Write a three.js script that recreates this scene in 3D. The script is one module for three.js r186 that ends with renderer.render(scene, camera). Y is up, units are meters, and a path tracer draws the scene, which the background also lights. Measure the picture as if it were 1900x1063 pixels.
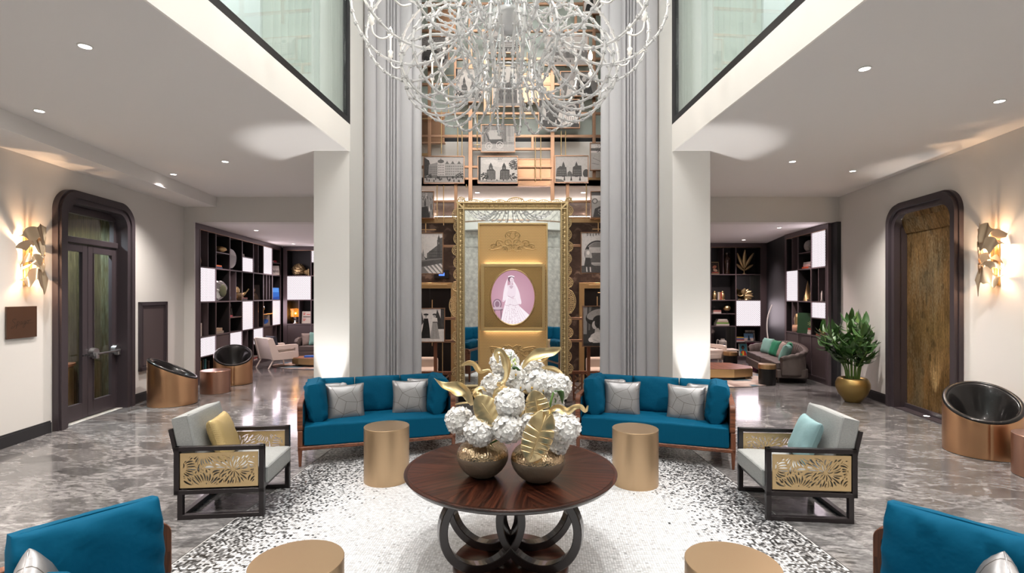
import * as THREE from 'three';
import { RoundedBoxGeometry } from 'three/addons/geometries/RoundedBoxGeometry.js';
import { mergeGeometries } from 'three/addons/utils/BufferGeometryUtils.js';
import { RectAreaLightUniformsLib } from 'three/addons/lights/RectAreaLightUniformsLib.js';

// ---------------------------------------------------------------- camera, lights, exposure
RectAreaLightUniformsLib.init();
const scene = new THREE.Scene();
scene.background = new THREE.Color(0x000000);
const FOCAL = 960, HORIZON = 548, EYE = 2.0;                       // for a 1900 x 1063 frame
const camera = new THREE.PerspectiveCamera(2 * Math.atan(531.5 / FOCAL) * 180 / Math.PI, 1900 / 1063, 0.05, 80);
camera.position.set(0, EYE, 0);
camera.setViewOffset(1900, 1063, 0, 531.5 - HORIZON, 1900, 1063);  // lens shift: verticals stay vertical
scene.add(camera);
const renderer = new THREE.WebGLRenderer({ antialias: true });
renderer.toneMapping = THREE.LinearToneMapping;
renderer.toneMappingExposure = 1.0;
renderer.shadowMap.enabled = true;

// light levels (candela / nits), all tuned here
const LUM = {
  atriumPanel: 7,           // laylights in the ceiling of the double-height hall
  downlight: 46,            // recessed spots in the low ceilings
  alcove: 26,               // recessed spots over the two lounges
  hallSpot: 60,             // accent spots high above the seating
  sconce: 3.2, chandelier: 0.5, uplight: 26, nicheUp: 16, lobby: 20, gallery: 8, shelfPanel: 3.5, ovalGlow: 1.5, panelStrip: 1.2,
};
const WARM = 0xfff5ed, NEUTRAL = 0xfffcf9, COOL = 0xf8faff, AMBER = 0xffd2a6;
function shade(l) { l.castShadow = true; return l; }
function spot(x, y, z, tx, ty, tz, color, power, angle, penumbra, name, radius = 1) {
  const l = shade(new THREE.SpotLight(color, power, 0, angle, penumbra, 2));
  l.position.set(x, y, z); l.target.position.set(tx, ty, tz); l.shadow.radius = radius; l.name = name;
  scene.add(l, l.target); return l;
}
function point(x, y, z, color, power, name, radius = 1) {
  const l = shade(new THREE.PointLight(color, power, 0, 2)); l.position.set(x, y, z); l.shadow.radius = radius; l.name = name; scene.add(l); return l;
}
function area(x, y, z, tx, ty, tz, w, h, color, nits, name) {
  const l = new THREE.RectAreaLight(color, nits, w, h); l.position.set(x, y, z); l.lookAt(tx, ty, tz); l.name = name; scene.add(l); return l;
}
// large lights: two laylights in the hall's high ceiling (their luminous panels are built with the ceiling)
const LAYLIGHTS = [[0, -1.2], [0, -5.2], [0, 2.6]];
for (const [x, z] of LAYLIGHTS) area(x, 8.72, z, x, 0, z - 1e-4, 2.6, 2.6, NEUTRAL, LUM.atriumPanel, 'laylight');

// ---------------------------------------------------------------- helpers
const PI = Math.PI, V = (x, y, z) => new THREE.Vector3(x, y, z);
function rng(seed) { let a = seed >>> 0; return () => { a = (a + 0x6d2b79f5) >>> 0; let t = a; t = Math.imul(t ^ (t >>> 15), t | 1); t ^= t + Math.imul(t ^ (t >>> 7), t | 61); return ((t ^ (t >>> 14)) >>> 0) / 4294967296; }; }
const lerp = (a, b, t) => a + (b - a) * t, clamp = (x, a = 0, b = 1) => Math.min(b, Math.max(a, x)), smooth = (a, b, x) => { const t = clamp((x - a) / (b - a)); return t * t * (3 - 2 * t); };
function hash2(x, y, s) { let h = Math.imul(x | 0, 374761393) ^ Math.imul(y | 0, 668265263) ^ Math.imul(s | 0, 1442695041); h = Math.imul(h ^ (h >>> 13), 1274126177); return ((h ^ (h >>> 16)) >>> 0) / 4294967296; }
function vnoise(x, y, per, s) {           // value noise that tiles after `per` cells
  const xi = Math.floor(x), yi = Math.floor(y), fx = x - xi, fy = y - yi, u = fx * fx * (3 - 2 * fx), v = fy * fy * (3 - 2 * fy);
  const w = (i) => ((i % per) + per) % per, x0 = w(xi), x1 = w(xi + 1), y0 = w(yi), y1 = w(yi + 1);
  return lerp(lerp(hash2(x0, y0, s), hash2(x1, y0, s), u), lerp(hash2(x0, y1, s), hash2(x1, y1, s), u), v);
}
function fbm(x, y, per, s, oct = 5) { let a = 0.5, r = 0, n = 0; for (let i = 0; i < oct; i++) { r += a * vnoise(x, y, per, s + i * 17); n += a; x *= 2; y *= 2; per *= 2; a *= 0.5; } return r / n; }
function dataTex(w, h, fn, srgb = true, rx = 1, ry = 1) {   // fn(u, v) -> [r, g, b] 0..255
  const d = new Uint8Array(w * h * 4);
  for (let j = 0; j < h; j++) for (let i = 0; i < w; i++) { const c = fn(i / w, j / h), k = (j * w + i) * 4; d[k] = c[0]; d[k + 1] = c[1]; d[k + 2] = c[2]; d[k + 3] = 255; }
  const t = new THREE.DataTexture(d, w, h); t.wrapS = t.wrapT = THREE.RepeatWrapping; t.magFilter = THREE.LinearFilter; t.minFilter = THREE.LinearMipmapLinearFilter; t.generateMipmaps = true;
  if (srgb) t.colorSpace = THREE.SRGBColorSpace; t.repeat.set(rx, ry); t.needsUpdate = true; return t;
}
function canvasTex(w, h, draw) { const c = document.createElement('canvas'); c.width = w; c.height = h; draw(c.getContext('2d'), w, h); const t = new THREE.CanvasTexture(c); t.colorSpace = THREE.SRGBColorSpace; t.wrapS = t.wrapT = THREE.RepeatWrapping; return t; }
const g3 = (v) => [v, v, v];

// geometry makers: all return non-indexed geometry with position, normal, uv
function clean(g) { if (g.index) g = g.toNonIndexed(); for (const k of Object.keys(g.attributes)) if (!['position', 'normal', 'uv'].includes(k)) g.deleteAttribute(k); if (!g.attributes.normal) g.computeVertexNormals(); if (!g.attributes.uv) g.setAttribute('uv', new THREE.BufferAttribute(new Float32Array(g.attributes.position.count * 2), 2)); return g; }
const merge = (list) => list.length === 1 ? clean(list[0]) : mergeGeometries(list.map(clean));
function box(w, h, d, x = 0, y = 0, z = 0, r = 0) { const g = r > 0 ? new RoundedBoxGeometry(w, h, d, 2, Math.min(r, w / 2.01, h / 2.01, d / 2.01)) : new THREE.BoxGeometry(w, h, d); return g.translate(x, y, z); }
function span(x0, x1, y0, y1, z0, z1, r = 0) { return box(Math.abs(x1 - x0), Math.abs(y1 - y0), Math.abs(z1 - z0), (x0 + x1) / 2, (y0 + y1) / 2, (z0 + z1) / 2, r); }
function cyl(r0, r1, h, x = 0, y = 0, z = 0, n = 24) { return new THREE.CylinderGeometry(r0, r1, h, n).translate(x, y, z); }
function tube(pts, r, seg = 16, rad = 6, closed = false) { return new THREE.TubeGeometry(new THREE.CatmullRomCurve3(pts.map((p) => Array.isArray(p) ? V(...p) : p), closed), seg, r, rad, closed); }
function rod(a, b, r, n = 8) { a = V(...a); b = V(...b); const d = b.clone().sub(a), g = new THREE.CylinderGeometry(r, r, d.length(), n); g.applyQuaternion(new THREE.Quaternion().setFromUnitVectors(V(0, 1, 0), d.clone().normalize())); return g.translate(...a.add(b).multiplyScalar(0.5).toArray()); }
function bar(a, b, w, h, up = V(0, 1, 0)) {   // rectangular bar between two points
  a = V(...a); b = V(...b); const d = b.clone().sub(a), L = d.length(), z = d.normalize(); let x = up.clone().cross(z); if (x.lengthSq() < 1e-6) x = V(1, 0, 0); x.normalize(); const y = z.clone().cross(x);
  return new THREE.BoxGeometry(w, h, L).applyMatrix4(new THREE.Matrix4().makeBasis(x, y, z)).translate(...a.add(b).multiplyScalar(0.5).toArray());
}
function lathe(pts, n = 40) { return new THREE.LatheGeometry(pts.map((p) => new THREE.Vector2(p[0], p[1])), n); }
function poly(pts) { const s = new THREE.Shape(); pts.forEach((p, i) => i ? s.lineTo(p[0], p[1]) : s.moveTo(p[0], p[1])); s.closePath(); return s; }
function extr(shape, depth, bevel = 0, seg = 1, curve = 10) { return new THREE.ExtrudeGeometry(shape, { depth, bevelEnabled: bevel > 0, bevelSize: bevel, bevelThickness: bevel, bevelSegments: seg, curveSegments: curve, steps: 1 }); }
function ring(r, t, n = 16, m = 6) { return new THREE.TorusGeometry(r, t, m, n); }
function blob(r, n = 10, m = 8) { return new THREE.SphereGeometry(r, n, m); }
function metreUV(g, s = 1) {               // uv in metres from the dominant axis
  g = clean(g); const p = g.attributes.position, n = g.attributes.normal, uv = new Float32Array(p.count * 2);
  for (let i = 0; i < p.count; i++) { const ax = Math.abs(n.getX(i)), ay = Math.abs(n.getY(i)), az = Math.abs(n.getZ(i)); let u, v; if (ay >= ax && ay >= az) { u = p.getX(i); v = p.getZ(i); } else if (ax >= az) { u = p.getZ(i); v = p.getY(i); } else { u = p.getX(i); v = p.getY(i); } uv[2 * i] = u * s; uv[2 * i + 1] = v * s; }
  g.setAttribute('uv', new THREE.BufferAttribute(uv, 2)); return g;
}
function warp(g, fn) { const p = g.attributes.position, v = V(0, 0, 0); for (let i = 0; i < p.count; i++) { v.fromBufferAttribute(p, i); fn(v, i); p.setXYZ(i, v.x, v.y, v.z); } g.computeVertexNormals(); return g; }
// a soft stuffed shape of size w h d, centred, faces to +-z: p = concave sides, k = rounded corners, e = fullness, edge = share of thickness left at the rim
function cushionGeo(w, h, d, { p = 0.08, k = 0, e = 0.45, edge = 0, n = 18, seed = 1, wrinkle = 0.006, sag = 0 } = {}) {
  const R = rng(seed), o1 = R() * 9, o2 = R() * 9, pos = [], idx = [], N = n + 1;
  const at = (u, v, s) => {
    const x = u * (1 - p * (1 - v * v)) * Math.sqrt(1 - k * v * v), y = v * (1 - p * (1 - u * u)) * Math.sqrt(1 - k * u * u);
    const full = Math.pow(Math.max(0, (1 - u ** 4) * (1 - v ** 4)), e), rim = smooth(0.35, 0.95, Math.max(Math.abs(u), Math.abs(v)));
    const wr = wrinkle * (0.35 + rim) * (Math.sin(u * 7 + o1 + v * 4) * Math.sin(v * 6 - o2) + 0.6 * Math.sin((u * 1.3 + v) * 11 + o2)) * Math.min(1, full * 2);
    return [x * w / 2, y * h / 2 - (v > 0 ? sag * (1 - u * u) * v : 0), s * (d / 2 * (edge + (1 - edge) * full) + wr)];
  };
  const q = (i) => Math.sin((i / n - 0.5) * PI);
  for (const s of [1, -1]) for (let j = 0; j < N; j++) for (let i = 0; i < N; i++) pos.push(...at(q(i), q(j), s));
  const id = (i, j, s) => s * N * N + j * N + i;
  for (let j = 0; j < n; j++) for (let i = 0; i < n; i++) { idx.push(id(i, j, 0), id(i + 1, j, 0), id(i + 1, j + 1, 0), id(i, j, 0), id(i + 1, j + 1, 0), id(i, j + 1, 0)); idx.push(id(i, j, 1), id(i + 1, j + 1, 1), id(i + 1, j, 1), id(i, j, 1), id(i, j + 1, 1), id(i + 1, j + 1, 1)); }
  const loop = []; for (let i = 0; i < n; i++) loop.push([i, 0]); for (let j = 0; j < n; j++) loop.push([n, j]); for (let i = n; i > 0; i--) loop.push([i, n]); for (let j = n; j > 0; j--) loop.push([0, j]);
  loop.forEach(([i, j], m) => { const [a, b] = loop[(m + 1) % loop.length]; idx.push(id(i, j, 0), id(i, j, 1), id(a, b, 0), id(a, b, 0), id(i, j, 1), id(a, b, 1)); });
  let g = new THREE.BufferGeometry(); g.setAttribute('position', new THREE.Float32BufferAttribute(pos, 3));
  const uv = []; for (let m = 0; m < pos.length; m += 3) uv.push(pos[m] + 0.5, pos[m + 1] + 0.5); g.setAttribute('uv', new THREE.Float32BufferAttribute(uv, 2));
  g.setIndex(idx); g.computeVertexNormals(); return g;
}
function pipingGeo(w, h, z, r, p = 0, k = 0) {   // welt cord along the rim of a cushion
  const pts = [], n = 10; for (let sd = 0; sd < 4; sd++) for (let i = 0; i < n; i++) { const t = -1 + 2 * i / n, [u, v] = [[t, -1], [1, t], [-t, 1], [-1, -t]][sd]; pts.push(V(u * (1 - p * (1 - v * v)) * Math.sqrt(1 - k * v * v) * w / 2, v * (1 - p * (1 - u * u)) * Math.sqrt(1 - k * u * u) * h / 2, z)); }
  return new THREE.TubeGeometry(new THREE.CatmullRomCurve3(pts, true), 80, r, 5, true);
}
const used = new Map();
function numbered(n) { const k = used.get(n) || 0; used.set(n, k + 1); return k ? `${n}_${String(k).padStart(3, '0')}` : n; }
function thing(name, label, category, [x, y, z] = [0, 0, 0], ry = 0, group) { const o = new THREE.Group(); o.name = numbered(name); o.position.set(x, y, z); o.rotation.y = ry; o.userData = { label, category }; if (group) o.userData.group = group; scene.add(o); return o; }
function part(name, geos, mat, parent, label) { const m = new THREE.Mesh(Array.isArray(geos) ? merge(geos) : clean(geos), mat); m.name = name; m.castShadow = m.receiveShadow = true; if (label) m.userData.label = label; parent.add(m); return m; }
function solo(name, label, category, geos, mat, [x, y, z] = [0, 0, 0], ry = 0, group) { const m = part(numbered(name), geos, mat, scene); m.position.set(x, y, z); m.rotation.y = ry; m.userData = { label, category }; if (group) m.userData.group = group; return m; }
function struct(name, geos, mat, parent = scene) { const m = part(parent === scene ? numbered(name) : name, geos, mat, parent); if (parent === scene) m.userData.kind = 'structure'; return m; }
function structGroup(name, [x, y, z] = [0, 0, 0], ry = 0) { const o = new THREE.Group(); o.name = numbered(name); o.position.set(x, y, z); o.rotation.y = ry; o.userData.kind = 'structure'; scene.add(o); return o; }
function dup(src, label, pos, ry, group) { const c = src.clone(); c.name = numbered(src.name.replace(/_\d+$/, '')); c.userData = { ...src.userData, label }; if (group) c.userData.group = group; if (pos) c.position.set(...pos); if (ry !== undefined) c.rotation.y = ry; scene.add(c); return c; }
// a closed thin sheet over the unit square: fn(u, v) -> [x, y, z]
function sheet(fn, nu, nv, thick = 0.003) {
  const P = [], idx = [], N = nu + 1, Mv = nv + 1, e = 1e-3;
  const sides = thick > 0 ? [1, -1] : [0];
  for (const s of sides) for (let j = 0; j < Mv; j++) for (let i = 0; i < N; i++) {
    const u = i / nu, v = j / nv, p = V(...fn(u, v));
    if (s) { const a = V(...fn(Math.min(u + e, 1), v)).sub(V(...fn(Math.max(u - e, 0), v))), b = V(...fn(u, Math.min(v + e, 1))).sub(V(...fn(u, Math.max(v - e, 0)))), n = a.cross(b); if (n.lengthSq() > 1e-16) p.addScaledVector(n.normalize(), s * thick / 2); }
    P.push(p.x, p.y, p.z);
  }
  const id = (i, j, s) => s * N * Mv + j * N + i;
  for (let j = 0; j < nv; j++) for (let i = 0; i < nu; i++) { idx.push(id(i, j, 0), id(i + 1, j, 0), id(i + 1, j + 1, 0), id(i, j, 0), id(i + 1, j + 1, 0), id(i, j + 1, 0)); if (thick > 0) idx.push(id(i, j, 1), id(i + 1, j + 1, 1), id(i + 1, j, 1), id(i, j, 1), id(i, j + 1, 1), id(i + 1, j + 1, 1)); }
  if (thick > 0) { const q = (a, b, c, d) => { const A = id(a, b, 0), B = id(c, d, 0), C = id(a, b, 1), D = id(c, d, 1); idx.push(A, C, B, B, C, D); }; for (let i = 0; i < nu; i++) { q(i, 0, i + 1, 0); q(i + 1, nv, i, nv); } for (let j = 0; j < nv; j++) { q(0, j + 1, 0, j); q(nu, j, nu, j + 1); } }
  const g = new THREE.BufferGeometry(); g.setAttribute('position', new THREE.Float32BufferAttribute(P, 3)); const uv = []; for (const s of sides) for (let j = 0; j < Mv; j++) for (let i = 0; i < N; i++) uv.push(i / nu, j / nv); g.setAttribute('uv', new THREE.Float32BufferAttribute(uv, 2)); g.setIndex(idx); g.computeVertexNormals(); return g;
}

// ---------------------------------------------------------------- materials
const std = (color, roughness = 0.7, extra = {}) => new THREE.MeshStandardMaterial({ color, roughness, ...extra });
const phys = (color, roughness = 0.5, extra = {}) => new THREE.MeshPhysicalMaterial({ color, roughness, ...extra });
function voro(x, y, per, s) { const xi = Math.floor(x), yi = Math.floor(y); let f1 = 9, f2 = 9, id = 0; for (let j = -1; j < 2; j++) for (let i = -1; i < 2; i++) { const cx = ((xi + i) % per + per) % per, cy = ((yi + j) % per + per) % per, dx = xi + i + hash2(cx, cy, s) - x, dy = yi + j + hash2(cx, cy, s + 7) - y, d = dx * dx + dy * dy; if (d < f1) { f2 = f1; f1 = d; id = hash2(cx, cy, s + 3); } else if (d < f2) f2 = d; } return [Math.sqrt(f1), Math.sqrt(f2), id]; }
const marbleTex = dataTex(1280, 1280, (u, v) => {
  // grey breccia: drawn-out stones of several greys in a paler, streaky ground
  const wx = 0.55 * (fbm(u * 8, v * 8, 8, 11, 5) - 0.5), wy = 0.55 * (fbm(u * 8, v * 8, 8, 31, 5) - 0.5), sx = u + 0.02 * wx, sy = v + 0.02 * wy;
  const [a, b, id] = voro(sx * 8 + wx * 1.2 + sy * 3, sy * 14 + wy * 1.3 - sx * 2, 1e6, 5), [c, d, id2] = voro(sx * 34 + wx * 3 + sy * 14, sy * 62 + wy * 3, 1e6, 9);
  const big = fbm(u * 3, v * 4, 4, 77, 3), streak = fbm((u + v * 0.35) * 44 + wx * 6, v * 150 + wy * 14 - u * 34, 4096, 51, 4), fine = fbm(u * 120, v * 200, 256, 91, 3);
  const inStone = smooth(0.04, 0.2, b - a) * (id > 0.45 ? 1 : 0);               // only some cells are stones, the rest is ground
  const ground = 0.52 + (streak - 0.5) * 0.62 + (id2 - 0.5) * 0.2 * smooth(0.02, 0.2, d - c) + (big - 0.5) * 0.36;
  const stone = 0.39 + (id - 0.7) * 0.4 + (streak - 0.5) * 0.16 + (big - 0.5) * 0.1;
  let t = lerp(ground, stone, inStone * 0.82) + (fine - 0.5) * 0.3 + 0.16 * Math.pow(smooth(0.09, 0.0, Math.abs(streak - 0.52)), 3) * (1 - inStone) + 0.25 * smooth(0.015, 0.0, Math.abs(fbm(u * 5 + wx, v * 6 + wy, 1024, 123, 4) - 0.5)) * smooth(0.5, 0.7, big);
  t = clamp(0.44 + (t - 0.46) * 0.6, 0.1, 0.92) * 255; return [t, t * 0.985, t * 0.975];
});
marbleTex.repeat.set(1 / 4.0, 1 / 4.0);
const plasterTex = dataTex(256, 256, (u, v) => g3(255 * (0.9 + 0.1 * fbm(u * 8, v * 8, 8, 3, 5))), false);
const noiseTex = dataTex(256, 256, (u, v) => g3(255 * fbm(u * 32, v * 32, 32, 7, 4)), false);
const grain = (dark, light, seed, su = 3, sv = 40) => dataTex(256, 512, (u, v) => { const w = fbm(u * 4, v * 2, 4, seed, 3), t = clamp(0.5 + 1.6 * (fbm(u * sv + w * 6, v * su, 1024, seed + 3, 4) - 0.5) + 0.5 * (fbm(u * 120, v * 6, 1024, seed + 9, 2) - 0.5)); return [0, 1, 2].map((k) => lerp(dark[k], light[k], t)); });
const walnutTex = grain([76, 42, 26], [146, 90, 62], 21);
const ebonyTex = grain([22, 9, 7], [96, 50, 32], 41, 1.5, 44);
const velvetBump = dataTex(256, 256, (u, v) => g3(255 * (0.5 * fbm(u * 6, v * 6, 8, 13, 3) + 0.5 * fbm(u * 64, v * 64, 64, 15, 2))), false);
const weaveTex = dataTex(256, 256, (u, v) => { const a = Math.sin(u * PI * 128), b = Math.sin(v * PI * 128), n = fbm(u * 40, v * 40, 64, 5, 3), t = 178 + 14 * a * b + 26 * (n - 0.5); return [t, t * 1.005, t * 1.0]; });
weaveTex.repeat.set(4, 4);
const brushedTex = dataTex(256, 256, (u, v) => { const t = 255 * (0.72 + 0.34 * (fbm(u * 1.0 + 0.5, v * 120, 256, 8, 3) - 0.5) + 0.2 * (fbm(u * 4, v * 6, 8, 18, 3) - 0.5)); return g3(clamp(t, 0, 255)); }, false);
const patinaTex = dataTex(512, 1024, (u, v) => {
  const st = fbm(u * 90, v * 14, 128, 3, 4), bl = fbm(u * 7, v * 6, 8, 13, 5), sp = fbm(u * 120, v * 100, 128, 23, 3), t = clamp(0.5 + 0.9 * (st - 0.5) + 1.1 * (bl - 0.5) + 0.7 * (sp - 0.5)), sil = smooth(0.52, 0.72, fbm(u * 4, v * 3, 4, 43, 4) + 0.3 * (sp - 0.5)), dk = smooth(0.66, 0.74, fbm(u * 16, v * 14, 16, 53, 4)) * 0.18;
  const c = [lerp(112, 196, t), lerp(92, 160, t), lerp(60, 108, t)]; return c.map((k, i) => lerp(k, [165, 168, 150][i] * (0.7 + 0.5 * sp), sil * 0.4) * (1 - dk));
});
patinaTex.repeat.set(0.62, 0.30);
const hammerTex = dataTex(256, 256, (u, v) => { const [a] = voro(u * 24, v * 24, 24, 3); return g3(255 * clamp(a * 1.2)); }, false);
const darkStoneTex = dataTex(512, 512, (u, v) => { const w = fbm(u * 4, v * 4, 4, 2, 4), t = fbm(u * 3 + v * 9 + w * 5, v * 7 - u * 4 + w * 4, 4096, 6, 5), k = smooth(0.62, 0.7, t) * 26; return [46 + 60 * (t - 0.4) + k, 38 + 54 * (t - 0.4) + k, 34 + 48 * (t - 0.4) + k * 0.9].map((x) => clamp(x, 8, 200)); });
const creamStoneTex = dataTex(512, 512, (u, v) => { const t = fbm(u * 9, v * 9, 16, 66, 5), s = fbm(u * 40, v * 40, 64, 67, 3); const k = 205 + 70 * (t - 0.5) + 40 * (s - 0.5); return [k, k * 0.985, k * 0.95]; });
const quiltTex = dataTex(256, 256, (u, v) => { const a = (u * 8 + v * 8) % 1, b = (u * 8 - v * 8 + 8) % 1; return g3(255 * Math.pow(Math.min(Math.sin(a * PI), Math.sin(b * PI)), 0.5)); }, false);
quiltTex.repeat.set(6.5, 6.5);
const perfTex = dataTex(256, 256, (u, v) => { const x = u * 8, y = v * 8, odd = Math.floor(y) % 2 ? 0.5 : 0, fx = (x + odd) % 1 - 0.5, fy = y % 1 - 0.5, h = smooth(0.2, 0.3, Math.hypot(fx, fy)); return [lerp(172, 214, h), lerp(136, 174, h), lerp(86, 116, h)]; });
// geometric stitched lines on the silver cushions
const silverTex = canvasTex(512, 512, (c, w, h) => {
  c.fillStyle = '#a6a5a6'; c.fillRect(0, 0, w, h); c.strokeStyle = '#5b5550'; c.lineWidth = 4; c.lineJoin = 'round';
  const L = [[40, 0, 150, 190, 330, 120, 420, 0], [150, 190, 90, 330, 0, 300], [330, 120, 400, 270, 512, 240], [90, 330, 210, 420, 150, 512], [210, 420, 380, 380, 400, 270], [380, 380, 450, 512], [210, 420, 250, 250, 150, 190], [250, 250, 400, 270], [450, 130, 512, 90]];
  for (const l of L) { c.beginPath(); for (let i = 0; i < l.length; i += 2) i ? c.lineTo(l[i], l[i + 1]) : c.moveTo(l[0], l[1]); c.stroke(); }
});
const latticeTex = canvasTex(256, 256, (c, w, h) => {     // cut screen over a light box: white with rows of small mauve trefoil holes
  c.fillStyle = '#ffffff'; c.fillRect(0, 0, w, h); c.fillStyle = '#8d6f78';
  for (let j = 0; j < 4; j++) for (let i = 0; i < 4; i++) for (const [ox, oy] of [[0, 0], [32, 32]]) { const x = i * 64 + ox + 16, y = j * 64 + oy + 16; c.beginPath(); for (let k = 0; k < 6; k++) { const a = k * PI / 3 + PI / 6; c.lineTo(x + 11 * Math.cos(a), y + 11 * Math.sin(a)); } c.fill(); }
});
latticeTex.repeat.set(4.2, 4.2);

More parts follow.
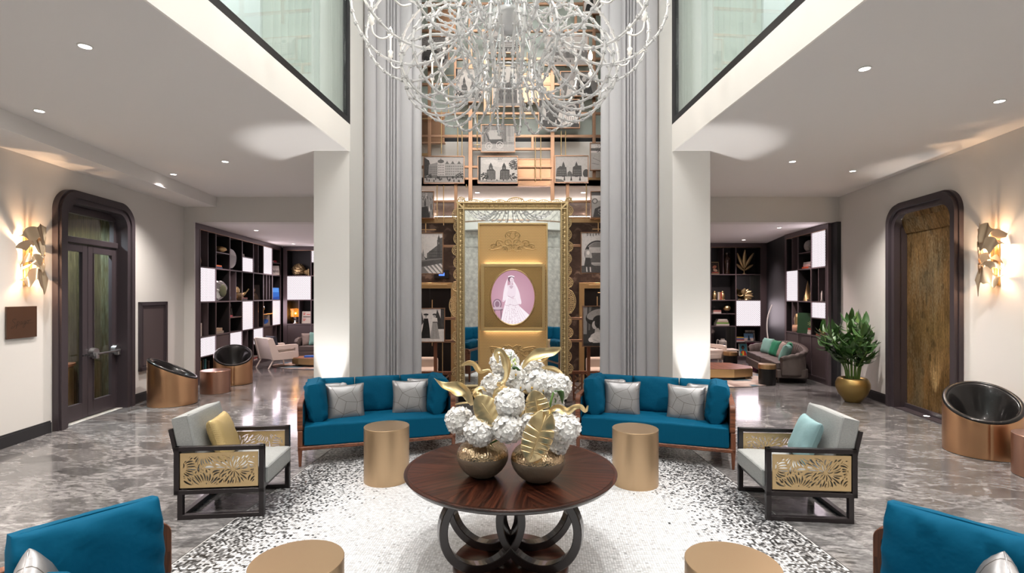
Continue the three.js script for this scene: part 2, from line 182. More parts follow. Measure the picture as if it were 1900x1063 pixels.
const M = {
  wall: std(new THREE.Color(0.64, 0.625, 0.60), 0.85, { bumpMap: plasterTex, bumpScale: 0.004 }),
  ceiling: std(new THREE.Color(0.74, 0.725, 0.71), 0.9),
  column: std(new THREE.Color(0.71, 0.70, 0.67), 0.8, { bumpMap: plasterTex, bumpScale: 0.003 }),
  fascia: std(new THREE.Color(0.86, 0.84, 0.80), 0.75),
  cream: std(0xffffff, 0.5, { map: creamStoneTex }),
  floor: phys(new THREE.Color(0.74, 0.74, 0.755), 0.16, { map: marbleTex, clearcoat: 0.25, clearcoatRoughness: 0.05 }),
  border: phys(new THREE.Color(0.85, 0.86, 0.88), 0.18, { map: marbleTex }),
  plum: std(new THREE.Color(0.040, 0.031, 0.036), 0.42),
  charcoal: std(new THREE.Color(0.016, 0.016, 0.019), 0.5),
  shelfFace: std(new THREE.Color(0.115, 0.088, 0.096), 0.36, { metalness: 0.2 }),
  shelfDark: std(new THREE.Color(0.009, 0.0075, 0.0085), 0.5),
  shelfFacade: std(new THREE.Color(0.075, 0.056, 0.058), 0.45),
  glass: phys(0xffffff, 0.0, { transmission: 1, thickness: 0, ior: 1.5 }),
  greenGlass: phys(new THREE.Color(0.935, 0.972, 0.955), 0.0, { transmission: 1, thickness: 0, ior: 1.5 }),
  amberGlass: phys(new THREE.Color(0.95, 0.62, 0.18), 0.05, { transmission: 0.9, thickness: 0, ior: 1.45 }),
  curtain: phys(new THREE.Color(0.43, 0.425, 0.44), 0.85, { sheen: 0.6, sheenRoughness: 0.5, sheenColor: new THREE.Color(0.7, 0.7, 0.74), bumpMap: velvetBump, bumpScale: 0.002 }),
  sheer: phys(new THREE.Color(0.80, 0.82, 0.805), 0.95, { transmission: 0.35, thickness: 0 }),
  copper: std(new THREE.Color(0.46, 0.275, 0.18), 0.33, { metalness: 1 }),
  copperPanel: std(new THREE.Color(0.48, 0.28, 0.175), 0.24, { metalness: 1, bumpMap: brushedTex, bumpScale: 0.0006 }),
  brassRod: std(new THREE.Color(0.72, 0.52, 0.28), 0.35, { metalness: 1 }),
  bronzeBar: std(new THREE.Color(0.50, 0.33, 0.17), 0.32, { metalness: 1 }),
  gold: std(new THREE.Color(0.72, 0.53, 0.27), 0.36, { metalness: 1 }),
  goldLeaf: std(new THREE.Color(0.86, 0.68, 0.38), 0.3, { metalness: 1, bumpMap: velvetBump, bumpScale: 0.0008 }),
  frameGold: std(new THREE.Color(0.60, 0.46, 0.25), 0.42, { metalness: 0.85 }),
  perf: std(new THREE.Color(0.95, 0.97, 1.0), 0.5, { metalness: 0.4, map: perfTex }),
  mirror: std(new THREE.Color(0.90, 0.92, 0.91), 0.02, { metalness: 1 }),
  tubCopper: std(new THREE.Color(0.58, 0.34, 0.19), 0.3, { metalness: 1, bumpMap: brushedTex, bumpScale: 0.0004 }),
  tubRed: std(new THREE.Color(0.46, 0.27, 0.20), 0.32, { metalness: 1 }),
  drumBrass: std(new THREE.Color(0.52, 0.365, 0.22), 0.38, { metalness: 0.9, bumpMap: brushedTex, bumpScale: 0.0002 }),
  blackGloss: phys(new THREE.Color(0.006, 0.0055, 0.0055), 0.3, { clearcoat: 0.35, clearcoatRoughness: 0.1, specularIntensity: 0.4 }),
  teal: phys(new THREE.Color(0.0, 0.074, 0.145), 0.75, { specularIntensity: 0.2, sheen: 0.5, sheenRoughness: 0.3, sheenColor: new THREE.Color(0.01, 0.30, 0.46), bumpMap: velvetBump, bumpScale: 0.0015 }),
  walnut: std(0xffffff, 0.42, { map: walnutTex }),
  ebony: phys(new THREE.Color(0.62, 0.6, 0.6), 0.3, { map: ebonyTex, clearcoat: 0.12, clearcoatRoughness: 0.1, specularIntensity: 0.5 }),
  ebonyBlack: phys(new THREE.Color(0.018, 0.011, 0.010), 0.25, { clearcoat: 0.4, clearcoatRoughness: 0.15 }),
  blackWood: phys(new THREE.Color(0.012, 0.008, 0.009), 0.3, { clearcoat: 0.25, clearcoatRoughness: 0.25 }),
  laserGold: std(new THREE.Color(0.64, 0.47, 0.25), 0.42, { metalness: 0.55 }),
  greyWeave: std(new THREE.Color(0.66, 0.675, 0.67), 0.9, { map: weaveTex }),
  silver: std(new THREE.Color(0.8, 0.8, 0.8), 0.36, { map: silverTex, metalness: 0.6, bumpMap: velvetBump, bumpScale: 0.001 }),
  goldCushion: std(new THREE.Color(0.56, 0.42, 0.19), 0.42, { metalness: 0.45, bumpMap: quiltTex, bumpScale: 0.0018 }),
  skyCushion: phys(new THREE.Color(0.20, 0.33, 0.35), 0.6, { sheen: 0.6, sheenColor: new THREE.Color(0.4, 0.6, 0.62), bumpMap: velvetBump, bumpScale: 0.0015 }),
  mintCushion: phys(new THREE.Color(0.17, 0.36, 0.32), 0.6, { sheen: 0.5, sheenColor: new THREE.Color(0.4, 0.6, 0.55), bumpMap: quiltTex, bumpScale: 0.004 }),
  greenCushion: phys(new THREE.Color(0.005, 0.12, 0.06), 0.6, { sheen: 0.8, sheenColor: new THREE.Color(0.05, 0.4, 0.2) }),
  taupe: phys(new THREE.Color(0.075, 0.058, 0.052), 0.65, { sheen: 0.8, sheenRoughness: 0.4, sheenColor: new THREE.Color(0.35, 0.29, 0.27) }),
  taupeCushion: phys(new THREE.Color(0.2, 0.16, 0.14), 0.6, { sheen: 0.6, sheenColor: new THREE.Color(0.4, 0.34, 0.3) }),
  creamHide: std(new THREE.Color(0.60, 0.53, 0.47), 0.6),
  navy: std(new THREE.Color(0.02, 0.024, 0.035), 0.8),
  vase: std(new THREE.Color(0.52, 0.39, 0.25), 0.24, { metalness: 1, bumpMap: hammerTex, bumpScale: 0.0022 }),
  vaseMatte: std(new THREE.Color(0.30, 0.245, 0.185), 0.48, { metalness: 0.55, bumpMap: hammerTex, bumpScale: 0.0008 }),
  bowlGrey: std(new THREE.Color(0.6, 0.61, 0.62), 0.35, { metalness: 0.5 }),
  petal: phys(new THREE.Color(0.93, 0.92, 0.90), 0.7, { transmission: 0.25, thickness: 0 }),
  orchidHeart: std(new THREE.Color(0.5, 0.3, 0.05), 0.6),
  bud: std(new THREE.Color(0.5, 0.6, 0.22), 0.6),
  stem: std(new THREE.Color(0.10, 0.20, 0.04), 0.6),
  leaf: phys(new THREE.Color(0.04, 0.11, 0.025), 0.4, { transmission: 0.2, thickness: 0 }),
  leafPale: phys(new THREE.Color(0.14, 0.26, 0.06), 0.4, { transmission: 0.25, thickness: 0 }),
  crystal: phys(new THREE.Color(0.95, 0.95, 0.95), 0.06, { transmission: 0.62, thickness: 0.02, ior: 1.42 }),
  chrome: std(new THREE.Color(0.72, 0.73, 0.74), 0.14, { metalness: 1 }),
  candle: std(new THREE.Color(0.85, 0.83, 0.8), 0.5),
  bulb: std(0x000000, 0.5, { emissive: new THREE.Color(1, 0.82, 0.6), emissiveIntensity: 22 }),
  sconceBulb: std(0x000000, 0.5, { emissive: new THREE.Color(1, 0.72, 0.42), emissiveIntensity: 16 }),
  lampGlow: std(0x000000, 0.5, { emissive: new THREE.Color(1, 0.93, 0.84), emissiveIntensity: 14 }),
  laylight: std(0x000000, 0.5, { emissive: new THREE.Color(1, 0.96, 0.9), emissiveIntensity: 2.2 }),
  shelfGlow: std(0x000000, 0.5, { emissive: new THREE.Color(1.0, 0.93, 0.97), emissiveIntensity: 1.02, emissiveMap: latticeTex }),
  fixtureWhite: std(new THREE.Color(0.75, 0.74, 0.72), 0.6),
  blackMetal: std(new THREE.Color(0.02, 0.02, 0.022), 0.4, { metalness: 0.6 }),
  steel: std(new THREE.Color(0.55, 0.55, 0.56), 0.28, { metalness: 1 }),
  patina: std(new THREE.Color(0.95, 0.9, 0.85), 0.36, { map: patinaTex, metalness: 0.8, bumpMap: noiseTex, bumpScale: 0.004 }),
  darkStone: std(0xffffff, 0.3, { map: darkStoneTex }),
  plaque: std(new THREE.Color(0.085, 0.055, 0.040), 0.4, { metalness: 0.4 }),
  ink: std(new THREE.Color(0.012, 0.008, 0.006), 0.6),
  paper: std(new THREE.Color(0.75, 0.72, 0.66), 0.8),
};
for (const k of ['walnutTex']) walnutTex.repeat.set(2, 1);
const covers = {};
function cover(hex) { return covers[hex] ||= std(hex, 0.6); }

// ---------------------------------------------------------------- the room. d = metres in front of the camera (z = -d)
const LW = (d) => -(5.92 + 0.11 * d), RW = (d) => 5.62 + 0.135 * d;      // side walls
const LE = (d) => -2.909 + 0.0635 * d, RE = (d) => 2.739 - 0.045 * d;     // edges of the upper galleries
const D0 = -5, BEAM = 11.3, PIER = 7.7, LOW = 4.15, TOP = 8.8, ALC = 3.6, SLAB = 4.53;
function slab(pts, y0, y1) { return extr(poly(pts), y1 - y0).rotateX(-PI / 2).translate(0, y0, 0); }   // pts: [x, d]
const THETA_L = Math.atan2(1, -0.11), THETA_R = Math.atan2(-1, -0.135), KL = Math.hypot(1, 0.11), KR = Math.hypot(1, 0.135);
const wallGroupAt = (side) => side < 0 ? { at: [LW(0), 0, 0], ry: THETA_L } : { at: [RW(0), 0, 0], ry: THETA_R };
const sd = (side, d) => side < 0 ? d * KL : -d * KR;                       // position along the wall
function onWall(side, d, y, out = 0) { return [side < 0 ? LW(d) + out : RW(d) - out, y, -d]; }
function archPath(P, x0, x1, y0, y1, r) { P.moveTo(x0, y0); P.lineTo(x1, y0); P.lineTo(x1, y1 - r); P.absarc(x1 - r, y1 - r, r, 0, PI / 2, false); P.lineTo(x0 + r, y1); P.absarc(x0 + r, y1 - r, r, PI / 2, PI, false); P.closePath(); return P; }

// floor
struct('floor', metreUV(span(-12, 12, -0.2, 0, -18, 5.3)), M.floor);
// mosaic: a bed with tens of thousands of small stones, dark at the rim and white in the middle
const ML = (d) => -2.77 + 0.0635 * d, MR = (d) => 2.62 - 0.045 * d, M0 = 0.6, M1 = 7.62;
const bed = structGroup('mosaic_floor');
struct('mosaic_bed', slab([[ML(M0), M0], [MR(M0), M0], [MR(M1), M1], [ML(M1), M1]], 0, 0.003), std(new THREE.Color(0.42, 0.42, 0.41), 0.8), bed);
{
  const pitch = 0.0195, R = rng(5), list = [];
  const tile = box(pitch * 0.88, 0.004, pitch * 0.88, 0, 0.004, 0);
  for (let d = M0 + pitch; d < M1 - pitch / 2; d += pitch) for (let x = ML(d) + pitch; x < MR(d) - pitch / 2; x += pitch) {
    const e = Math.min(x - ML(d), MR(d) - x, (M1 - d) * 0.9), rim = e < 0.065;
    // distance from an oval in the middle sets how many dark stones there are
    const cx = (ML(d) + MR(d)) / 2, q = Math.hypot((x - cx) / 2.15, (d - 3.9) / 3.3), dark = rim ? 0.95 : clamp(smooth(0.66, 1.15, q) * 0.62 + smooth(0.75, 0.05, e) * 0.5), u = R(), w = R();
    let t = u < dark * 0.55 ? lerp(0.015, 0.2, w * w) : u < dark * 0.9 ? lerp(0.2, 0.5, w) : lerp(0.48, 0.70, w); if (u > 0.965 && !rim) t *= 0.66;
    list.push([x, d, t, 0.97 + 0.03 * R()]);
  }
  const im = new THREE.InstancedMesh(tile, std(0xffffff, 0.33), list.length), m = new THREE.Matrix4(), c = new THREE.Color();
  list.forEach(([x, d, t, b], i) => { im.setMatrixAt(i, m.makeTranslation(x, 0, -d)); im.setColorAt(i, c.setRGB(t * 0.985, t * (0.97 + 0.03 * b), t * (1.0 + 0.02 * b))); });
  im.name = 'mosaic_tiles'; im.userData.kind = 'stuff'; im.receiveShadow = true; bed.add(im);
}
for (const [E, s] of [[ML, -1], [MR, 1]]) {      // paler marble strip beside the mosaic, in slabs with open joints
  const g = structGroup('floor_border');
  for (let d = 1.0; d < 7.6; d += 1.1) { const a = d, b = Math.min(d + 1.094, 7.62), w = 0.36; struct('border_slab', metreUV(slab(s < 0 ? [[E(a) - w, a], [E(a) - 0.006, a], [E(b) - 0.006, b], [E(b) - w, b]] : [[E(a) + 0.006, a], [E(a) + w, a], [E(b) + w, b], [E(b) + 0.006, b]], -0.01, 0.004)), M.border, g); }
}
// side walls with rounded openings
const DOOR_S = [7.72 * KL, 9.33 * KL], NICHE_S = [-9.32 * KR, -7.72 * KR];
function sideWall(name, side, s0, s1, holes) {
  const sh = poly([[s0, 0], [s1, 0], [s1, LOW + 0.2], [s0, LOW + 0.2]]); for (const [a, b] of holes) sh.holes.push(archPath(new THREE.Path(), a, b, 0.0, 3.55, 0.3));
  const w = wallGroupAt(side), m = struct(name, metreUV(extr(sh, 0.24, 0, 1, 16).translate(0, 0, -0.24)), M.wall); m.position.set(...w.at); m.rotation.y = w.ry; return m;
}
sideWall('wall_left', -1, -5.3, BEAM * KL + 0.3, [DOOR_S]);
sideWall('wall_right', 1, -BEAM * KR - 0.3, 5.3, [NICHE_S]);
function skirting(name, side, a, b) { const w = wallGroupAt(side), s = [sd(side, a), sd(side, b)].sort((p, q) => p - q); const m = struct(name, [span(s[0], s[1], 0, 0.15, 0, 0.03), span(s[0], s[1], 0.15, 0.172, 0, 0.018)], M.charcoal); m.position.set(...w.at); m.rotation.y = w.ry; }
skirting('baseboard_left', -1, -4.9, 7.55); skirting('baseboard_left', -1, 9.5, 11.25); skirting('baseboard_right', 1, -4.9, 7.55); skirting('baseboard_right', 1, 9.5, 11.2);
// low ceilings under the galleries (also the gallery floors)
struct('ceiling_left', slab([[LW(D0) - 0.2, D0], [LE(D0), D0], [LE(PIER), PIER], [-2.95, PIER], [-2.95, BEAM + 0.3], [LW(BEAM) - 0.3, BEAM + 0.3]], LOW, SLAB), M.ceiling);
struct('ceiling_right', slab([[RE(D0), D0], [RW(D0) + 0.2, D0], [RW(BEAM) + 0.3, BEAM + 0.3], [2.95, BEAM + 0.3], [2.95, PIER], [RE(PIER), PIER]], LOW, SLAB), M.ceiling);
struct('soffit_left', slab([[LW(D0) - 0.1, D0], [LW(D0) + 0.7, D0], [LW(BEAM) + 0.7, BEAM], [LW(BEAM) - 0.1, BEAM]], 3.93, LOW + 0.01), M.ceiling);
// gallery edges: plastered fascia, dark metal channel, glass
for (const [E, s, nm] of [[LE, -1, 'left'], [RE, 1, 'right']]) {
  const strip = (o0, o1, y0, y1, a = D0, b = PIER) => slab(s < 0 ? [[E(a) + o0, a], [E(a) + o1, a], [E(b) + o1, b], [E(b) + o0, b]] : [[E(a) - o1, a], [E(a) - o0, a], [E(b) - o0, b], [E(b) - o1, b]], y0, y1);
  struct('fascia_' + nm, strip(-0.01, 0.012, LOW - 0.005, SLAB + 0.01), M.fascia);
  const w = structGroup('window_' + (s < 0 ? 1 : 2));
  struct('window_channel', strip(-0.05, 0.012, SLAB + 0.01, SLAB + 0.1), M.blackMetal, w);
  struct('window_post', strip(-0.05, 0.012, SLAB + 0.1, TOP, PIER - 0.11, PIER), M.blackMetal, w);
  for (let k = 0; k < 4; k++) { const a = PIER - 0.11 - (k + 1) * 3.0, b = PIER - 0.115 - k * 3.0; struct('window_pane', strip(-0.026, -0.012, SLAB + 0.1, TOP, Math.max(a + 0.01, D0), b), M.greenGlass, w); }
}
// piers that flank the tall niche
struct('column_left', metreUV(span(-2.95, -2.42, 0, TOP, -8.75, -PIER)), M.column);
struct('column_right', metreUV(span(2.39, 2.95, 0, TOP, -8.75, -PIER)), M.column);
// beams in front of the lounges
struct('beam_left', slab([[LW(BEAM) - 0.2, BEAM], [-2.95, BEAM], [-2.95, BEAM + 0.35], [LW(BEAM) - 0.2, BEAM + 0.35]], ALC, LOW + 0.02), M.wall);
struct('beam_right', slab([[2.95, BEAM], [RW(BEAM) + 0.2, BEAM], [RW(BEAM) + 0.2, BEAM + 0.35], [2.95, BEAM + 0.35]], ALC, LOW + 0.02), M.wall);
struct('pilaster_left', metreUV(span(LW(BEAM) - 0.1, -6.94, 0, ALC, -BEAM - 0.04, -BEAM)), M.wall);
struct('pilaster_right', span(7.05, RW(BEAM) + 0.1, 0, ALC, -BEAM - 0.3, -BEAM + 0.08), M.charcoal);
struct('ceiling_alcove_left', span(-9, -2.9, ALC + 0.004, ALC + 0.2, -17.6, -BEAM - 0.34), M.ceiling);
struct('ceiling_alcove_right', span(2.9, 9.5, ALC + 0.004, ALC + 0.2, -16.8, -BEAM - 0.34), M.ceiling);
struct('wall_alcove_left_side', span(-8.8, -8.6, 0, 4.2, -17.6, -BEAM), M.wall); struct('wall_alcove_right_side', span(9.2, 9.4, 0, 4.2, -16.8, -BEAM), M.charcoal);
struct('wall_alcove_left_rear', span(-9, -2.7, 0, 4.2, -17.7, -17.5), M.charcoal); struct('wall_alcove_right_rear', span(2.7, 9.4, 0, 4.2, -16.9, -16.7), M.charcoal);
struct('wall_alcove_left_inner', span(-2.95, -2.75, 0, 4.2, -17.6, -8.75), M.wall); struct('wall_alcove_right_inner', span(2.75, 2.95, 0, 4.2, -16.8, -8.75), M.wall);
struct('wall_alcove_right_panel', slab([[7.26, 13.78], [7.5, 13.78], [8.1, 16.0], [7.84, 16.0]], 0, ALC), M.charcoal);
// lift lobby behind the screen
struct('wall_lobby_rear', metreUV(span(-2.8, 2.8, 0, LOW + 0.1, -12.15, -11.93)), M.darkStone);
struct('ceiling_lobby', span(-2.8, 2.8, 4.14, 4.3, -12.1, -10.1), M.ceiling);
struct('fascia_lobby', span(-2.8, 2.8, 4.13, 5.0, -10.4, -10.1), M.fascia);
struct('trim_1', span(-2.8, 2.8, 5.0, 5.1, -10.3, -10.12), M.blackMetal);
struct('wall_upper_rear', span(-2.8, 2.8, 5.1, TOP, -10.4, -10.2), phys(new THREE.Color(0.60, 0.69, 0.64), 0.3));
struct('wall_upper_rear_side', span(-3.0, -2.8, 4.0, TOP, -10.4, -8.7), M.column); struct('wall_upper_rear_side', span(2.8, 3.0, 4.0, TOP, -10.4, -8.7), M.column);
// double-height shell
struct('ceiling', span(-8.4, 8.4, TOP, TOP + 0.2, -12.3, 5.4), M.ceiling);
{
  const pale = std(new THREE.Color(0.62, 0.65, 0.62), 0.8);
  struct('wall_gallery_left', span(-7.0, -6.8, SLAB, TOP, -12, 5.3), pale); struct('wall_gallery_right', span(6.8, 7.0, SLAB, TOP, -12, 5.3), pale);
  struct('wall_gallery_left_end', span(-7, -2.6, SLAB, TOP, -9.4, -9.2), pale); struct('wall_gallery_right_end', span(2.6, 7, SLAB, TOP, -9.4, -9.2), pale);
}
// sheer curtains behind the gallery glass
function sheerCurtain(label, s, d0, d1) { const E = s < 0 ? LE : RE, t = thing('sheer_curtain', label, 'curtain', [0, 0, 0]); t.userData.pts = 0; delete t.userData.pts;
  const g = sheet((u, v) => { const d = lerp(d0, d1, u); return [E(d) + s * (0.42 + 0.035 * Math.sin(u * (d1 - d0) * 34) + 0.015 * Math.sin(u * 50)), lerp(SLAB + 0.02, TOP - 0.05, v), -d]; }, Math.round((d1 - d0) * 60), 2, 0.003); part('drape', g, M.sheer, t); }
sheerCurtain('pale sheer curtain behind the gallery glass above the gold-cushion armchair', -1, 6.1, 7.6); sheerCurtain('pale sheer curtain behind the gallery glass above the blue-cushion armchair', 1, 6.0, 7.6);
// wall behind the camera: pale stone courses, curved mezzanine rail above (seen in the mirror)
{
  const rear = structGroup('wall_rear', [0, 0, 5]);
  struct('stone_wall', metreUV(span(-7.4, 7.4, 0, TOP, 0.06, 0.3)), M.cream, rear);
  for (let i = 0; i < 8; i++) for (const [y0, y1] of [[0.3, 4.25], [4.27, 4.72], [4.74, 4.98]]) struct('stone_panel', metreUV(span(-6 + i * 1.5 + 0.006, -4.5 + i * 1.5 - 0.006, y0, y1, 0, 0.07)), M.cream, rear);
  const arc = []; for (let i = 0; i <= 20; i++) { const x = -2.8 + i * 0.28; arc.push([x, -0.9 * (1 - (x / 2.8) ** 2)]); }
  struct('mezzanine_edge', extr(poly([...arc, [2.8, 0.1], [-2.8, 0.1]]), 0.34).rotateX(PI / 2).translate(0, 5.36, 0), M.fascia, rear);
  struct('mezzanine_rail', tube(arc.map(([x, z]) => [x, 5.4, z + 0.02]), 0.03, 30, 6), M.copper, rear);
}
// downlights in the low ceilings: a white ring, a glowing lens and the spot that it stands for
const LIGHTS_IN_CEILING = [];
{
  const kinds = [[LOW, LUM.downlight, WARM], [ALC, LUM.alcove, 0xffe6e2], [4.14, LUM.lobby, 0xffdccb]];
  const at = [[-3.68, 4.46, 0], [-5.5, 6.02, 0], [-6.0, 9.17, 0], [-3.3, 1.2, 0], [-5.2, 1.6, 0], [-4.6, 8.3, 0], [3.34, 4.90, 0], [5.39, 5.72, 0], [5.88, 8.93, 0], [3.3, 1.2, 0], [5.2, 1.6, 0], [4.5, 8.3, 0],
    [-6.28, 12.7, 1], [-6.76, 16.0, 1], [-4.8, 14.2, 1], [6.3, 12.2, 1], [6.67, 14.9, 1], [4.8, 13.8, 1], [-0.72, 10.75, 2], [1.48, 10.75, 2], [-2.2, 11.2, 2], [2.4, 11.2, 2]];
  const where = ['above the sofa side, flaring bright', 'beside the dropped soffit near the double door', 'near the beam before the lounge'];
  at.forEach(([x, d, k], i) => {
    const [y, p, col] = kinds[k], l = thing('downlight', `small round recessed ceiling downlight ${k === 1 ? 'in the lounge ceiling' : k === 2 ? 'in the lobby ceiling behind the copper screen' : 'in the low grey ceiling'}`, 'downlight', [x, y, -d], 0, ['downlights in the low ceilings', 'downlights in the lounge ceilings', 'downlights in the lobby ceiling'][k]);
    part('trim_ring', new THREE.TorusGeometry(0.052, 0.008, 6, 20).rotateX(PI / 2).translate(0, -0.002, 0), M.fixtureWhite, l); part('lens', cyl(0.045, 0.045, 0.006, 0, -0.004, 0, 20), M.lampGlow, l);
    spot(x, y - 0.03, -d, x, 0, -d - 0.001, col, p, 1.0, 0.8, 'downlight', 2); LIGHTS_IN_CEILING.push(l);
  });
  const L = (i, t) => { LIGHTS_IN_CEILING[i].userData.label = t; delete LIGHTS_IN_CEILING[i].userData.group; };
  L(0, 'bright flaring downlight in the low ceiling above the teal sofa and armchair with gold cushion'); L(1, 'small downlight beside the dropped soffit above the bronze wall sconce and plaque'); L(2, 'small downlight by the dropped soffit before the lounge with the cream armchair');
  L(12, 'small downlight in the lounge ceiling above the long bookcase, nearer the beam'); L(13, 'small downlight in the lounge ceiling above the cream armchair lounge, by the end wall'); L(15, 'small downlight in the lounge ceiling above the three-column bookcase, nearer the beam'); L(16, 'small downlight in the lounge ceiling before the feather ornament bookcase'); L(18, 'small lobby downlight showing under the twin-towered street photograph'); L(19, 'small lobby downlight showing under the snowy square photograph');
  L(6, 'bright flaring downlight in the low ceiling above the armchair with pale blue cushion'); L(7, 'small downlight in the low ceiling above the gold wall niche'); L(8, 'small downlight in the low ceiling above the potted plant');
}
// laylight panels in the high ceiling and accent spots beside them
LAYLIGHTS.forEach(([x, z], i) => { const l = thing('ceiling_light', ['square luminous laylight above the seating, opposite the mirror', 'square luminous laylight above the chandelier, nearer the mirror', 'square luminous laylight before the stone wall opposite the mirror'][i], 'ceiling light', [x, TOP, z]); part('diffuser', span(-1.3, 1.3, -0.03, -0.01, -1.3, 1.3), M.laylight, l); part('frame', [span(-1.36, 1.36, -0.06, 0, -1.36, -1.3), span(-1.36, 1.36, -0.06, 0, 1.3, 1.36), span(-1.36, -1.3, -0.06, 0, -1.3, 1.3), span(1.3, 1.36, -0.06, 0, -1.3, 1.3)], M.fixtureWhite, l); });
for (const [x, d, tx, td, k] of [[-1.7, 3.4, -0.9, 4.2, 1], [1.7, 3.4, 0.9, 4.2, 1], [-1.7, 7.4, -1.6, 6.9, 0.5], [1.7, 7.4, 1.6, 6.9, 0.5], [0, 2.2, 0, 3.8, 1.2], [-0.9, 6.8, -0.7, 9.8, 0.28], [0.9, 6.8, 0.7, 9.8, 0.28]]) {
  const l = thing('spotlight', 'small white ceiling spotlight beside the laylights of the tall hall', 'spotlight', [x, TOP, -d], 0, 'spotlights in the tall ceiling');
  part('can', cyl(0.07, 0.07, 0.14, 0, -0.07, 0, 20), M.fixtureWhite, l); part('lens', cyl(0.055, 0.055, 0.006, 0, -0.142, 0, 20), M.lampGlow, l);
  spot(x, TOP - 0.16, -d, tx, td > 9 ? 3.0 : 0, -td, NEUTRAL, LUM.hallSpot * k, td > 9 ? 0.42 : 0.36, 0.7, 'hall spotlight', 4);
}
{ const t = thing('cove_light', 'linear cove light at the head of the dark stone wall in the lift lobby', 'cove light', [0, 3.8, -11.93]); part('channel', span(-2.7, 2.7, -0.05, 0.0, 0, 0.09), M.bronzeBar, t); part('light_strip', span(-2.68, 2.68, 0, 0.012, 0.02, 0.07), M.lampGlow, t); area(0, 3.83, -11.885, 0, 5, -11.5, 5.2, 0.05, 0xffe8dc, 60, 'cove light'); }
// floor uplights washing the piers
for (const s of [-1, 1]) {
  const x = s * 2.68, z = -7.5, l = thing('floor_uplight', s < 0 ? 'flush floor uplight washing the pier behind the teal sofa beside the gold-cushion armchair' : 'flush floor uplight washing the pier behind the teal sofa beside the pale blue cushion', 'uplight', [x, 0, z]);
  part('trim_ring', new THREE.TorusGeometry(0.06, 0.008, 6, 20).rotateX(PI / 2).translate(0, 0.006, 0), M.steel, l); part('lens', cyl(0.05, 0.05, 0.006, 0, 0.004, 0, 20), M.lampGlow, l);
  spot(x, 0.03, z, x, 4, z - 0.12, NEUTRAL, LUM.uplight, 0.32, 0.35, 'floor uplight', 1);
}
// gallery lamps behind the glass
for (const s of [-1, 1]) for (const d of [1, 5, 8]) point(s * 5.2, TOP - 0.5, -d, COOL, LUM.gallery, 'gallery lamp', 6);

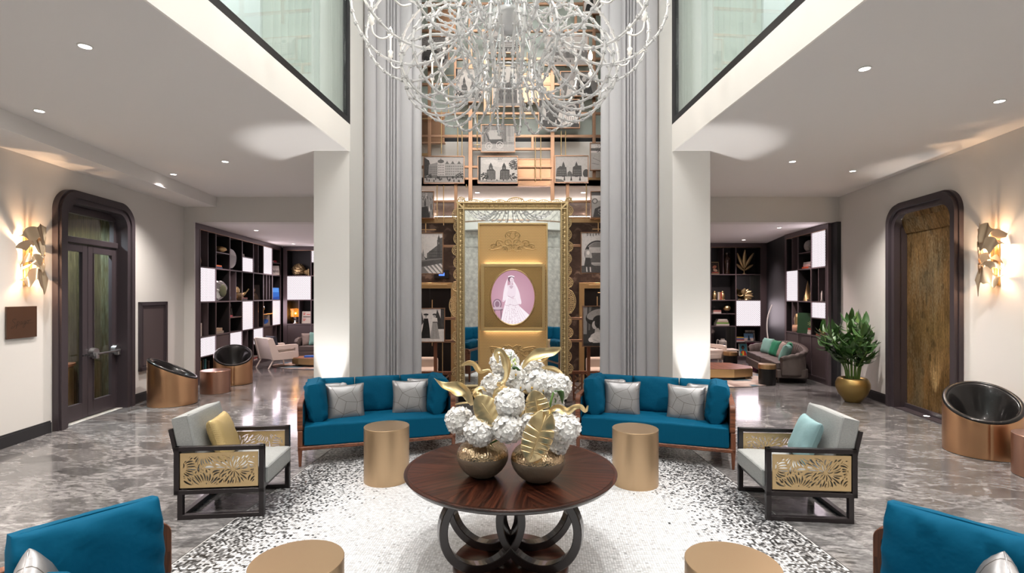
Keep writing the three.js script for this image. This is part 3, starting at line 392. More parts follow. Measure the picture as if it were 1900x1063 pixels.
// ---------------------------------------------------------------- things on the side walls
function archRing(hw, top, r, t, depth, z0) {   // an upside-down U with rounded shoulders
  const s = new THREE.Shape(), q = Math.max(0.04, r - t * 0.6), w = hw - t, y = top - t;
  s.moveTo(-hw, 0); s.lineTo(-w, 0); s.lineTo(-w, y - q); s.absarc(-w + q, y - q, q, PI, PI / 2, true); s.lineTo(w - q, y); s.absarc(w - q, y - q, q, PI / 2, 0, true); s.lineTo(w, 0); s.lineTo(hw, 0); s.lineTo(hw, top - r); s.absarc(hw - r, top - r, r, 0, PI / 2, false); s.lineTo(-hw + r, top); s.absarc(-hw + r, top - r, r, PI / 2, PI, false); s.closePath();
  return extr(s, depth, 0, 1, 14).translate(0, 0, z0);
}
const teal_patina = std(new THREE.Color(0.40, 0.50, 0.58), 0.34, { map: patinaTex, metalness: 0.7 });
{
  // double door with a glazed transom in a rounded plum frame
  const HW = 0.916, IN = 0.716, door = structGroup('door_1', onWall(-1, 8.51, 0), THETA_L);
  struct('door_frame', [archRing(HW, 3.62, 0.36, 0.2, 0.3, -0.22), archRing(HW - 0.03, 3.59, 0.34, 0.09, 0.05, 0.06), archRing(HW - 0.15, 3.47, 0.25, 0.06, 0.1, -0.2), span(-IN, IN, 2.83, 2.93, -0.2, -0.08, 0.01), span(-IN, IN, 3.30, 3.44, -0.19, -0.1)], M.plum, door);
  struct('transom_pane', span(-IN + 0.06, IN - 0.06, 2.93, 3.31, -0.15, -0.14), M.glass, door); struct('transom_beading', [span(-IN, -IN + 0.07, 2.93, 3.3, -0.18, -0.11), span(IN - 0.07, IN, 2.93, 3.3, -0.18, -0.11)], M.plum, door);
  for (const s of [-1, 1]) {
    const x0 = s < 0 ? -IN : 0.004, x1 = s < 0 ? -0.004 : IN, st = 0.115;
    const leaf = struct('door_leaf', [span(x0, x0 + st, 0.012, 2.82, -0.17, -0.11, 0.006), span(x1 - st, x1, 0.012, 2.82, -0.17, -0.11, 0.006), span(x0 + st, x1 - st, 0.012, 0.26, -0.17, -0.11), span(x0 + st, x1 - st, 2.7, 2.82, -0.17, -0.11), span(x0 + st, x0 + st + 0.02, 0.26, 2.7, -0.15, -0.1), span(x1 - st - 0.02, x1 - st, 0.26, 2.7, -0.15, -0.1)], M.plum, door);
    part('pane', span(x0 + st, x1 - st, 0.26, 2.7, -0.145, -0.135), M.glass, leaf);
    if (s > 0) part('push_bar', [rod([x0 + 0.08, 1.03, -0.02], [x1 - 0.06, 1.03, -0.02], 0.018, 12), cyl(0.075, 0.085, 0.07, 0, 0, 0, 20).rotateX(PI / 2).translate(x0 + 0.09, 1.05, -0.075), cyl(0.075, 0.085, 0.07, 0, 0, 0, 20).rotateX(PI / 2).translate(x1 - 0.07, 1.05, -0.075), span(x0 + 0.05, x0 + 0.12, 0.95, 1.05, -0.09, -0.01, 0.01), span(x1 - 0.1, x1 - 0.03, 0.95, 1.05, -0.09, -0.01, 0.01)], M.steel, leaf);
    else part('handle', [rod([x1 - 0.05, 1.03, -0.11], [x1 - 0.05, 1.03, -0.05], 0.012), rod([x1 - 0.05, 1.03, -0.05], [x1 - 0.2, 1.03, -0.05], 0.011)], M.blackMetal, leaf);
  }
  // the vestibule behind the glass
  const v = structGroup('wall_vestibule', onWall(-1, 8.51, 0), THETA_L);
  struct('rear_panel', metreUV(span(-1.0, 1.0, 0, 3.7, -1.32, -1.26)), teal_patina, v); struct('side_panel', [span(-1.0, -0.95, 0, 3.7, -1.3, -0.24)], M.plum, v); struct('side_panel', span(0.95, 1.0, 0, 3.7, -1.3, -0.24), teal_patina, v); struct('vestibule_ceiling', metreUV(span(-1, 1, 3.66, 3.72, -1.3, -0.24)), M.patina, v);
  const dk = thing('console_cabinet', 'low gold-brown bow-fronted cabinet glimpsed behind the glazed double door', 'cabinet', onWall(-1, 8.55, 0, -0.95), THETA_L); part('body', lathe([[0.02, 0], [0.42, 0], [0.42, 0.72], [0.40, 0.76], [0.02, 0.76]], 32).scale(1.7, 1, 0.5), M.patina, dk); part('top', cyl(0.45, 0.45, 0.04, 0, 0.78, 0, 32).scale(1.7, 1, 0.5), M.walnut, dk);
  const vl = thing('vestibule_lamp', 'small ceiling lamp inside the vestibule behind the glazed double door', 'ceiling lamp', onWall(-1, 8.5, 3.66, -0.8), THETA_L); part('lens', cyl(0.06, 0.06, 0.012, 0, -0.006, 0, 20), M.lampGlow, vl); part('trim_ring', new THREE.TorusGeometry(0.07, 0.01, 6, 20).rotateX(PI / 2), M.steel, vl);
  const q = onWall(-1, 8.5, 3.6, -0.8); spot(...q, q[0] - 0.1, 0, q[2], 0xdaf0f4, 60, 1.2, 0.8, 'vestibule lamp', 3);
}
{
  // rounded niche with a patinated gold panel
  const n = structGroup('door_2', onWall(1, 8.51, 0), THETA_R), HW = 0.905;
  struct('niche_frame', [archRing(HW, 3.62, 0.36, 0.2, 0.1, -0.04), archRing(HW - 0.03, 3.59, 0.34, 0.09, 0.05, 0.06), archRing(HW - 0.16, 3.46, 0.24, 0.03, 0.18, -0.2)], M.plum, n);
  struct('niche_panel', metreUV(span(-0.74, 0.74, 0, 3.12, -0.2, -0.16)), M.patina, n);
  struct('niche_canopy', metreUV(bar([0, 3.10, -0.15], [0, 3.46, -0.02], 1.44, 0.02, V(0, 0, 1))), M.patina, n);
  struct('niche_sill', [span(-0.72, 0.72, 0, 0.09, -0.17, -0.12), span(-0.72, 0.72, -0.001, 0.014, -0.16, 0.05)], M.plum, n);
  struct('niche_back', span(-0.95, 0.95, 0, 3.75, -0.26, -0.21), M.plum, n);
  const p = onWall(1, 8.48, 0.014, -0.03), u = thing('floor_uplight', 'small floor uplight at the foot of the gold patinated niche panel', 'uplight', p, THETA_R);
  part('trim_ring', new THREE.TorusGeometry(0.05, 0.007, 6, 20).rotateX(PI / 2).translate(0, 0.006, 0), M.steel, u); part('lens', cyl(0.042, 0.042, 0.006, 0, 0.004, 0, 20), M.lampGlow, u);
  spot(p[0], 0.05, p[2], p[0] + 0.12, 3, p[2], NEUTRAL, LUM.nicheUp, 0.3, 0.6, 'niche uplight', 1);
}
// wall sconces of crumpled brass leaves
const brassLeafMat = std(new THREE.Color(0.52, 0.41, 0.29), 0.44, { metalness: 1 });
function sconce(side, d, label) {
  const t = thing('wall_sconce', label, 'wall sconce', onWall(side, d, 2.07), side < 0 ? THETA_L : THETA_R), R = rng(side < 0 ? 3 : 8), m = side < 0 ? 1 : -1;
  part('wall_plate', [span(-0.035, 0.035, 0.06, 0.8, 0, 0.02, 0.004), rod([0, 0.05, 0.06], [0, 0.82, 0.06], 0.012), rod([0.03 * m, 0.1, 0.06], [0.03 * m, 0.78, 0.06], 0.01), rod([0, 0.2, 0], [0, 0.2, 0.07], 0.01), rod([0, 0.68, 0], [0, 0.68, 0.07], 0.01)], M.gold, t);
  [[0.66, 0.25, 0.46, 0.16], [0.50, 0.22, 0.44, -0.1], [0.385, 0.13, 0.3, 0.14], [0.285, 0.12, 0.3, -0.06], [0.07, 0.27, 0.46, 0.1]].forEach(([y, h, w, tilt], k) => {   // pleated fans, gathered towards the wall, ragged rims
    const ph = R() * 6, low = k === 4 ? 1 : 0;
    part('brass_leaf', sheet((u, v) => {
      const a = (u - 0.5) * 2, q = a * (0.55 + 0.45 * (low ? 1 - v : v)), pleat = Math.sin(a * 9 + ph) * 0.02 + Math.sin(a * 17 + ph * 2) * 0.009;
      const topEdge = 0.16 * Math.abs(a) ** 2.2 + 0.02 * Math.sin(a * 11 + ph), botEdge = 0.05 * Math.sin(a * 8 + ph) + 0.03 * Math.sin(a * 15 - ph) - low * 0.10 * Math.exp(-((a - 0.05) ** 2) * 50) + 0.10 * a * a;
      return [m * (q * w * 0.5 + 0.06), y + lerp(botEdge, h - topEdge, v) + tilt * a * 0.25, 0.20 - 0.16 * a * a + pleat * (0.4 + 0.6 * v) - 0.04 * v];
    }, 60, 10, 0.0022), brassLeafMat, t);
  });
  for (const y of [0.22, 0.63]) {
    const h = part('bulb_holder', [cyl(0.016, 0.016, 0.07, 0, y - 0.06, 0.085, 12)], M.gold, t); part('bulb', lathe([[0.002, 0.055], [0.012, 0.045], [0.017, 0.02], [0.014, -0.02], [0.009, -0.03]], 14).translate(0, y, 0.085), M.sconceBulb, h);
    const w = new THREE.Vector3(0, 2.07 + y, 0.085).applyAxisAngle(V(0, 1, 0), t.rotation.y); point(t.position.x + w.x, w.y, t.position.z + w.z, AMBER, LUM.sconce, 'sconce bulb', 0.8);
  }
}
sconce(-1, 7.12, 'brass wall sconce of crumpled leaves above the dark plaque');
sconce(1, 6.98, 'brass wall sconce of crumpled leaves above the copper tub chair, beside the niche');
{
  const t = thing('wall_plaque', 'square dark bronze plaque with script lettering under the brass sconce', 'sign', onWall(-1, 7.04, 1.635), THETA_L);
  part('plate', box(0.5, 0.43, 0.018, 0, 0, 0.02, 0.003), M.plaque, t);
  const face = canvasTex(512, 440, (c, w, h) => {
    c.fillStyle = '#4d3526'; c.fillRect(0, 0, w, h); c.strokeStyle = '#1a0f0a'; c.lineWidth = 5; c.lineCap = 'round';
    const B = (a) => { c.beginPath(); c.moveTo(a[0], a[1]); for (let i = 2; i < a.length; i += 6) c.bezierCurveTo(...a.slice(i, i + 6)); c.stroke(); };
    B([150, 178, 110, 150, 70, 190, 110, 212, 160, 235, 130, 285, 80, 300, 60, 308, 70, 280, 100, 270]);          // S
    B([172, 206, 168, 240, 160, 280, 150, 306, 160, 250, 170, 210, 192, 208, 214, 210, 206, 246, 172, 244]);        // p
    B([250, 212, 222, 204, 212, 244, 232, 244, 250, 242, 252, 216, 254, 210, 250, 236, 254, 246, 268, 236]);        // a
    B([306, 206, 278, 200, 268, 238, 288, 238, 304, 236, 308, 210, 310, 206, 306, 250, 300, 300, 270, 296, 250, 290, 300, 240, 326, 228]); // g
    B([350, 200, 322, 200, 322, 238, 344, 236, 366, 232, 368, 200, 346, 200, 370, 204, 390, 196, 408, 186]);        // o
    c.lineWidth = 3; B([130, 268, 230, 250, 340, 240, 450, 236]); c.fillStyle = '#2a1a12'; for (const [x, y] of [[24, 24], [488, 24], [24, 416], [488, 416]]) { c.beginPath(); c.arc(x, y, 6, 0, 7); c.fill(); }
  });
  part('lettering', new THREE.PlaneGeometry(0.494, 0.424).translate(0, 0, 0.0296), std(0xffffff, 0.42, { map: face, metalness: 0.3 }), t);
}
{
  const t = thing('wall_panel', 'framed dark plum wooden wall panel beside the double door', 'wall panel', onWall(-1, 10.12, 1.225), THETA_L);
  part('board', box(0.84, 1.2, 0.02, 0, 0, 0.012), M.shelfFacade, t);
  part('frame', [box(0.07, 1.3, 0.045, -0.43, 0, 0.022, 0.006), box(0.07, 1.3, 0.045, 0.43, 0, 0.022, 0.006), box(0.93, 0.07, 0.045, 0, 0.615, 0.022, 0.006), box(0.93, 0.07, 0.045, 0, -0.615, 0.022, 0.006), box(0.02, 1.18, 0.03, -0.36, 0, 0.02), box(0.02, 1.18, 0.03, 0.36, 0, 0.02), box(0.74, 0.02, 0.03, 0, 0.56, 0.02), box(0.74, 0.02, 0.03, 0, -0.56, 0.02)], M.plum, t);
}

// ---------------------------------------------------------------- the tall niche: drapes, copper screen, pictures, mirror
function drape(name, label, x0, x1, d, seed) {
  // folds: wide flat panels outside, tight pleats inside
  const R = rng(seed), knots = [0]; const widths = [0.2, 0.17, 0.06, 0.045, 0.05, 0.07, 0.2, 0.15]; if (seed % 2) widths.reverse(); widths.forEach((w) => knots.push(knots[knots.length - 1] + w)); const total = knots[knots.length - 1];
  const amp = widths.map((w) => 0.035 + 0.03 * R() + (w < 0.08 ? 0.015 : 0));
  const fold = (u) => { const s = u * total; let k = 0; while (k < widths.length - 1 && s > knots[k + 1]) k++; const f = clamp((s - knots[k]) / widths[k]); return amp[k] * (Math.pow(Math.sin(f * PI), widths[k] < 0.08 ? 0.8 : 0.38)); };
  const g = sheet((u, v) => { const flare = 1 + 0.035 * Math.pow(1 - v, 2), lean = 0.012 * Math.sin(u * 17 + v * 3) * (1 - v), x = lerp(x0, x1, clamp(u + lean)); const c = (x0 + x1) / 2; return [c + (x - c) * flare, v * (TOP - 0.06) + 0.012, -d + fold(clamp(u + lean * 0.6)) * (1 + 0.25 * (1 - v))]; }, 150, 14, 0.005);
  const t = thing('curtain', label, 'curtain', [0, 0, 0]); part('drape', g, M.curtain, t); part('track', span(x0 - 0.02, x1 + 0.02, TOP - 0.05, TOP - 0.01, -d - 0.03, -d + 0.06), M.fixtureWhite, t);
}
drape('curtain', 'tall grey drape between pier and mirror, behind the sofa beside the gold-cushion armchair', -2.40, -1.47, 8.42, 4);
drape('curtain', 'tall grey drape between mirror and pier, behind the sofa beside the blue-cushion armchair', 1.44, 2.37, 8.42, 7);
const SD = 9.85, SK = SD / FOCAL, SX = (x) => (x - 950) * SK, SY = (y) => EYE + (HORIZON - y) * SK;   // the plane of the screen
{
  const t = thing('copper_screen', 'tall copper and brass grid screen behind the gilt mirror and the framed photographs', 'screen', [0, 0, -SD]);
  const rail = (x0, x1, y, w = 0.07, m = M.copper, z = 0) => part('rail', span(SX(x0), SX(x1), SY(y) - w / 2, SY(y) + w / 2, z - 0.03, z + 0.03, 0.004), m, t);
  const post = (x, y0, y1, w = 0.06, m = M.copper, z = 0.002) => part('post', span(SX(x) - w / 2, SX(x) + w / 2, SY(y1), Math.min(SY(y0), TOP - 0.005), z - 0.032, z + 0.032, 0.004), m, t);
  const vr = (x, y0, y1) => part('rod', rod([SX(x), SY(y0), 0.07], [SX(x), SY(y1), 0.07], 0.009), M.brassRod, t);
  const hr = (x0, x1, y) => part('rod', rod([SX(x0), SY(y), 0.075], [SX(x1), SY(y), 0.075], 0.008), M.brassRod, t);
  for (const y of [-60, 8, 58, 110, 157, 211, 253]) rail(700, 1200, y, 0.045);
  rail(876, 1024, 277, 0.045); rail(700, 797, 287, 0.045, M.bronzeBar); rail(700, 887, 310, 0.045); rail(961, 1025, 310, 0.045); rail(1090, 1200, 332, 0.045, M.bronzeBar); rail(863, 1024, 332, 0.04); rail(700, 846, 374, 0.045); rail(1055, 1200, 374, 0.045);
  rail(700, 845, 410, 0.085, M.bronzeBar); rail(1056, 1200, 410, 0.07, M.bronzeBar); rail(820, 845, 457, 0.05); rail(1056, 1080, 456, 0.05); rail(822, 845, 591, 0.05); rail(1056, 1084, 591, 0.05); rail(700, 845, 633, 0.05); rail(1056, 1200, 632, 0.05); rail(700, 845, 692, 0.06, M.walnut); rail(1056, 1200, 691, 0.06, M.walnut);
  post(873, -200, 372, 0.075); post(1025, -200, 372, 0.075); post(797, -200, 293); post(1102, -200, 332); post(988, 255, 277, 0.05); post(846, 310, 400); post(1053, 310, 400); post(940, -200, 30, 0.05); post(845, 60, 157, 0.05); post(1068, 8, 211, 0.05); post(900, 110, 211, 0.05); post(968, 157, 211, 0.05);
  post(808, 634, 745, 0.06, M.walnut); post(1092, 636, 745, 0.06, M.walnut);
  for (const [x, a, b] of [[820, 205, 287], [850, 236, 293], [858, 236, 293], [886, 214, 281], [993, 255, 338], [1003, 255, 336], [1040.6, 245, 292], [1048.6, 245, 292], [1087, 343, 405], [812, 345, 408], [824, 345, 419], [791, 415, 432], [1109, 413, 430], [866, 343, 349], [833, 160, 212], [910, 150, 250], [978, 100, 160], [1000, 195, 215], [803, 556, 571], [1107, 550, 567], [822, 634, 690], [803, 634, 641]]) vr(x, a, b);
  for (const [a, b, y] of [[783, 810, 427], [1098, 1118, 426], [785, 812, 223], [918, 998, 222], [828, 845, 143], [1048, 1086, 112], [783, 830, 528], [1092, 1116, 529], [1108, 1118, 543], [880, 892, 271]]) hr(a, b, y);
  // brushed copper plates on the grid
  const plate = (x0, x1, y0, y1) => { const p = part('plate', span(SX(x0), SX(x1), SY(y1), SY(y0), -0.06, 0.02, 0.004), M.copperPanel, t); part('plate_frame', [span(SX(x0) - 0.012, SX(x1) + 0.012, SY(y1) - 0.012, SY(y1) + 0.01, -0.065, 0.03), span(SX(x0) - 0.012, SX(x1) + 0.012, SY(y0) - 0.01, SY(y0) + 0.012, -0.065, 0.03)], M.copper, p); };
  plate(961, 1024, 296, 345); plate(770, 825, 214, 265); plate(968, 1024, 138, 190); plate(1050, 1068, 60, 100); plate(810, 846, 20, 60);
  rail(961, 1024, 311, 0.03, M.copper, 0.04); rail(961, 1024, 333, 0.03, M.copper, 0.04);
  // fretwork panels at the foot
  const fret = (x0, x1) => { const f = part('fretwork', [span(SX(x0), SX(x0) + 0.03, SY(745), SY(694), -0.02, 0.02), span(SX(x1) - 0.03, SX(x1), SY(745), SY(694), -0.02, 0.02)], M.walnut, t), n = 3, A = []; for (let i = 0; i < n; i++) { const a = lerp(SY(745), SY(694), i / n), b = lerp(SY(745), SY(694), (i + 1) / n); A.push(bar([SX(x0), a, 0], [SX(x1), b, 0], 0.03, 0.03), bar([SX(x0), b, 0], [SX((x0 + x1) / 2), (a + b) / 2, 0], 0.025, 0.025), bar([SX((x0 + x1) / 2), (a + b) / 2, 0.002], [SX(x1), a, 0.002], 0.022, 0.022)); } part('lattice', A, M.copper, f); };
  fret(816, 836); fret(1063, 1081); fret(1094, 1118); fret(780, 806);
}
// lift doors, indicator and a bench in the lobby behind the screen
for (const [x0, x1, side] of [[-2.5, -1.28, 'with the two ladies picture before it'], [1.54, 2.6, 'with the hat portrait before it']]) {
  const t = thing('lift_door', `black lift door in a broad brass frame behind the screen, ${side}`, 'lift door', [0, 0, -11.93]);
  part('frame', [span(x0, x0 + 0.12, 0, 2.29, 0, 0.06, 0.005), span(x1 - 0.12, x1, 0, 2.29, 0, 0.06, 0.005), span(x0, x1, 2.16, 2.29, 0, 0.061, 0.005), span(x0 + 0.16, x1 - 0.16, 2.22, 2.23, 0.06, 0.075)], M.gold, t);
  const m = (x0 + x1) / 2; for (const [a, b] of [[x0 + 0.12, m - 0.002], [m + 0.002, x1 - 0.12]]) part('leaf', span(a, b, 0, 2.16, 0.005, 0.03), M.blackGloss, t);
}
{
  const t = thing('lift_indicator', 'small black lift indicator with a blue lit digit below the street photograph', 'indicator', [-1.62, 2.47, -11.93]); part('case', span(-0.17, 0.17, -0.08, 0.12, 0, 0.05, 0.01), M.blackMetal, t);
  part('display', span(-0.06, 0.07, -0.02, 0.05, 0.05, 0.054), std(0x000000, 0.4, { emissive: new THREE.Color(0.1, 0.25, 1), emissiveIntensity: 1.6 }), t);
  for (const s of [-1, 1]) { const b = thing('lobby_bench', s < 0 ? 'low cream upholstered bench behind the screen, below the two ladies picture' : 'low cream upholstered bench behind the screen, below the hat portrait', 'bench', [s * 1.98, 0, -10.7]); part('seat', box(0.86, 0.22, 0.5, 0, 0.40, 0, 0.08), M.creamHide, b); part('backrest', box(0.86, 0.3, 0.14, 0, 0.56, -0.16, 0.06), M.creamHide, b); for (const [x, z] of [[-0.36, 0.18], [0.36, 0.18], [-0.36, -0.18], [0.36, -0.18]]) part('leg', cyl(0.02, 0.014, 0.3, x, 0.15, z, 10), M.walnut, b); }
}
// ---- old photographs, printed in warm grey
function sepia(c, w, h, seed, draw) {
  const R = rng(seed), G = (v) => { v = clamp(v, 0, 255) | 0; return `rgb(${v},${(v * 0.965) | 0},${(v * 0.945) | 0})`; };
  const A = { R, G, fill(v, x, y, a, b) { c.fillStyle = G(v); c.fillRect(x * w, y * h, a * w, b * h); }, poly(v, ...p) { c.fillStyle = G(v); c.beginPath(); for (let i = 0; i < p.length; i += 2) c.lineTo(p[i] * w, p[i + 1] * h); c.closePath(); c.fill(); }, oval(v, x, y, a, b, r = 0) { c.fillStyle = G(v); c.beginPath(); c.ellipse(x * w, y * h, a * w, b * h, r, 0, 7); c.fill(); }, line(v, lw, ...p) { c.strokeStyle = G(v); c.lineWidth = lw; c.lineCap = 'round'; c.beginPath(); for (let i = 0; i < p.length; i += 2) c.lineTo(p[i] * w, p[i + 1] * h); c.stroke(); }, arc(v, lw, x, y, r, a, b) { c.strokeStyle = G(v); c.lineWidth = lw; c.beginPath(); c.arc(x * w, y * h, r * w, a, b); c.stroke(); },
    tree(v, x, y, s, n = 60) { for (let i = 0; i < n; i++) { const a = R() * 7, r = Math.sqrt(R()) * s; A.oval(v + R() * 40 - 20, x + r * Math.cos(a), y + r * Math.sin(a) * w / h, 0.012 + R() * 0.012, 0.014); } }, windows(v, x0, y0, x1, y1, nx, ny) { for (let j = 0; j < ny; j++) for (let i = 0; i < nx; i++) A.fill(v + R() * 20, lerp(x0, x1, (i + 0.28) / nx), lerp(y0, y1, (j + 0.25) / ny), (x1 - x0) / nx * 0.42, (y1 - y0) / ny * 0.5); },
    crowd(v, y0, y1, n, s) { for (let i = 0; i < n; i++) { const x = R(), y = lerp(y0, y1, R()), k = s * (0.5 + y); A.oval(v + R() * 30, x, y, k * 0.32, k); A.oval(v + R() * 30, x, y - k * 1.1, k * 0.2, k * 0.3); } }, tower(v, x, y, a, base) { A.fill(v, x - a, y + 0.14, 2 * a, base - y - 0.14); A.poly(v, x - a * 0.8, y + 0.15, x + a * 0.8, y + 0.15, x + a * 0.5, y + 0.08, x, y, x - a * 0.5, y + 0.08); A.oval(v, x, y + 0.11, a * 0.75, 0.04); A.fill(v + 70, x - a * 0.3, y + 0.2, a * 0.6, 0.05); } };
  draw(A); for (let i = 0; i < 900; i++) { const v = R() > 0.5; c.fillStyle = v ? 'rgba(245,238,230,0.035)' : 'rgba(30,24,24,0.035)'; c.beginPath(); c.ellipse(R() * w, R() * h, (0.004 + 0.05 * R() ** 2) * w, (0.004 + 0.03 * R() ** 2) * h, R() * 3, 0, 7); c.fill(); } for (let i = 0; i < w * h / 40; i++) { c.fillStyle = `rgba(${R() > 0.5 ? '255,250,240' : '20,15,15'},0.06)`; c.fillRect(R() * w, R() * h, 2, 2); }
}
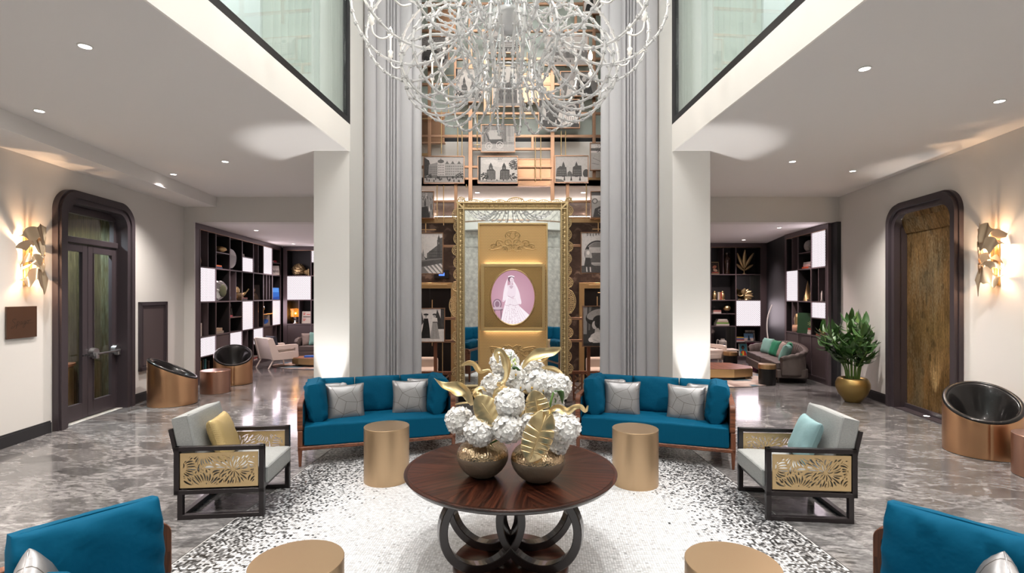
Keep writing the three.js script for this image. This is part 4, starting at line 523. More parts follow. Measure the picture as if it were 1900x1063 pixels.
const SCENES = {
  palace(A) { A.fill(205, 0, 0, 1, 1); A.poly(60, 0, 0.02, 0.12, 0.14, 0.2, 0.55, 0, 0.8); A.poly(150, 0.12, 0.3, 0.34, 0.22, 0.34, 0.8, 0.1, 0.8); A.fill(205, 0.34, 0.2, 0.18, 0.6); A.fill(185, 0.52, 0.26, 0.48, 0.5); A.oval(95, 0.42, 0.18, 0.08, 0.07); A.poly(95, 0.4, 0.14, 0.42, 0.05, 0.44, 0.14); for (const x of [0.58, 0.72, 0.88]) A.poly(110, x - 0.05, 0.28, x, 0.16, x + 0.05, 0.28); A.windows(80, 0.35, 0.28, 0.51, 0.74, 4, 5); A.windows(95, 0.53, 0.32, 0.99, 0.72, 10, 4); A.windows(70, 0.13, 0.36, 0.33, 0.76, 5, 5); A.fill(110, 0, 0.74, 1, 0.08); A.tree(60, 0.1, 0.76, 0.1, 50); A.tree(70, 0.9, 0.74, 0.1, 50); A.fill(175, 0, 0.82, 1, 0.18); A.crowd(45, 0.8, 0.95, 26, 0.03); },
  towers(A) { A.fill(222, 0, 0, 1, 1); A.oval(240, 0.3, 0.2, 0.2, 0.1); A.oval(238, 0.6, 0.3, 0.25, 0.1); A.fill(50, 0, 0, 0.06, 1); A.tower(90, 0.32, 0.22, 0.05, 0.86); A.tower(80, 0.66, 0.22, 0.05, 0.86); A.poly(85, 0.22, 0.88, 0.22, 0.5, 0.38, 0.46, 0.44, 0.56, 0.44, 0.88); A.poly(75, 0.55, 0.88, 0.56, 0.54, 0.62, 0.46, 0.8, 0.5, 0.8, 0.88); A.windows(170, 0.23, 0.55, 0.42, 0.86, 5, 4); A.windows(165, 0.58, 0.55, 0.78, 0.86, 5, 4); A.tree(75, 0.93, 0.3, 0.14, 150); A.tree(45, 0.16, 0.75, 0.09, 60); A.tree(50, 0.9, 0.78, 0.1, 60); A.fill(165, 0, 0.9, 1, 0.1); A.crowd(50, 0.88, 0.92, 12, 0.02); A.line(70, 2, 0.5, 0.12, 0.52, 0.05, 0.53, 0.13, 0.56, 0.06, 0.58, 0.12, 0.62, 0.05); },
  square(A) { A.fill(200, 0, 0, 1, 1); A.tower(75, 0.25, 0.2, 0.045, 0.8); A.tower(72, 0.65, 0.2, 0.045, 0.8); A.poly(80, 0.02, 0.78, 0.05, 0.48, 0.14, 0.38, 0.34, 0.42, 0.36, 0.78); A.poly(76, 0.52, 0.78, 0.54, 0.42, 0.62, 0.36, 0.8, 0.36, 0.82, 0.78); A.poly(100, 0.36, 0.78, 0.38, 0.62, 0.44, 0.56, 0.5, 0.62, 0.54, 0.78); A.oval(70, 0.95, 0.66, 0.1, 0.16); A.windows(130, 0.06, 0.5, 0.32, 0.74, 6, 3); A.windows(130, 0.56, 0.5, 0.8, 0.74, 6, 3); A.fill(215, 0, 0.8, 1, 0.2); A.poly(110, 0, 1, 0, 0.86, 0.2, 0.9, 0.3, 1); for (const x of [0.28, 0.49, 0.76]) { A.poly(60, x - 0.03, 0.94, x, 0.72, x + 0.03, 0.94); A.oval(60, x, 0.7, 0.012, 0.02); } },
  rocker(A) { A.fill(150, 0, 0, 1, 1); for (let i = 0; i < 16; i++) A.fill(110 + 80 * A.R(), i / 16, 0, 0.05, 0.62); A.fill(190, 0, 0.72, 1, 0.28); A.poly(200, 0.18, 0.2, 0.5, 0.18, 0.62, 0.55, 0.24, 0.52); A.oval(70, 0.15, 0.14, 0.06, 0.06); A.line(70, 9, 0.12, 0.25, 0.22, 0.55, 0.62, 0.62, 0.62, 0.7, 0.3, 0.66); A.poly(85, 0.22, 0.55, 0.64, 0.52, 0.66, 0.64, 0.3, 0.68); for (const [x, y, r] of [[0.22, 0.78, 0.1], [0.55, 0.74, 0.1], [0.56, 0.76, 0.05], [0.24, 0.8, 0.05]]) A.arc(235, 5, x, y, r, 0, 6.3); A.line(230, 4, 0.1, 0.95, 0.4, 0.9, 0.7, 0.93); for (const y of [0.45, 0.52, 0.6]) A.line(230, 3, 0.8, y, 0.96, y); for (const x of [0.8, 0.96]) A.line(225, 3, x, 0.42, x, 0.8); },
  hall(A) { A.fill(72, 0, 0, 1, 1); A.fill(60, 0, 0.7, 1, 0.3); for (const [x, y, a] of [[0.15, 0.2, 0.12], [0.5, 0.12, 0.16], [0.8, 0.16, 0.14]]) { A.oval(175, x, y + 0.12, a, 0.16); A.oval(90, x, y + 0.14, a * 0.7, 0.11); } A.poly(225, 0.46, 0.7, 0.5, 0.45, 0.9, 0.4, 0.95, 0.75, 0.6, 0.92); for (let i = 0; i < 9; i++) A.line(70, 2, 0.52 + i * 0.05, 0.5, 0.55 + i * 0.05, 0.84); A.oval(200, 0.12, 0.5, 0.06, 0.22); A.crowd(190, 0.75, 0.85, 6, 0.05); },
  garden(A) { A.fill(205, 0, 0, 1, 1); A.fill(95, 0, 0.18, 1, 0.1); A.tree(70, 0.5, 0.2, 0.25, 90); A.fill(170, 0, 0.36, 1, 0.64); A.line(110, 6, 0.1, 0.55, 0.5, 0.7, 0.9, 0.75); A.line(220, 5, 0.5, 0.4, 0.6, 0.7, 0.95, 0.72); A.poly(210, 0.6, 0.75, 0.95, 0.65, 1, 0.85, 0.7, 0.9); A.line(90, 5, 0.05, 0.75, 0.4, 0.8); },
  street(A) { A.fill(225, 0, 0, 1, 1); A.poly(105, 1, 0.1, 0.9, 0.12, 0.84, 0.28, 0.42, 0.5, 0.42, 0.68, 1, 0.7); A.tower(85, 0.86, 0.02, 0.06, 0.6); A.windows(50, 0.5, 0.42, 0.98, 0.64, 12, 3); A.poly(150, 0, 0.4, 0.16, 0.42, 0.3, 0.56, 0.4, 0.62, 0, 0.68); A.tower(140, 0.28, 0.38, 0.03, 0.64); A.poly(140, 0, 0.66, 1, 0.62, 1, 1, 0, 1); A.poly(95, 0, 0.72, 1, 0.64, 1, 0.74, 0, 0.86); for (let i = 0; i < 5; i++) A.poly(235, 0.3 + i * 0.14, 0.84 - i * 0.02, 0.36 + i * 0.14, 0.83 - i * 0.02, 0.62 + i * 0.16, 1, 0.5 + i * 0.16, 1); A.oval(35, 0.1, 0.5, 0.035, 0.03); A.poly(38, 0.06, 0.54, 0.15, 0.53, 0.17, 0.7, 0.13, 0.86, 0.05, 0.86); A.fill(40, 0.35, 0.62, 0.07, 0.03); },
  arch(A) { A.fill(215, 0, 0, 1, 1); A.oval(70, 0.62, 0.52, 0.5, 0.33); A.oval(175, 0.62, 0.53, 0.46, 0.3); A.oval(130, 0.62, 0.5, 0.4, 0.26); A.fill(200, 0.3, 0.36, 0.7, 0.14); A.fill(105, 0.35, 0.5, 0.65, 0.24); A.fill(90, 0, 0.82, 1, 0.18); A.fill(200, 0.4, 0.74, 0.6, 0.03); A.oval(60, 0.25, 0.38, 0.045, 0.035); A.poly(190, 0.14, 0.42, 0.36, 0.42, 0.42, 0.62, 0.32, 0.64, 0.15, 0.62); A.oval(240, 0.26, 0.5, 0.06, 0.05); A.poly(75, 0.16, 0.62, 0.34, 0.62, 0.4, 0.85, 0.1, 0.85); for (const x of [0.18, 0.32]) A.poly(235, x, 0.85, x + 0.04, 0.85, x + 0.06, 0.98, x + 0.01, 0.97); A.oval(60, 0.84, 0.37, 0.05, 0.035); A.poly(45, 0.76, 0.42, 0.95, 0.42, 1, 0.8, 0.8, 0.85); A.oval(230, 0.84, 0.52, 0.04, 0.04); A.poly(225, 0.82, 0.85, 0.87, 0.85, 0.9, 0.97, 0.84, 0.97); },
  ladies(A) { A.fill(235, 0, 0, 1, 1); A.poly(70, 0, 0.2, 0.08, 0.02, 0.2, 0.4, 0, 0.62); A.poly(60, 0.62, 0.4, 0.72, 0.02, 0.86, 0.3, 1, 0.1, 1, 0.62, 0.6, 0.62); A.tree(50, 0.7, 0.35, 0.1, 50); A.tree(60, 0.05, 0.35, 0.1, 40); A.fill(225, 0, 0.68, 1, 0.32); A.fill(70, 0.86, 0, 0.14, 0.55); A.oval(35, 0.28, 0.18, 0.1, 0.03); A.oval(170, 0.28, 0.24, 0.035, 0.04); A.poly(28, 0.2, 0.3, 0.36, 0.3, 0.42, 0.6, 0.45, 0.9, 0.06, 0.9, 0.16, 0.55); A.oval(60, 0.62, 0.18, 0.08, 0.03); A.oval(180, 0.61, 0.23, 0.035, 0.04); A.poly(240, 0.52, 0.28, 0.72, 0.28, 0.74, 0.42, 0.53, 0.42); A.poly(165, 0.54, 0.42, 0.72, 0.42, 0.82, 0.92, 0.44, 0.92); A.line(120, 3, 0.6, 0.45, 0.55, 0.9); A.line(120, 3, 0.66, 0.45, 0.7, 0.9); A.fill(50, 0.54, 0.4, 0.19, 0.025); },
  hat(A) { A.fill(62, 0, 0, 1, 1); A.poly(150, 0, 0, 0.16, 0, 0.14, 0.7, 0, 0.7); A.poly(110, 0.22, 0, 0.32, 0, 0.26, 0.6, 0.2, 0.6); A.oval(40, 0.55, 0.26, 0.46, 0.2, -0.25); A.oval(165, 0.55, 0.2, 0.42, 0.13, -0.25); for (let i = 0; i < 12; i++) A.line(120, 2, 0.2 + i * 0.06, 0.3 - i * 0.012, 0.3 + i * 0.06, 0.1); A.oval(50, 0.62, 0.38, 0.26, 0.16); A.oval(205, 0.44, 0.47, 0.1, 0.1); A.oval(45, 0.62, 0.42, 0.18, 0.13); A.poly(190, 0.46, 0.56, 0.58, 0.54, 0.7, 0.66, 0.44, 0.66); A.poly(215, 0.22, 0.86, 0.3, 0.72, 0.5, 0.64, 1, 0.66, 1, 0.9, 0.4, 0.92); A.oval(235, 0.3, 0.84, 0.1, 0.06); A.line(150, 4, 0.36, 0.82, 0.6, 0.9, 1, 0.8); A.fill(42, 0, 0.92, 1, 0.08); },
  bicycle(A) { A.fill(165, 0, 0, 1, 1); A.fill(90, 0, 0, 1, 0.14); A.fill(225, 0, 0.14, 1, 0.2); A.oval(110, 0.2, 0.36, 0.16, 0.11); A.oval(190, 0.2, 0.36, 0.1, 0.07); A.poly(240, 0.5, 0.2, 0.8, 0.14, 1, 0.5, 0.6, 0.6); A.oval(60, 0.8, 0.2, 0.12, 0.08); A.poly(70, 0.2, 0.66, 0.6, 0.52, 1, 0.6, 1, 1, 0.1, 1); A.tree(160, 0.5, 0.8, 0.18, 40); },
  crowd(A) { A.fill(150, 0, 0, 1, 1); A.crowd(60, 0.15, 0.9, 40, 0.08); A.crowd(200, 0.2, 0.9, 24, 0.05); A.tree(230, 0.4, 0.1, 0.3, 40); A.poly(60, 0.3, 0.6, 0.7, 0.55, 0.8, 1, 0.2, 1); },
  cathedral(A) { A.fill(225, 0, 0, 1, 1); A.poly(95, 0.12, 0.95, 0.16, 0.42, 0.3, 0.4, 0.34, 0.18, 0.4, 0.18, 0.46, 0.42, 0.6, 0.4, 0.66, 0.12, 0.72, 0.12, 0.78, 0.4, 0.88, 0.45, 0.9, 0.95); A.windows(60, 0.2, 0.45, 0.84, 0.86, 6, 3); A.fill(150, 0, 0.92, 1, 0.08); A.tree(70, 0.08, 0.86, 0.1, 40); },
  car(A) { A.fill(120, 0, 0, 1, 1); A.tree(80, 0.4, 0.25, 0.4, 120); A.fill(150, 0, 0.75, 1, 0.25); A.poly(60, 0.1, 0.7, 0.2, 0.42, 0.55, 0.4, 0.68, 0.55, 0.92, 0.58, 0.94, 0.76, 0.1, 0.78); A.oval(30, 0.26, 0.78, 0.09, 0.13); A.oval(30, 0.78, 0.78, 0.09, 0.13); A.arc(220, 4, 0.66, 0.66, 0.1, 0, 6.3); A.oval(235, 0.62, 0.62, 0.04, 0.05); A.oval(235, 0.84, 0.62, 0.04, 0.05); A.crowd(190, 0.35, 0.42, 3, 0.06); },
  couple(A) { A.fill(110, 0, 0, 1, 1); A.fill(160, 0.1, 0.05, 0.3, 0.5); A.oval(70, 0.62, 0.25, 0.1, 0.14); A.oval(190, 0.64, 0.3, 0.06, 0.1); A.poly(40, 0.5, 0.42, 0.8, 0.4, 0.9, 1, 0.45, 1); A.oval(200, 0.3, 0.45, 0.06, 0.1); A.poly(215, 0.2, 0.55, 0.4, 0.55, 0.46, 1, 0.14, 1); A.oval(235, 0.72, 0.62, 0.05, 0.05); },
  skyline(A) { A.fill(215, 0, 0, 1, 1); A.fill(110, 0, 0.55, 1, 0.2); for (let i = 0; i < 12; i++) A.fill(90 + 50 * A.R(), i / 12, 0.35 + 0.2 * A.R(), 0.06, 0.4); A.fill(170, 0, 0.75, 1, 0.25); A.crowd(70, 0.78, 0.88, 10, 0.03); },
};
function printTex(kind, w, h, seed) { return canvasTex(w, h, (c) => sepia(c, w, h, seed, SCENES[kind])); }
const photoPaper = (tex) => std(0xffffff, 0.45, { map: tex });
function photograph(kind, x0, x1, y0, y1, z, label, seed, extra) {
  const w = (x1 - x0) * SK, h = (y1 - y0) * SK, t = thing('framed_photograph', label, 'photograph', [SX((x0 + x1) / 2), SY((y0 + y1) / 2), -SD + z], 0, 'framed photographs on the copper screen');
  part('frame', [box(w - 0.028, 0.014, 0.049, 0, h / 2 - 0.007, 0.0245), box(w - 0.028, 0.014, 0.049, 0, -h / 2 + 0.007, 0.0245), box(0.014, h, 0.05, -w / 2 + 0.007, 0, 0.025), box(0.014, h, 0.05, w / 2 - 0.007, 0, 0.025), box(w - 0.02, h - 0.02, 0.03, 0, 0, 0.017)], M.copper, t);
  part('mount', box(0.04, h * 0.92, z, 0, 0, -z / 2 + 0.004), M.bronzeBar, t);
  const k = 320 / w; const tex = extra || printTex(kind, 320, Math.round(k * h), seed);
  part('print', new THREE.PlaneGeometry(w - 0.026, h - 0.026).translate(0, 0, 0.0335), photoPaper(tex), t);
}
const dreher = canvasTex(320, 520, (c, w, h) => { sepia(c, w, h, 10, SCENES.arch); c.fillStyle = '#3a3330'; c.font = 'bold 46px sans-serif'; c.textAlign = 'center'; [...'DREHER'].forEach((l, i) => { c.save(); c.translate(77 + i * 35, 20 + 8 * Math.sin(i)); c.rotate(-0.12 + 0.06 * i); c.scale(0.8, 1); c.fillText(l, 0, 16); c.restore(); }); });
photograph('palace', 788, 863, 293, 343, 0.1, 'photograph of a long domed palace front and strollers, over the mirror corner', 1);
photograph('towers', 887, 961, 293, 343, 0.1, 'photograph of twin-towered street entrance with a tree, over the middle of the mirror', 2);
photograph('rocker', 893, 956, 236, 287, 0.12, 'photograph of a curled bentwood rocking chair, under the chandelier tips', 3);
photograph('hall', 998, 1074, 190, 243, 0.12, 'dark photograph of an arched interior with a stair, above the brushed copper plate', 4);
photograph('square', 1028, 1090, 292, 342, 0.1, 'photograph of two dark towers on a snowy square', 5);
photograph('garden', 1093, 1135, 268, 319, 0.08, 'pale photograph of garden benches half hidden by the grey drape, above the bicycle picture', 6);
photograph('bicycle', 1094, 1130, 357, 406, 0.08, 'photograph of a wheel and white garment half hidden by the drape', 7);
photograph('crowd', 770, 807, 357, 407, 0.08, 'photograph of a dense crowd half hidden by the drape, above the street photograph', 8);
photograph('street', 772, 824, 433, 509, 0.08, 'photograph of a man crossing a striped city street below a towered corner house', 9);
photograph('arch', 1076, 1126, 432, 508, 0.08, 'photograph of two women in a round doorway under painted capital letters', 10, dreher);
photograph('ladies', 778, 827, 571, 634, 0.08, 'photograph of two ladies in long dresses in the snow', 11);
photograph('hat', 1079, 1129, 567, 642, 0.1, 'dark portrait of a woman in profile in a wide hat', 12);
photograph('cathedral', 914, 966, 128, 204, 0.12, 'tall photograph of a spired church seen through the chandelier arms', 13);
photograph('car', 778, 835, 74, 130, 0.1, 'photograph of an old motor car among trees beside the grey drape', 14);
photograph('towers', 846, 896, 132, 195, 0.1, 'photograph of a street with towers behind the chandelier, beside the spired church', 15);
photograph('couple', 1038, 1107, 138, 184, 0.1, 'photograph of a couple at a table above the arched interior', 16);
photograph('skyline', 1010, 1090, 72, 128, 0.1, 'photograph of a city skyline behind the chandelier, above the couple', 17);
photograph('palace', 905, 965, 62, 105, 0.1, 'photograph of a palace behind the chandelier bowl', 18);
photograph('ladies', 1080, 1125, -20, 34, 0.1, 'topmost photograph in view beside the drape, above the city skyline', 19);

// ---- gilt mirror with a perforated brass panel and a glowing oval portrait
{
  const D = 9.6, K = D / FOCAL, X = (x) => (x - 949) * K, Y = (y) => EYE + (HORIZON - y) * K, t = thing('gilt_mirror', 'tall gilt fretwork mirror with a brass panel and glowing oval portrait in it', 'mirror', [X(950) - 0.0, 0, -D]);
  const ix0 = X(860), ix1 = X(1038), iy0 = Y(715), iy1 = Y(389), W = 0.14, B = 0.12;
  part('backing', span(ix0 - 0.12, ix1 + 0.12, 0.02, iy1 + 0.1, -0.1, -0.03), M.blackMetal, t);
  part('glass', span(ix0 - 0.02, ix1 + 0.02, iy0 - 0.02, iy1 + 0.02, -0.03, -0.02), M.mirror, t);
  part('bevel_line', [bar([ix0, iy1, -0.018], [X(886), Y(414), -0.018], 0.006, 0.004), bar([ix1, iy1, -0.018], [X(1013), Y(414), -0.018], 0.006, 0.004)], M.steel, t);
  // moulded frame: inner and outer fillets, a run of overlapping ovals with leaf tips between them, fretted crest
  const side = (name, L, place, crest) => {           // built lying along +x from 0 to L, outwards = +y
    const list = [span(0, L, 0, 0.025, -0.02, 0.06, 0.004), span(0, L, W - 0.035, W - 0.005, -0.02, 0.07, 0.004)];
    const base = span(0, L, 0.02, W - 0.03, -0.02, 0.012);
    const rim = part(name, [...list, base].map(place), M.frameGold, t);
    const n = Math.round(L / 0.085), st = L / n, beads = [], leaves = [];
    for (let i = 0; i < n; i++) { const x = (i + 0.5) * st; beads.push(blob(0.5, 10, 6).scale(0.078, 0.052, 0.034).translate(x, W * 0.56, 0.022), ring(0.5, 0.08, 14, 5).scale(0.074, 0.05, 0.05).translate(x, W * 0.56, 0.03)); leaves.push(blob(0.5, 6, 4).scale(0.02, 0.045, 0.02).rotateZ(0.5).translate(x - 0.02, W * 0.27, 0.02), blob(0.5, 6, 4).scale(0.02, 0.045, 0.02).rotateZ(-0.5).translate(x + 0.02, W * 0.27, 0.02), ring(0.012, 0.005, 8, 4).translate(x + st / 2, W * 0.3, 0.02)); }
    part('bead_run', beads.map(place), M.frameGold, rim); part('leaf_run', leaves.map(place), M.frameGold, rim);
    // scalloped crest of rings and scrolls
    const cr = [], c = crest; let x = c.start; const Rn = rng(L * 100 | 0);
    c.lobes.forEach(([len, hgt]) => { const m = Math.max(4, Math.round(len / 0.036)); for (let i = 0; i <= m; i++) { const a = i / m, h = hgt * Math.pow(Math.sin(a * PI), 0.55), xx = x + a * len; const rows = Math.max(1, Math.round(h / 0.034)); for (let r = 0; r < rows; r++) cr.push(ring(0.014 + 0.004 * Rn(), 0.0055, 9, 4).translate(xx + 0.008 * (r % 2), W + h * (r + 0.5) / rows, 0.02 + 0.008 * Rn())); if (i < m) { const a2 = (i + 1) / m, h2 = hgt * Math.pow(Math.sin(a2 * PI), 0.55); cr.push(rod([xx, W + h, 0.022], [x + a2 * len, W + h2, 0.022], 0.009, 5)); } } x += len + c.gap; });
    part('crest', cr.map(place), M.frameGold, rim);
  };
  const top = ix1 - ix0 + 2 * W, hgt = iy1 - iy0 + 2 * W - 0.02;
  const lobesV = []; for (let i = 0; i < 14; i++) lobesV.push(i === 6 ? [0.46, 0.14] : [0.2, 0.06 + 0.03 * (i % 3 === 1)]);
  side('frame_side', hgt, (g) => g.rotateZ(PI / 2).translate(ix0, iy0 - W + 0.01, 0), { start: 0.05, gap: 0.022, lobes: lobesV });
  side('frame_side', hgt, (g) => g.rotateZ(-PI / 2).translate(ix1, iy1 + W - 0.01, 0), { start: 0.05, gap: 0.022, lobes: [...lobesV].reverse() });
  side('frame_top', top, (g) => g.translate(ix0 - W, iy1, 0), { start: 0.0, gap: 0.026, lobes: [[0.16, 0.09], [0.26, 0.04], [0.2, 0.04], [0.2, 0.04], [0.33, 0.085], [0.2, 0.04], [0.2, 0.04], [0.24, 0.04], [0.14, 0.09]] });
  side('frame_bottom', top, (g) => g.rotateZ(PI).translate(ix1 + W, iy0, 0), { start: 0.1, gap: 0.1, lobes: [[0.3, 0.02], [0.3, 0.02], [0.3, 0.02]] });
  part('corner_mitre', [[-1, 1], [1, 1], [-1, -1], [1, -1]].map(([a, b]) => { const x = a < 0 ? ix0 : ix1, y = b < 0 ? iy0 : iy1; return bar([x, y, 0.05], [x + a * (W - 0.01), y + b * (W - 0.01), 0.06], 0.024, 0.03); }), M.frameGold, t);
  // brass centre panel
  const px0 = X(885), px1 = X(1014), py1 = Y(414), py0 = iy0 + 0.005;
  const pan = part('brass_panel', span(px0 + 0.02, px1 - 0.02, py0, py1 - 0.02, -0.018, 0.02), M.perf, t);
  { const g = pan.geometry, p = g.attributes.position, uv = g.attributes.uv; for (let i = 0; i < p.count; i++) uv.setXY(i, p.getX(i) * 4.6, p.getY(i) * 4.6); }
  part('panel_frame', [span(px0, px0 + 0.03, py0, py1, -0.018, 0.05, 0.004), span(px1 - 0.03, px1, py0, py1, -0.018, 0.05, 0.004), span(px0 + 0.028, px1 - 0.028, py1 - 0.03, py1, -0.018, 0.049)], M.gold, pan);
  const mirrorX = (pts) => [pts, pts.map(([x, y]) => [-x, y])], scroll = (cx, cy, r, turns, a0, dir) => { const o = []; for (let i = 0; i <= 26; i++) { const f = i / 26, a = a0 + dir * f * turns * 2 * PI, q = r * (1 - 0.8 * f); o.push([cx + q * Math.cos(a), cy + q * Math.sin(a)]); } return o; };
  const ornament = (cy, flip) => { const base = [[[0, 0.24], [0.08, 0.22], [0.14, 0.16], [0.11, 0.08], [0.02, -0.06], [0, -0.1]], [[0, -0.1], [0.08, -0.14], [0.15, -0.06], [0.22, -0.02]], scroll(0.09, 0.02, 0.07, 1.3, PI, -1), scroll(0.25, 0.0, 0.075, 1.3, PI * 0.9, -1), scroll(0.14, -0.1, 0.06, 1.2, 0.4, 1), scroll(0.36, -0.05, 0.055, 1.2, PI, -1), scroll(0.08, 0.17, 0.055, 1.2, -1.2, 1), [[0.2, -0.08], [0.3, -0.1], [0.4, -0.11], [0.44, -0.09]], [[0.03, 0.2], [0.05, 0.13], [0.0, 0.08]], scroll(0.04, -0.04, 0.04, 1.1, 0, 1)]; const out = []; for (const l of base) for (const q of mirrorX(l)) out.push(tube(q.map(([x, y]) => [x, cy + flip * y, 0.026]), 0.0065, 22, 4)); return out; };
  part('ornament', ornament(Y(452), 1), M.gold, pan); part('ornament', ornament(Y(654), -1), M.gold, pan);
  const mx0 = X(891), mx1 = X(1009), my1 = Y(490), my0 = Y(613);
  const box2 = part('inner_frame', [[0, 0.1], [0.022, 0.125], [0.038, 0.1]].map(([o, z]) => [span(mx0 + o, mx0 + o + 0.022, my0 + o, my1 - o, 0.05, z, 0.003), span(mx1 - o - 0.022, mx1 - o, my0 + o, my1 - o, 0.05, z, 0.003), span(mx0 + o + 0.021, mx1 - o - 0.021, my1 - o - 0.022, my1 - o, 0.05, z - 0.0007), span(mx0 + o + 0.021, mx1 - o - 0.021, my0 + o, my0 + o + 0.022, 0.05, z - 0.0007)]).flat(), M.gold, pan);
  const q = part('inner_mesh', span(mx0 + 0.05, mx1 - 0.05, my0 + 0.05, my1 - 0.05, 0.02, 0.06), std(new THREE.Color(0.9, 0.92, 0.95), 0.16, { metalness: 0.9, map: perfTex }), pan); { const uv = q.geometry.attributes.uv, p = q.geometry.attributes.position; for (let i = 0; i < p.count; i++) uv.setXY(i, p.getX(i) * 4.6, p.getY(i) * 4.6); }
  // oval portrait on a light box
  const ox = X(949.5), oy = Y(551.5), ow = 0.405, oh = 0.505;
  const portrait = canvasTex(512, 640, (c, w, h) => {
    const P = (hex) => { c.fillStyle = hex; }, E = (x, y, a, b, r = 0) => { c.beginPath(); c.ellipse(x, y, a, b, r, 0, 7); c.fill(); }, S = (...p) => { c.beginPath(); for (let i = 0; i < p.length; i += 2) c.lineTo(p[i], p[i + 1]); c.closePath(); c.fill(); }, Q = (x, y, ...p) => { c.beginPath(); c.moveTo(x, y); for (let i = 0; i < p.length; i += 4) i + 3 < p.length ? c.quadraticCurveTo(p[i], p[i + 1], p[i + 2], p[i + 3]) : c.lineTo(p[i], p[i + 1]); c.closePath(); c.fill(); };
    P('#b98a9c'); c.fillRect(0, 0, w, h); { const gr = c.createRadialGradient(256, 330, 40, 256, 330, 330); gr.addColorStop(0, '#cfa3b2'); gr.addColorStop(1, '#b98a9c'); c.fillStyle = gr; c.fillRect(0, 0, w, h); }
    P('#8f6f80'); E(75, 400, 52, 62); P('#c9b0bc'); E(75, 400, 38, 48); P('#8f6f80'); E(75, 400, 26, 36); P('#7f6070'); c.fillRect(28, 450, 110, 22); S(40, 470, 52, 470, 46, 610, 34, 610); S(112, 470, 124, 470, 132, 610, 118, 610); P('#c9b0bc'); E(80, 448, 60, 16);   // carved chair
    P('#f3e4ec'); Q(196, 100, 150, 190, 140, 330, 120, 420, 190, 330); Q(250, 110, 330, 210, 345, 330, 380, 440, 300, 380, 270, 250);         // veil
    P('#f6ebf1'); Q(190, 300, 140, 470, 110, 640, 420, 640, 540, 610, 420, 500, 330, 420, 300, 330, 290, 290);                                  // skirt with train
    P('#eddbe5'); Q(196, 180, 236, 170, 282, 184, 296, 250, 284, 306, 238, 320, 192, 304, 184, 240);                                           // bodice
    P('#cbb0be'); Q(214, 190, 236, 250, 262, 190, 240, 182); S(200, 300, 238, 318, 284, 302, 284, 308, 238, 328, 198, 308);
    P('#f3e6ed'); Q(188, 190, 150, 250, 138, 356, 160, 360, 186, 290, 202, 230); Q(284, 190, 330, 240, 322, 330, 270, 336, 250, 330, 300, 290);
    P('#e6cfda'); E(146, 362, 14, 12); E(256, 330, 16, 10); P('#dcc3cf'); c.fillRect(224, 140, 26, 40);
    P('#6f5262'); E(236, 106, 34, 40); P('#ead5df'); E(244, 118, 24, 32); P('#f5eaf0'); for (let i = 0; i < 7; i++) E(208 + i * 10, 80 - 8 * Math.sin(i / 6 * PI), 8, 7);
    P('#8d6c7c'); E(238, 112, 3, 2); E(253, 112, 3, 2); E(247, 136, 6, 2); c.strokeStyle = '#c7aab8'; c.lineWidth = 2; c.beginPath(); c.moveTo(247, 112); c.lineTo(251, 124); c.lineTo(246, 126); c.stroke();
    c.strokeStyle = '#d2b8c5'; c.lineWidth = 3; for (let i = 0; i < 9; i++) { c.beginPath(); c.moveTo(205 + i * 10, 330); c.quadraticCurveTo(180 + i * 20, 480, 130 + i * 40, 630); c.stroke(); }
    P('#bfa2b0'); const R = rng(4); for (let i = 0; i < 60; i++) { const y = 400 + R() * 220, s = (y - 320) / 300; E(240 + (R() - 0.45) * 240 * s, y, 4, 3); } for (let i = 0; i < 14; i++) E(170 + i * 14, 410 + 4 * Math.sin(i), 4, 4);
  });
  const disc = new THREE.ShapeGeometry(new THREE.Shape().absellipse(0, 0, ow, oh, 0, 2 * PI), 40); { const p = disc.attributes.position, uv = disc.attributes.uv; for (let i = 0; i < p.count; i++) uv.setXY(i, p.getX(i) / ow / 2 + 0.5, p.getY(i) / oh / 2 + 0.5); }
  const ov = part('oval_frame', [new THREE.TorusGeometry(1, 0.03, 8, 48).scale(ow + 0.004, oh + 0.004, 0.6).translate(ox, oy, 0.1), cyl(1, 1, 0.04, 0, 0, 0, 48).rotateX(PI / 2).scale(ow, oh, 1).translate(ox, oy, 0.075)], M.gold, pan);
  part('portrait_screen', disc.translate(ox, oy, 0.1), std(0x0a0a0a, 0.3, { emissive: 0xffffff, emissiveMap: portrait, emissiveIntensity: 1.05 }), ov);
  area(ox, oy, -D + 0.125, ox, oy, 0, 0.6, 0.75, 0xffe6f0, LUM.ovalGlow, 'oval portrait');
  // light strips hidden on the inner frame wash the perforated metal above and below
  part('light_strip', [span(mx0 + 0.06, mx1 - 0.06, my1 - 0.016, my1 - 0.004, 0.03, 0.046)], M.lampGlow, box2); part('light_strip', [span(mx0 + 0.06, mx1 - 0.06, my0 + 0.004, my0 + 0.016, 0.03, 0.046)], M.lampGlow, box2);
  area(0, my1 + 0.014, -D + 0.075, 0, my1 + 1, -D + 0.03, 1.0, 0.03, 0xffdcb4, LUM.panelStrip * 6, 'panel strip'); area(0, my0 - 0.014, -D + 0.075, 0, my0 - 1, -D + 0.03, 1.0, 0.03, 0xffdcb4, LUM.panelStrip * 6, 'panel strip');
}

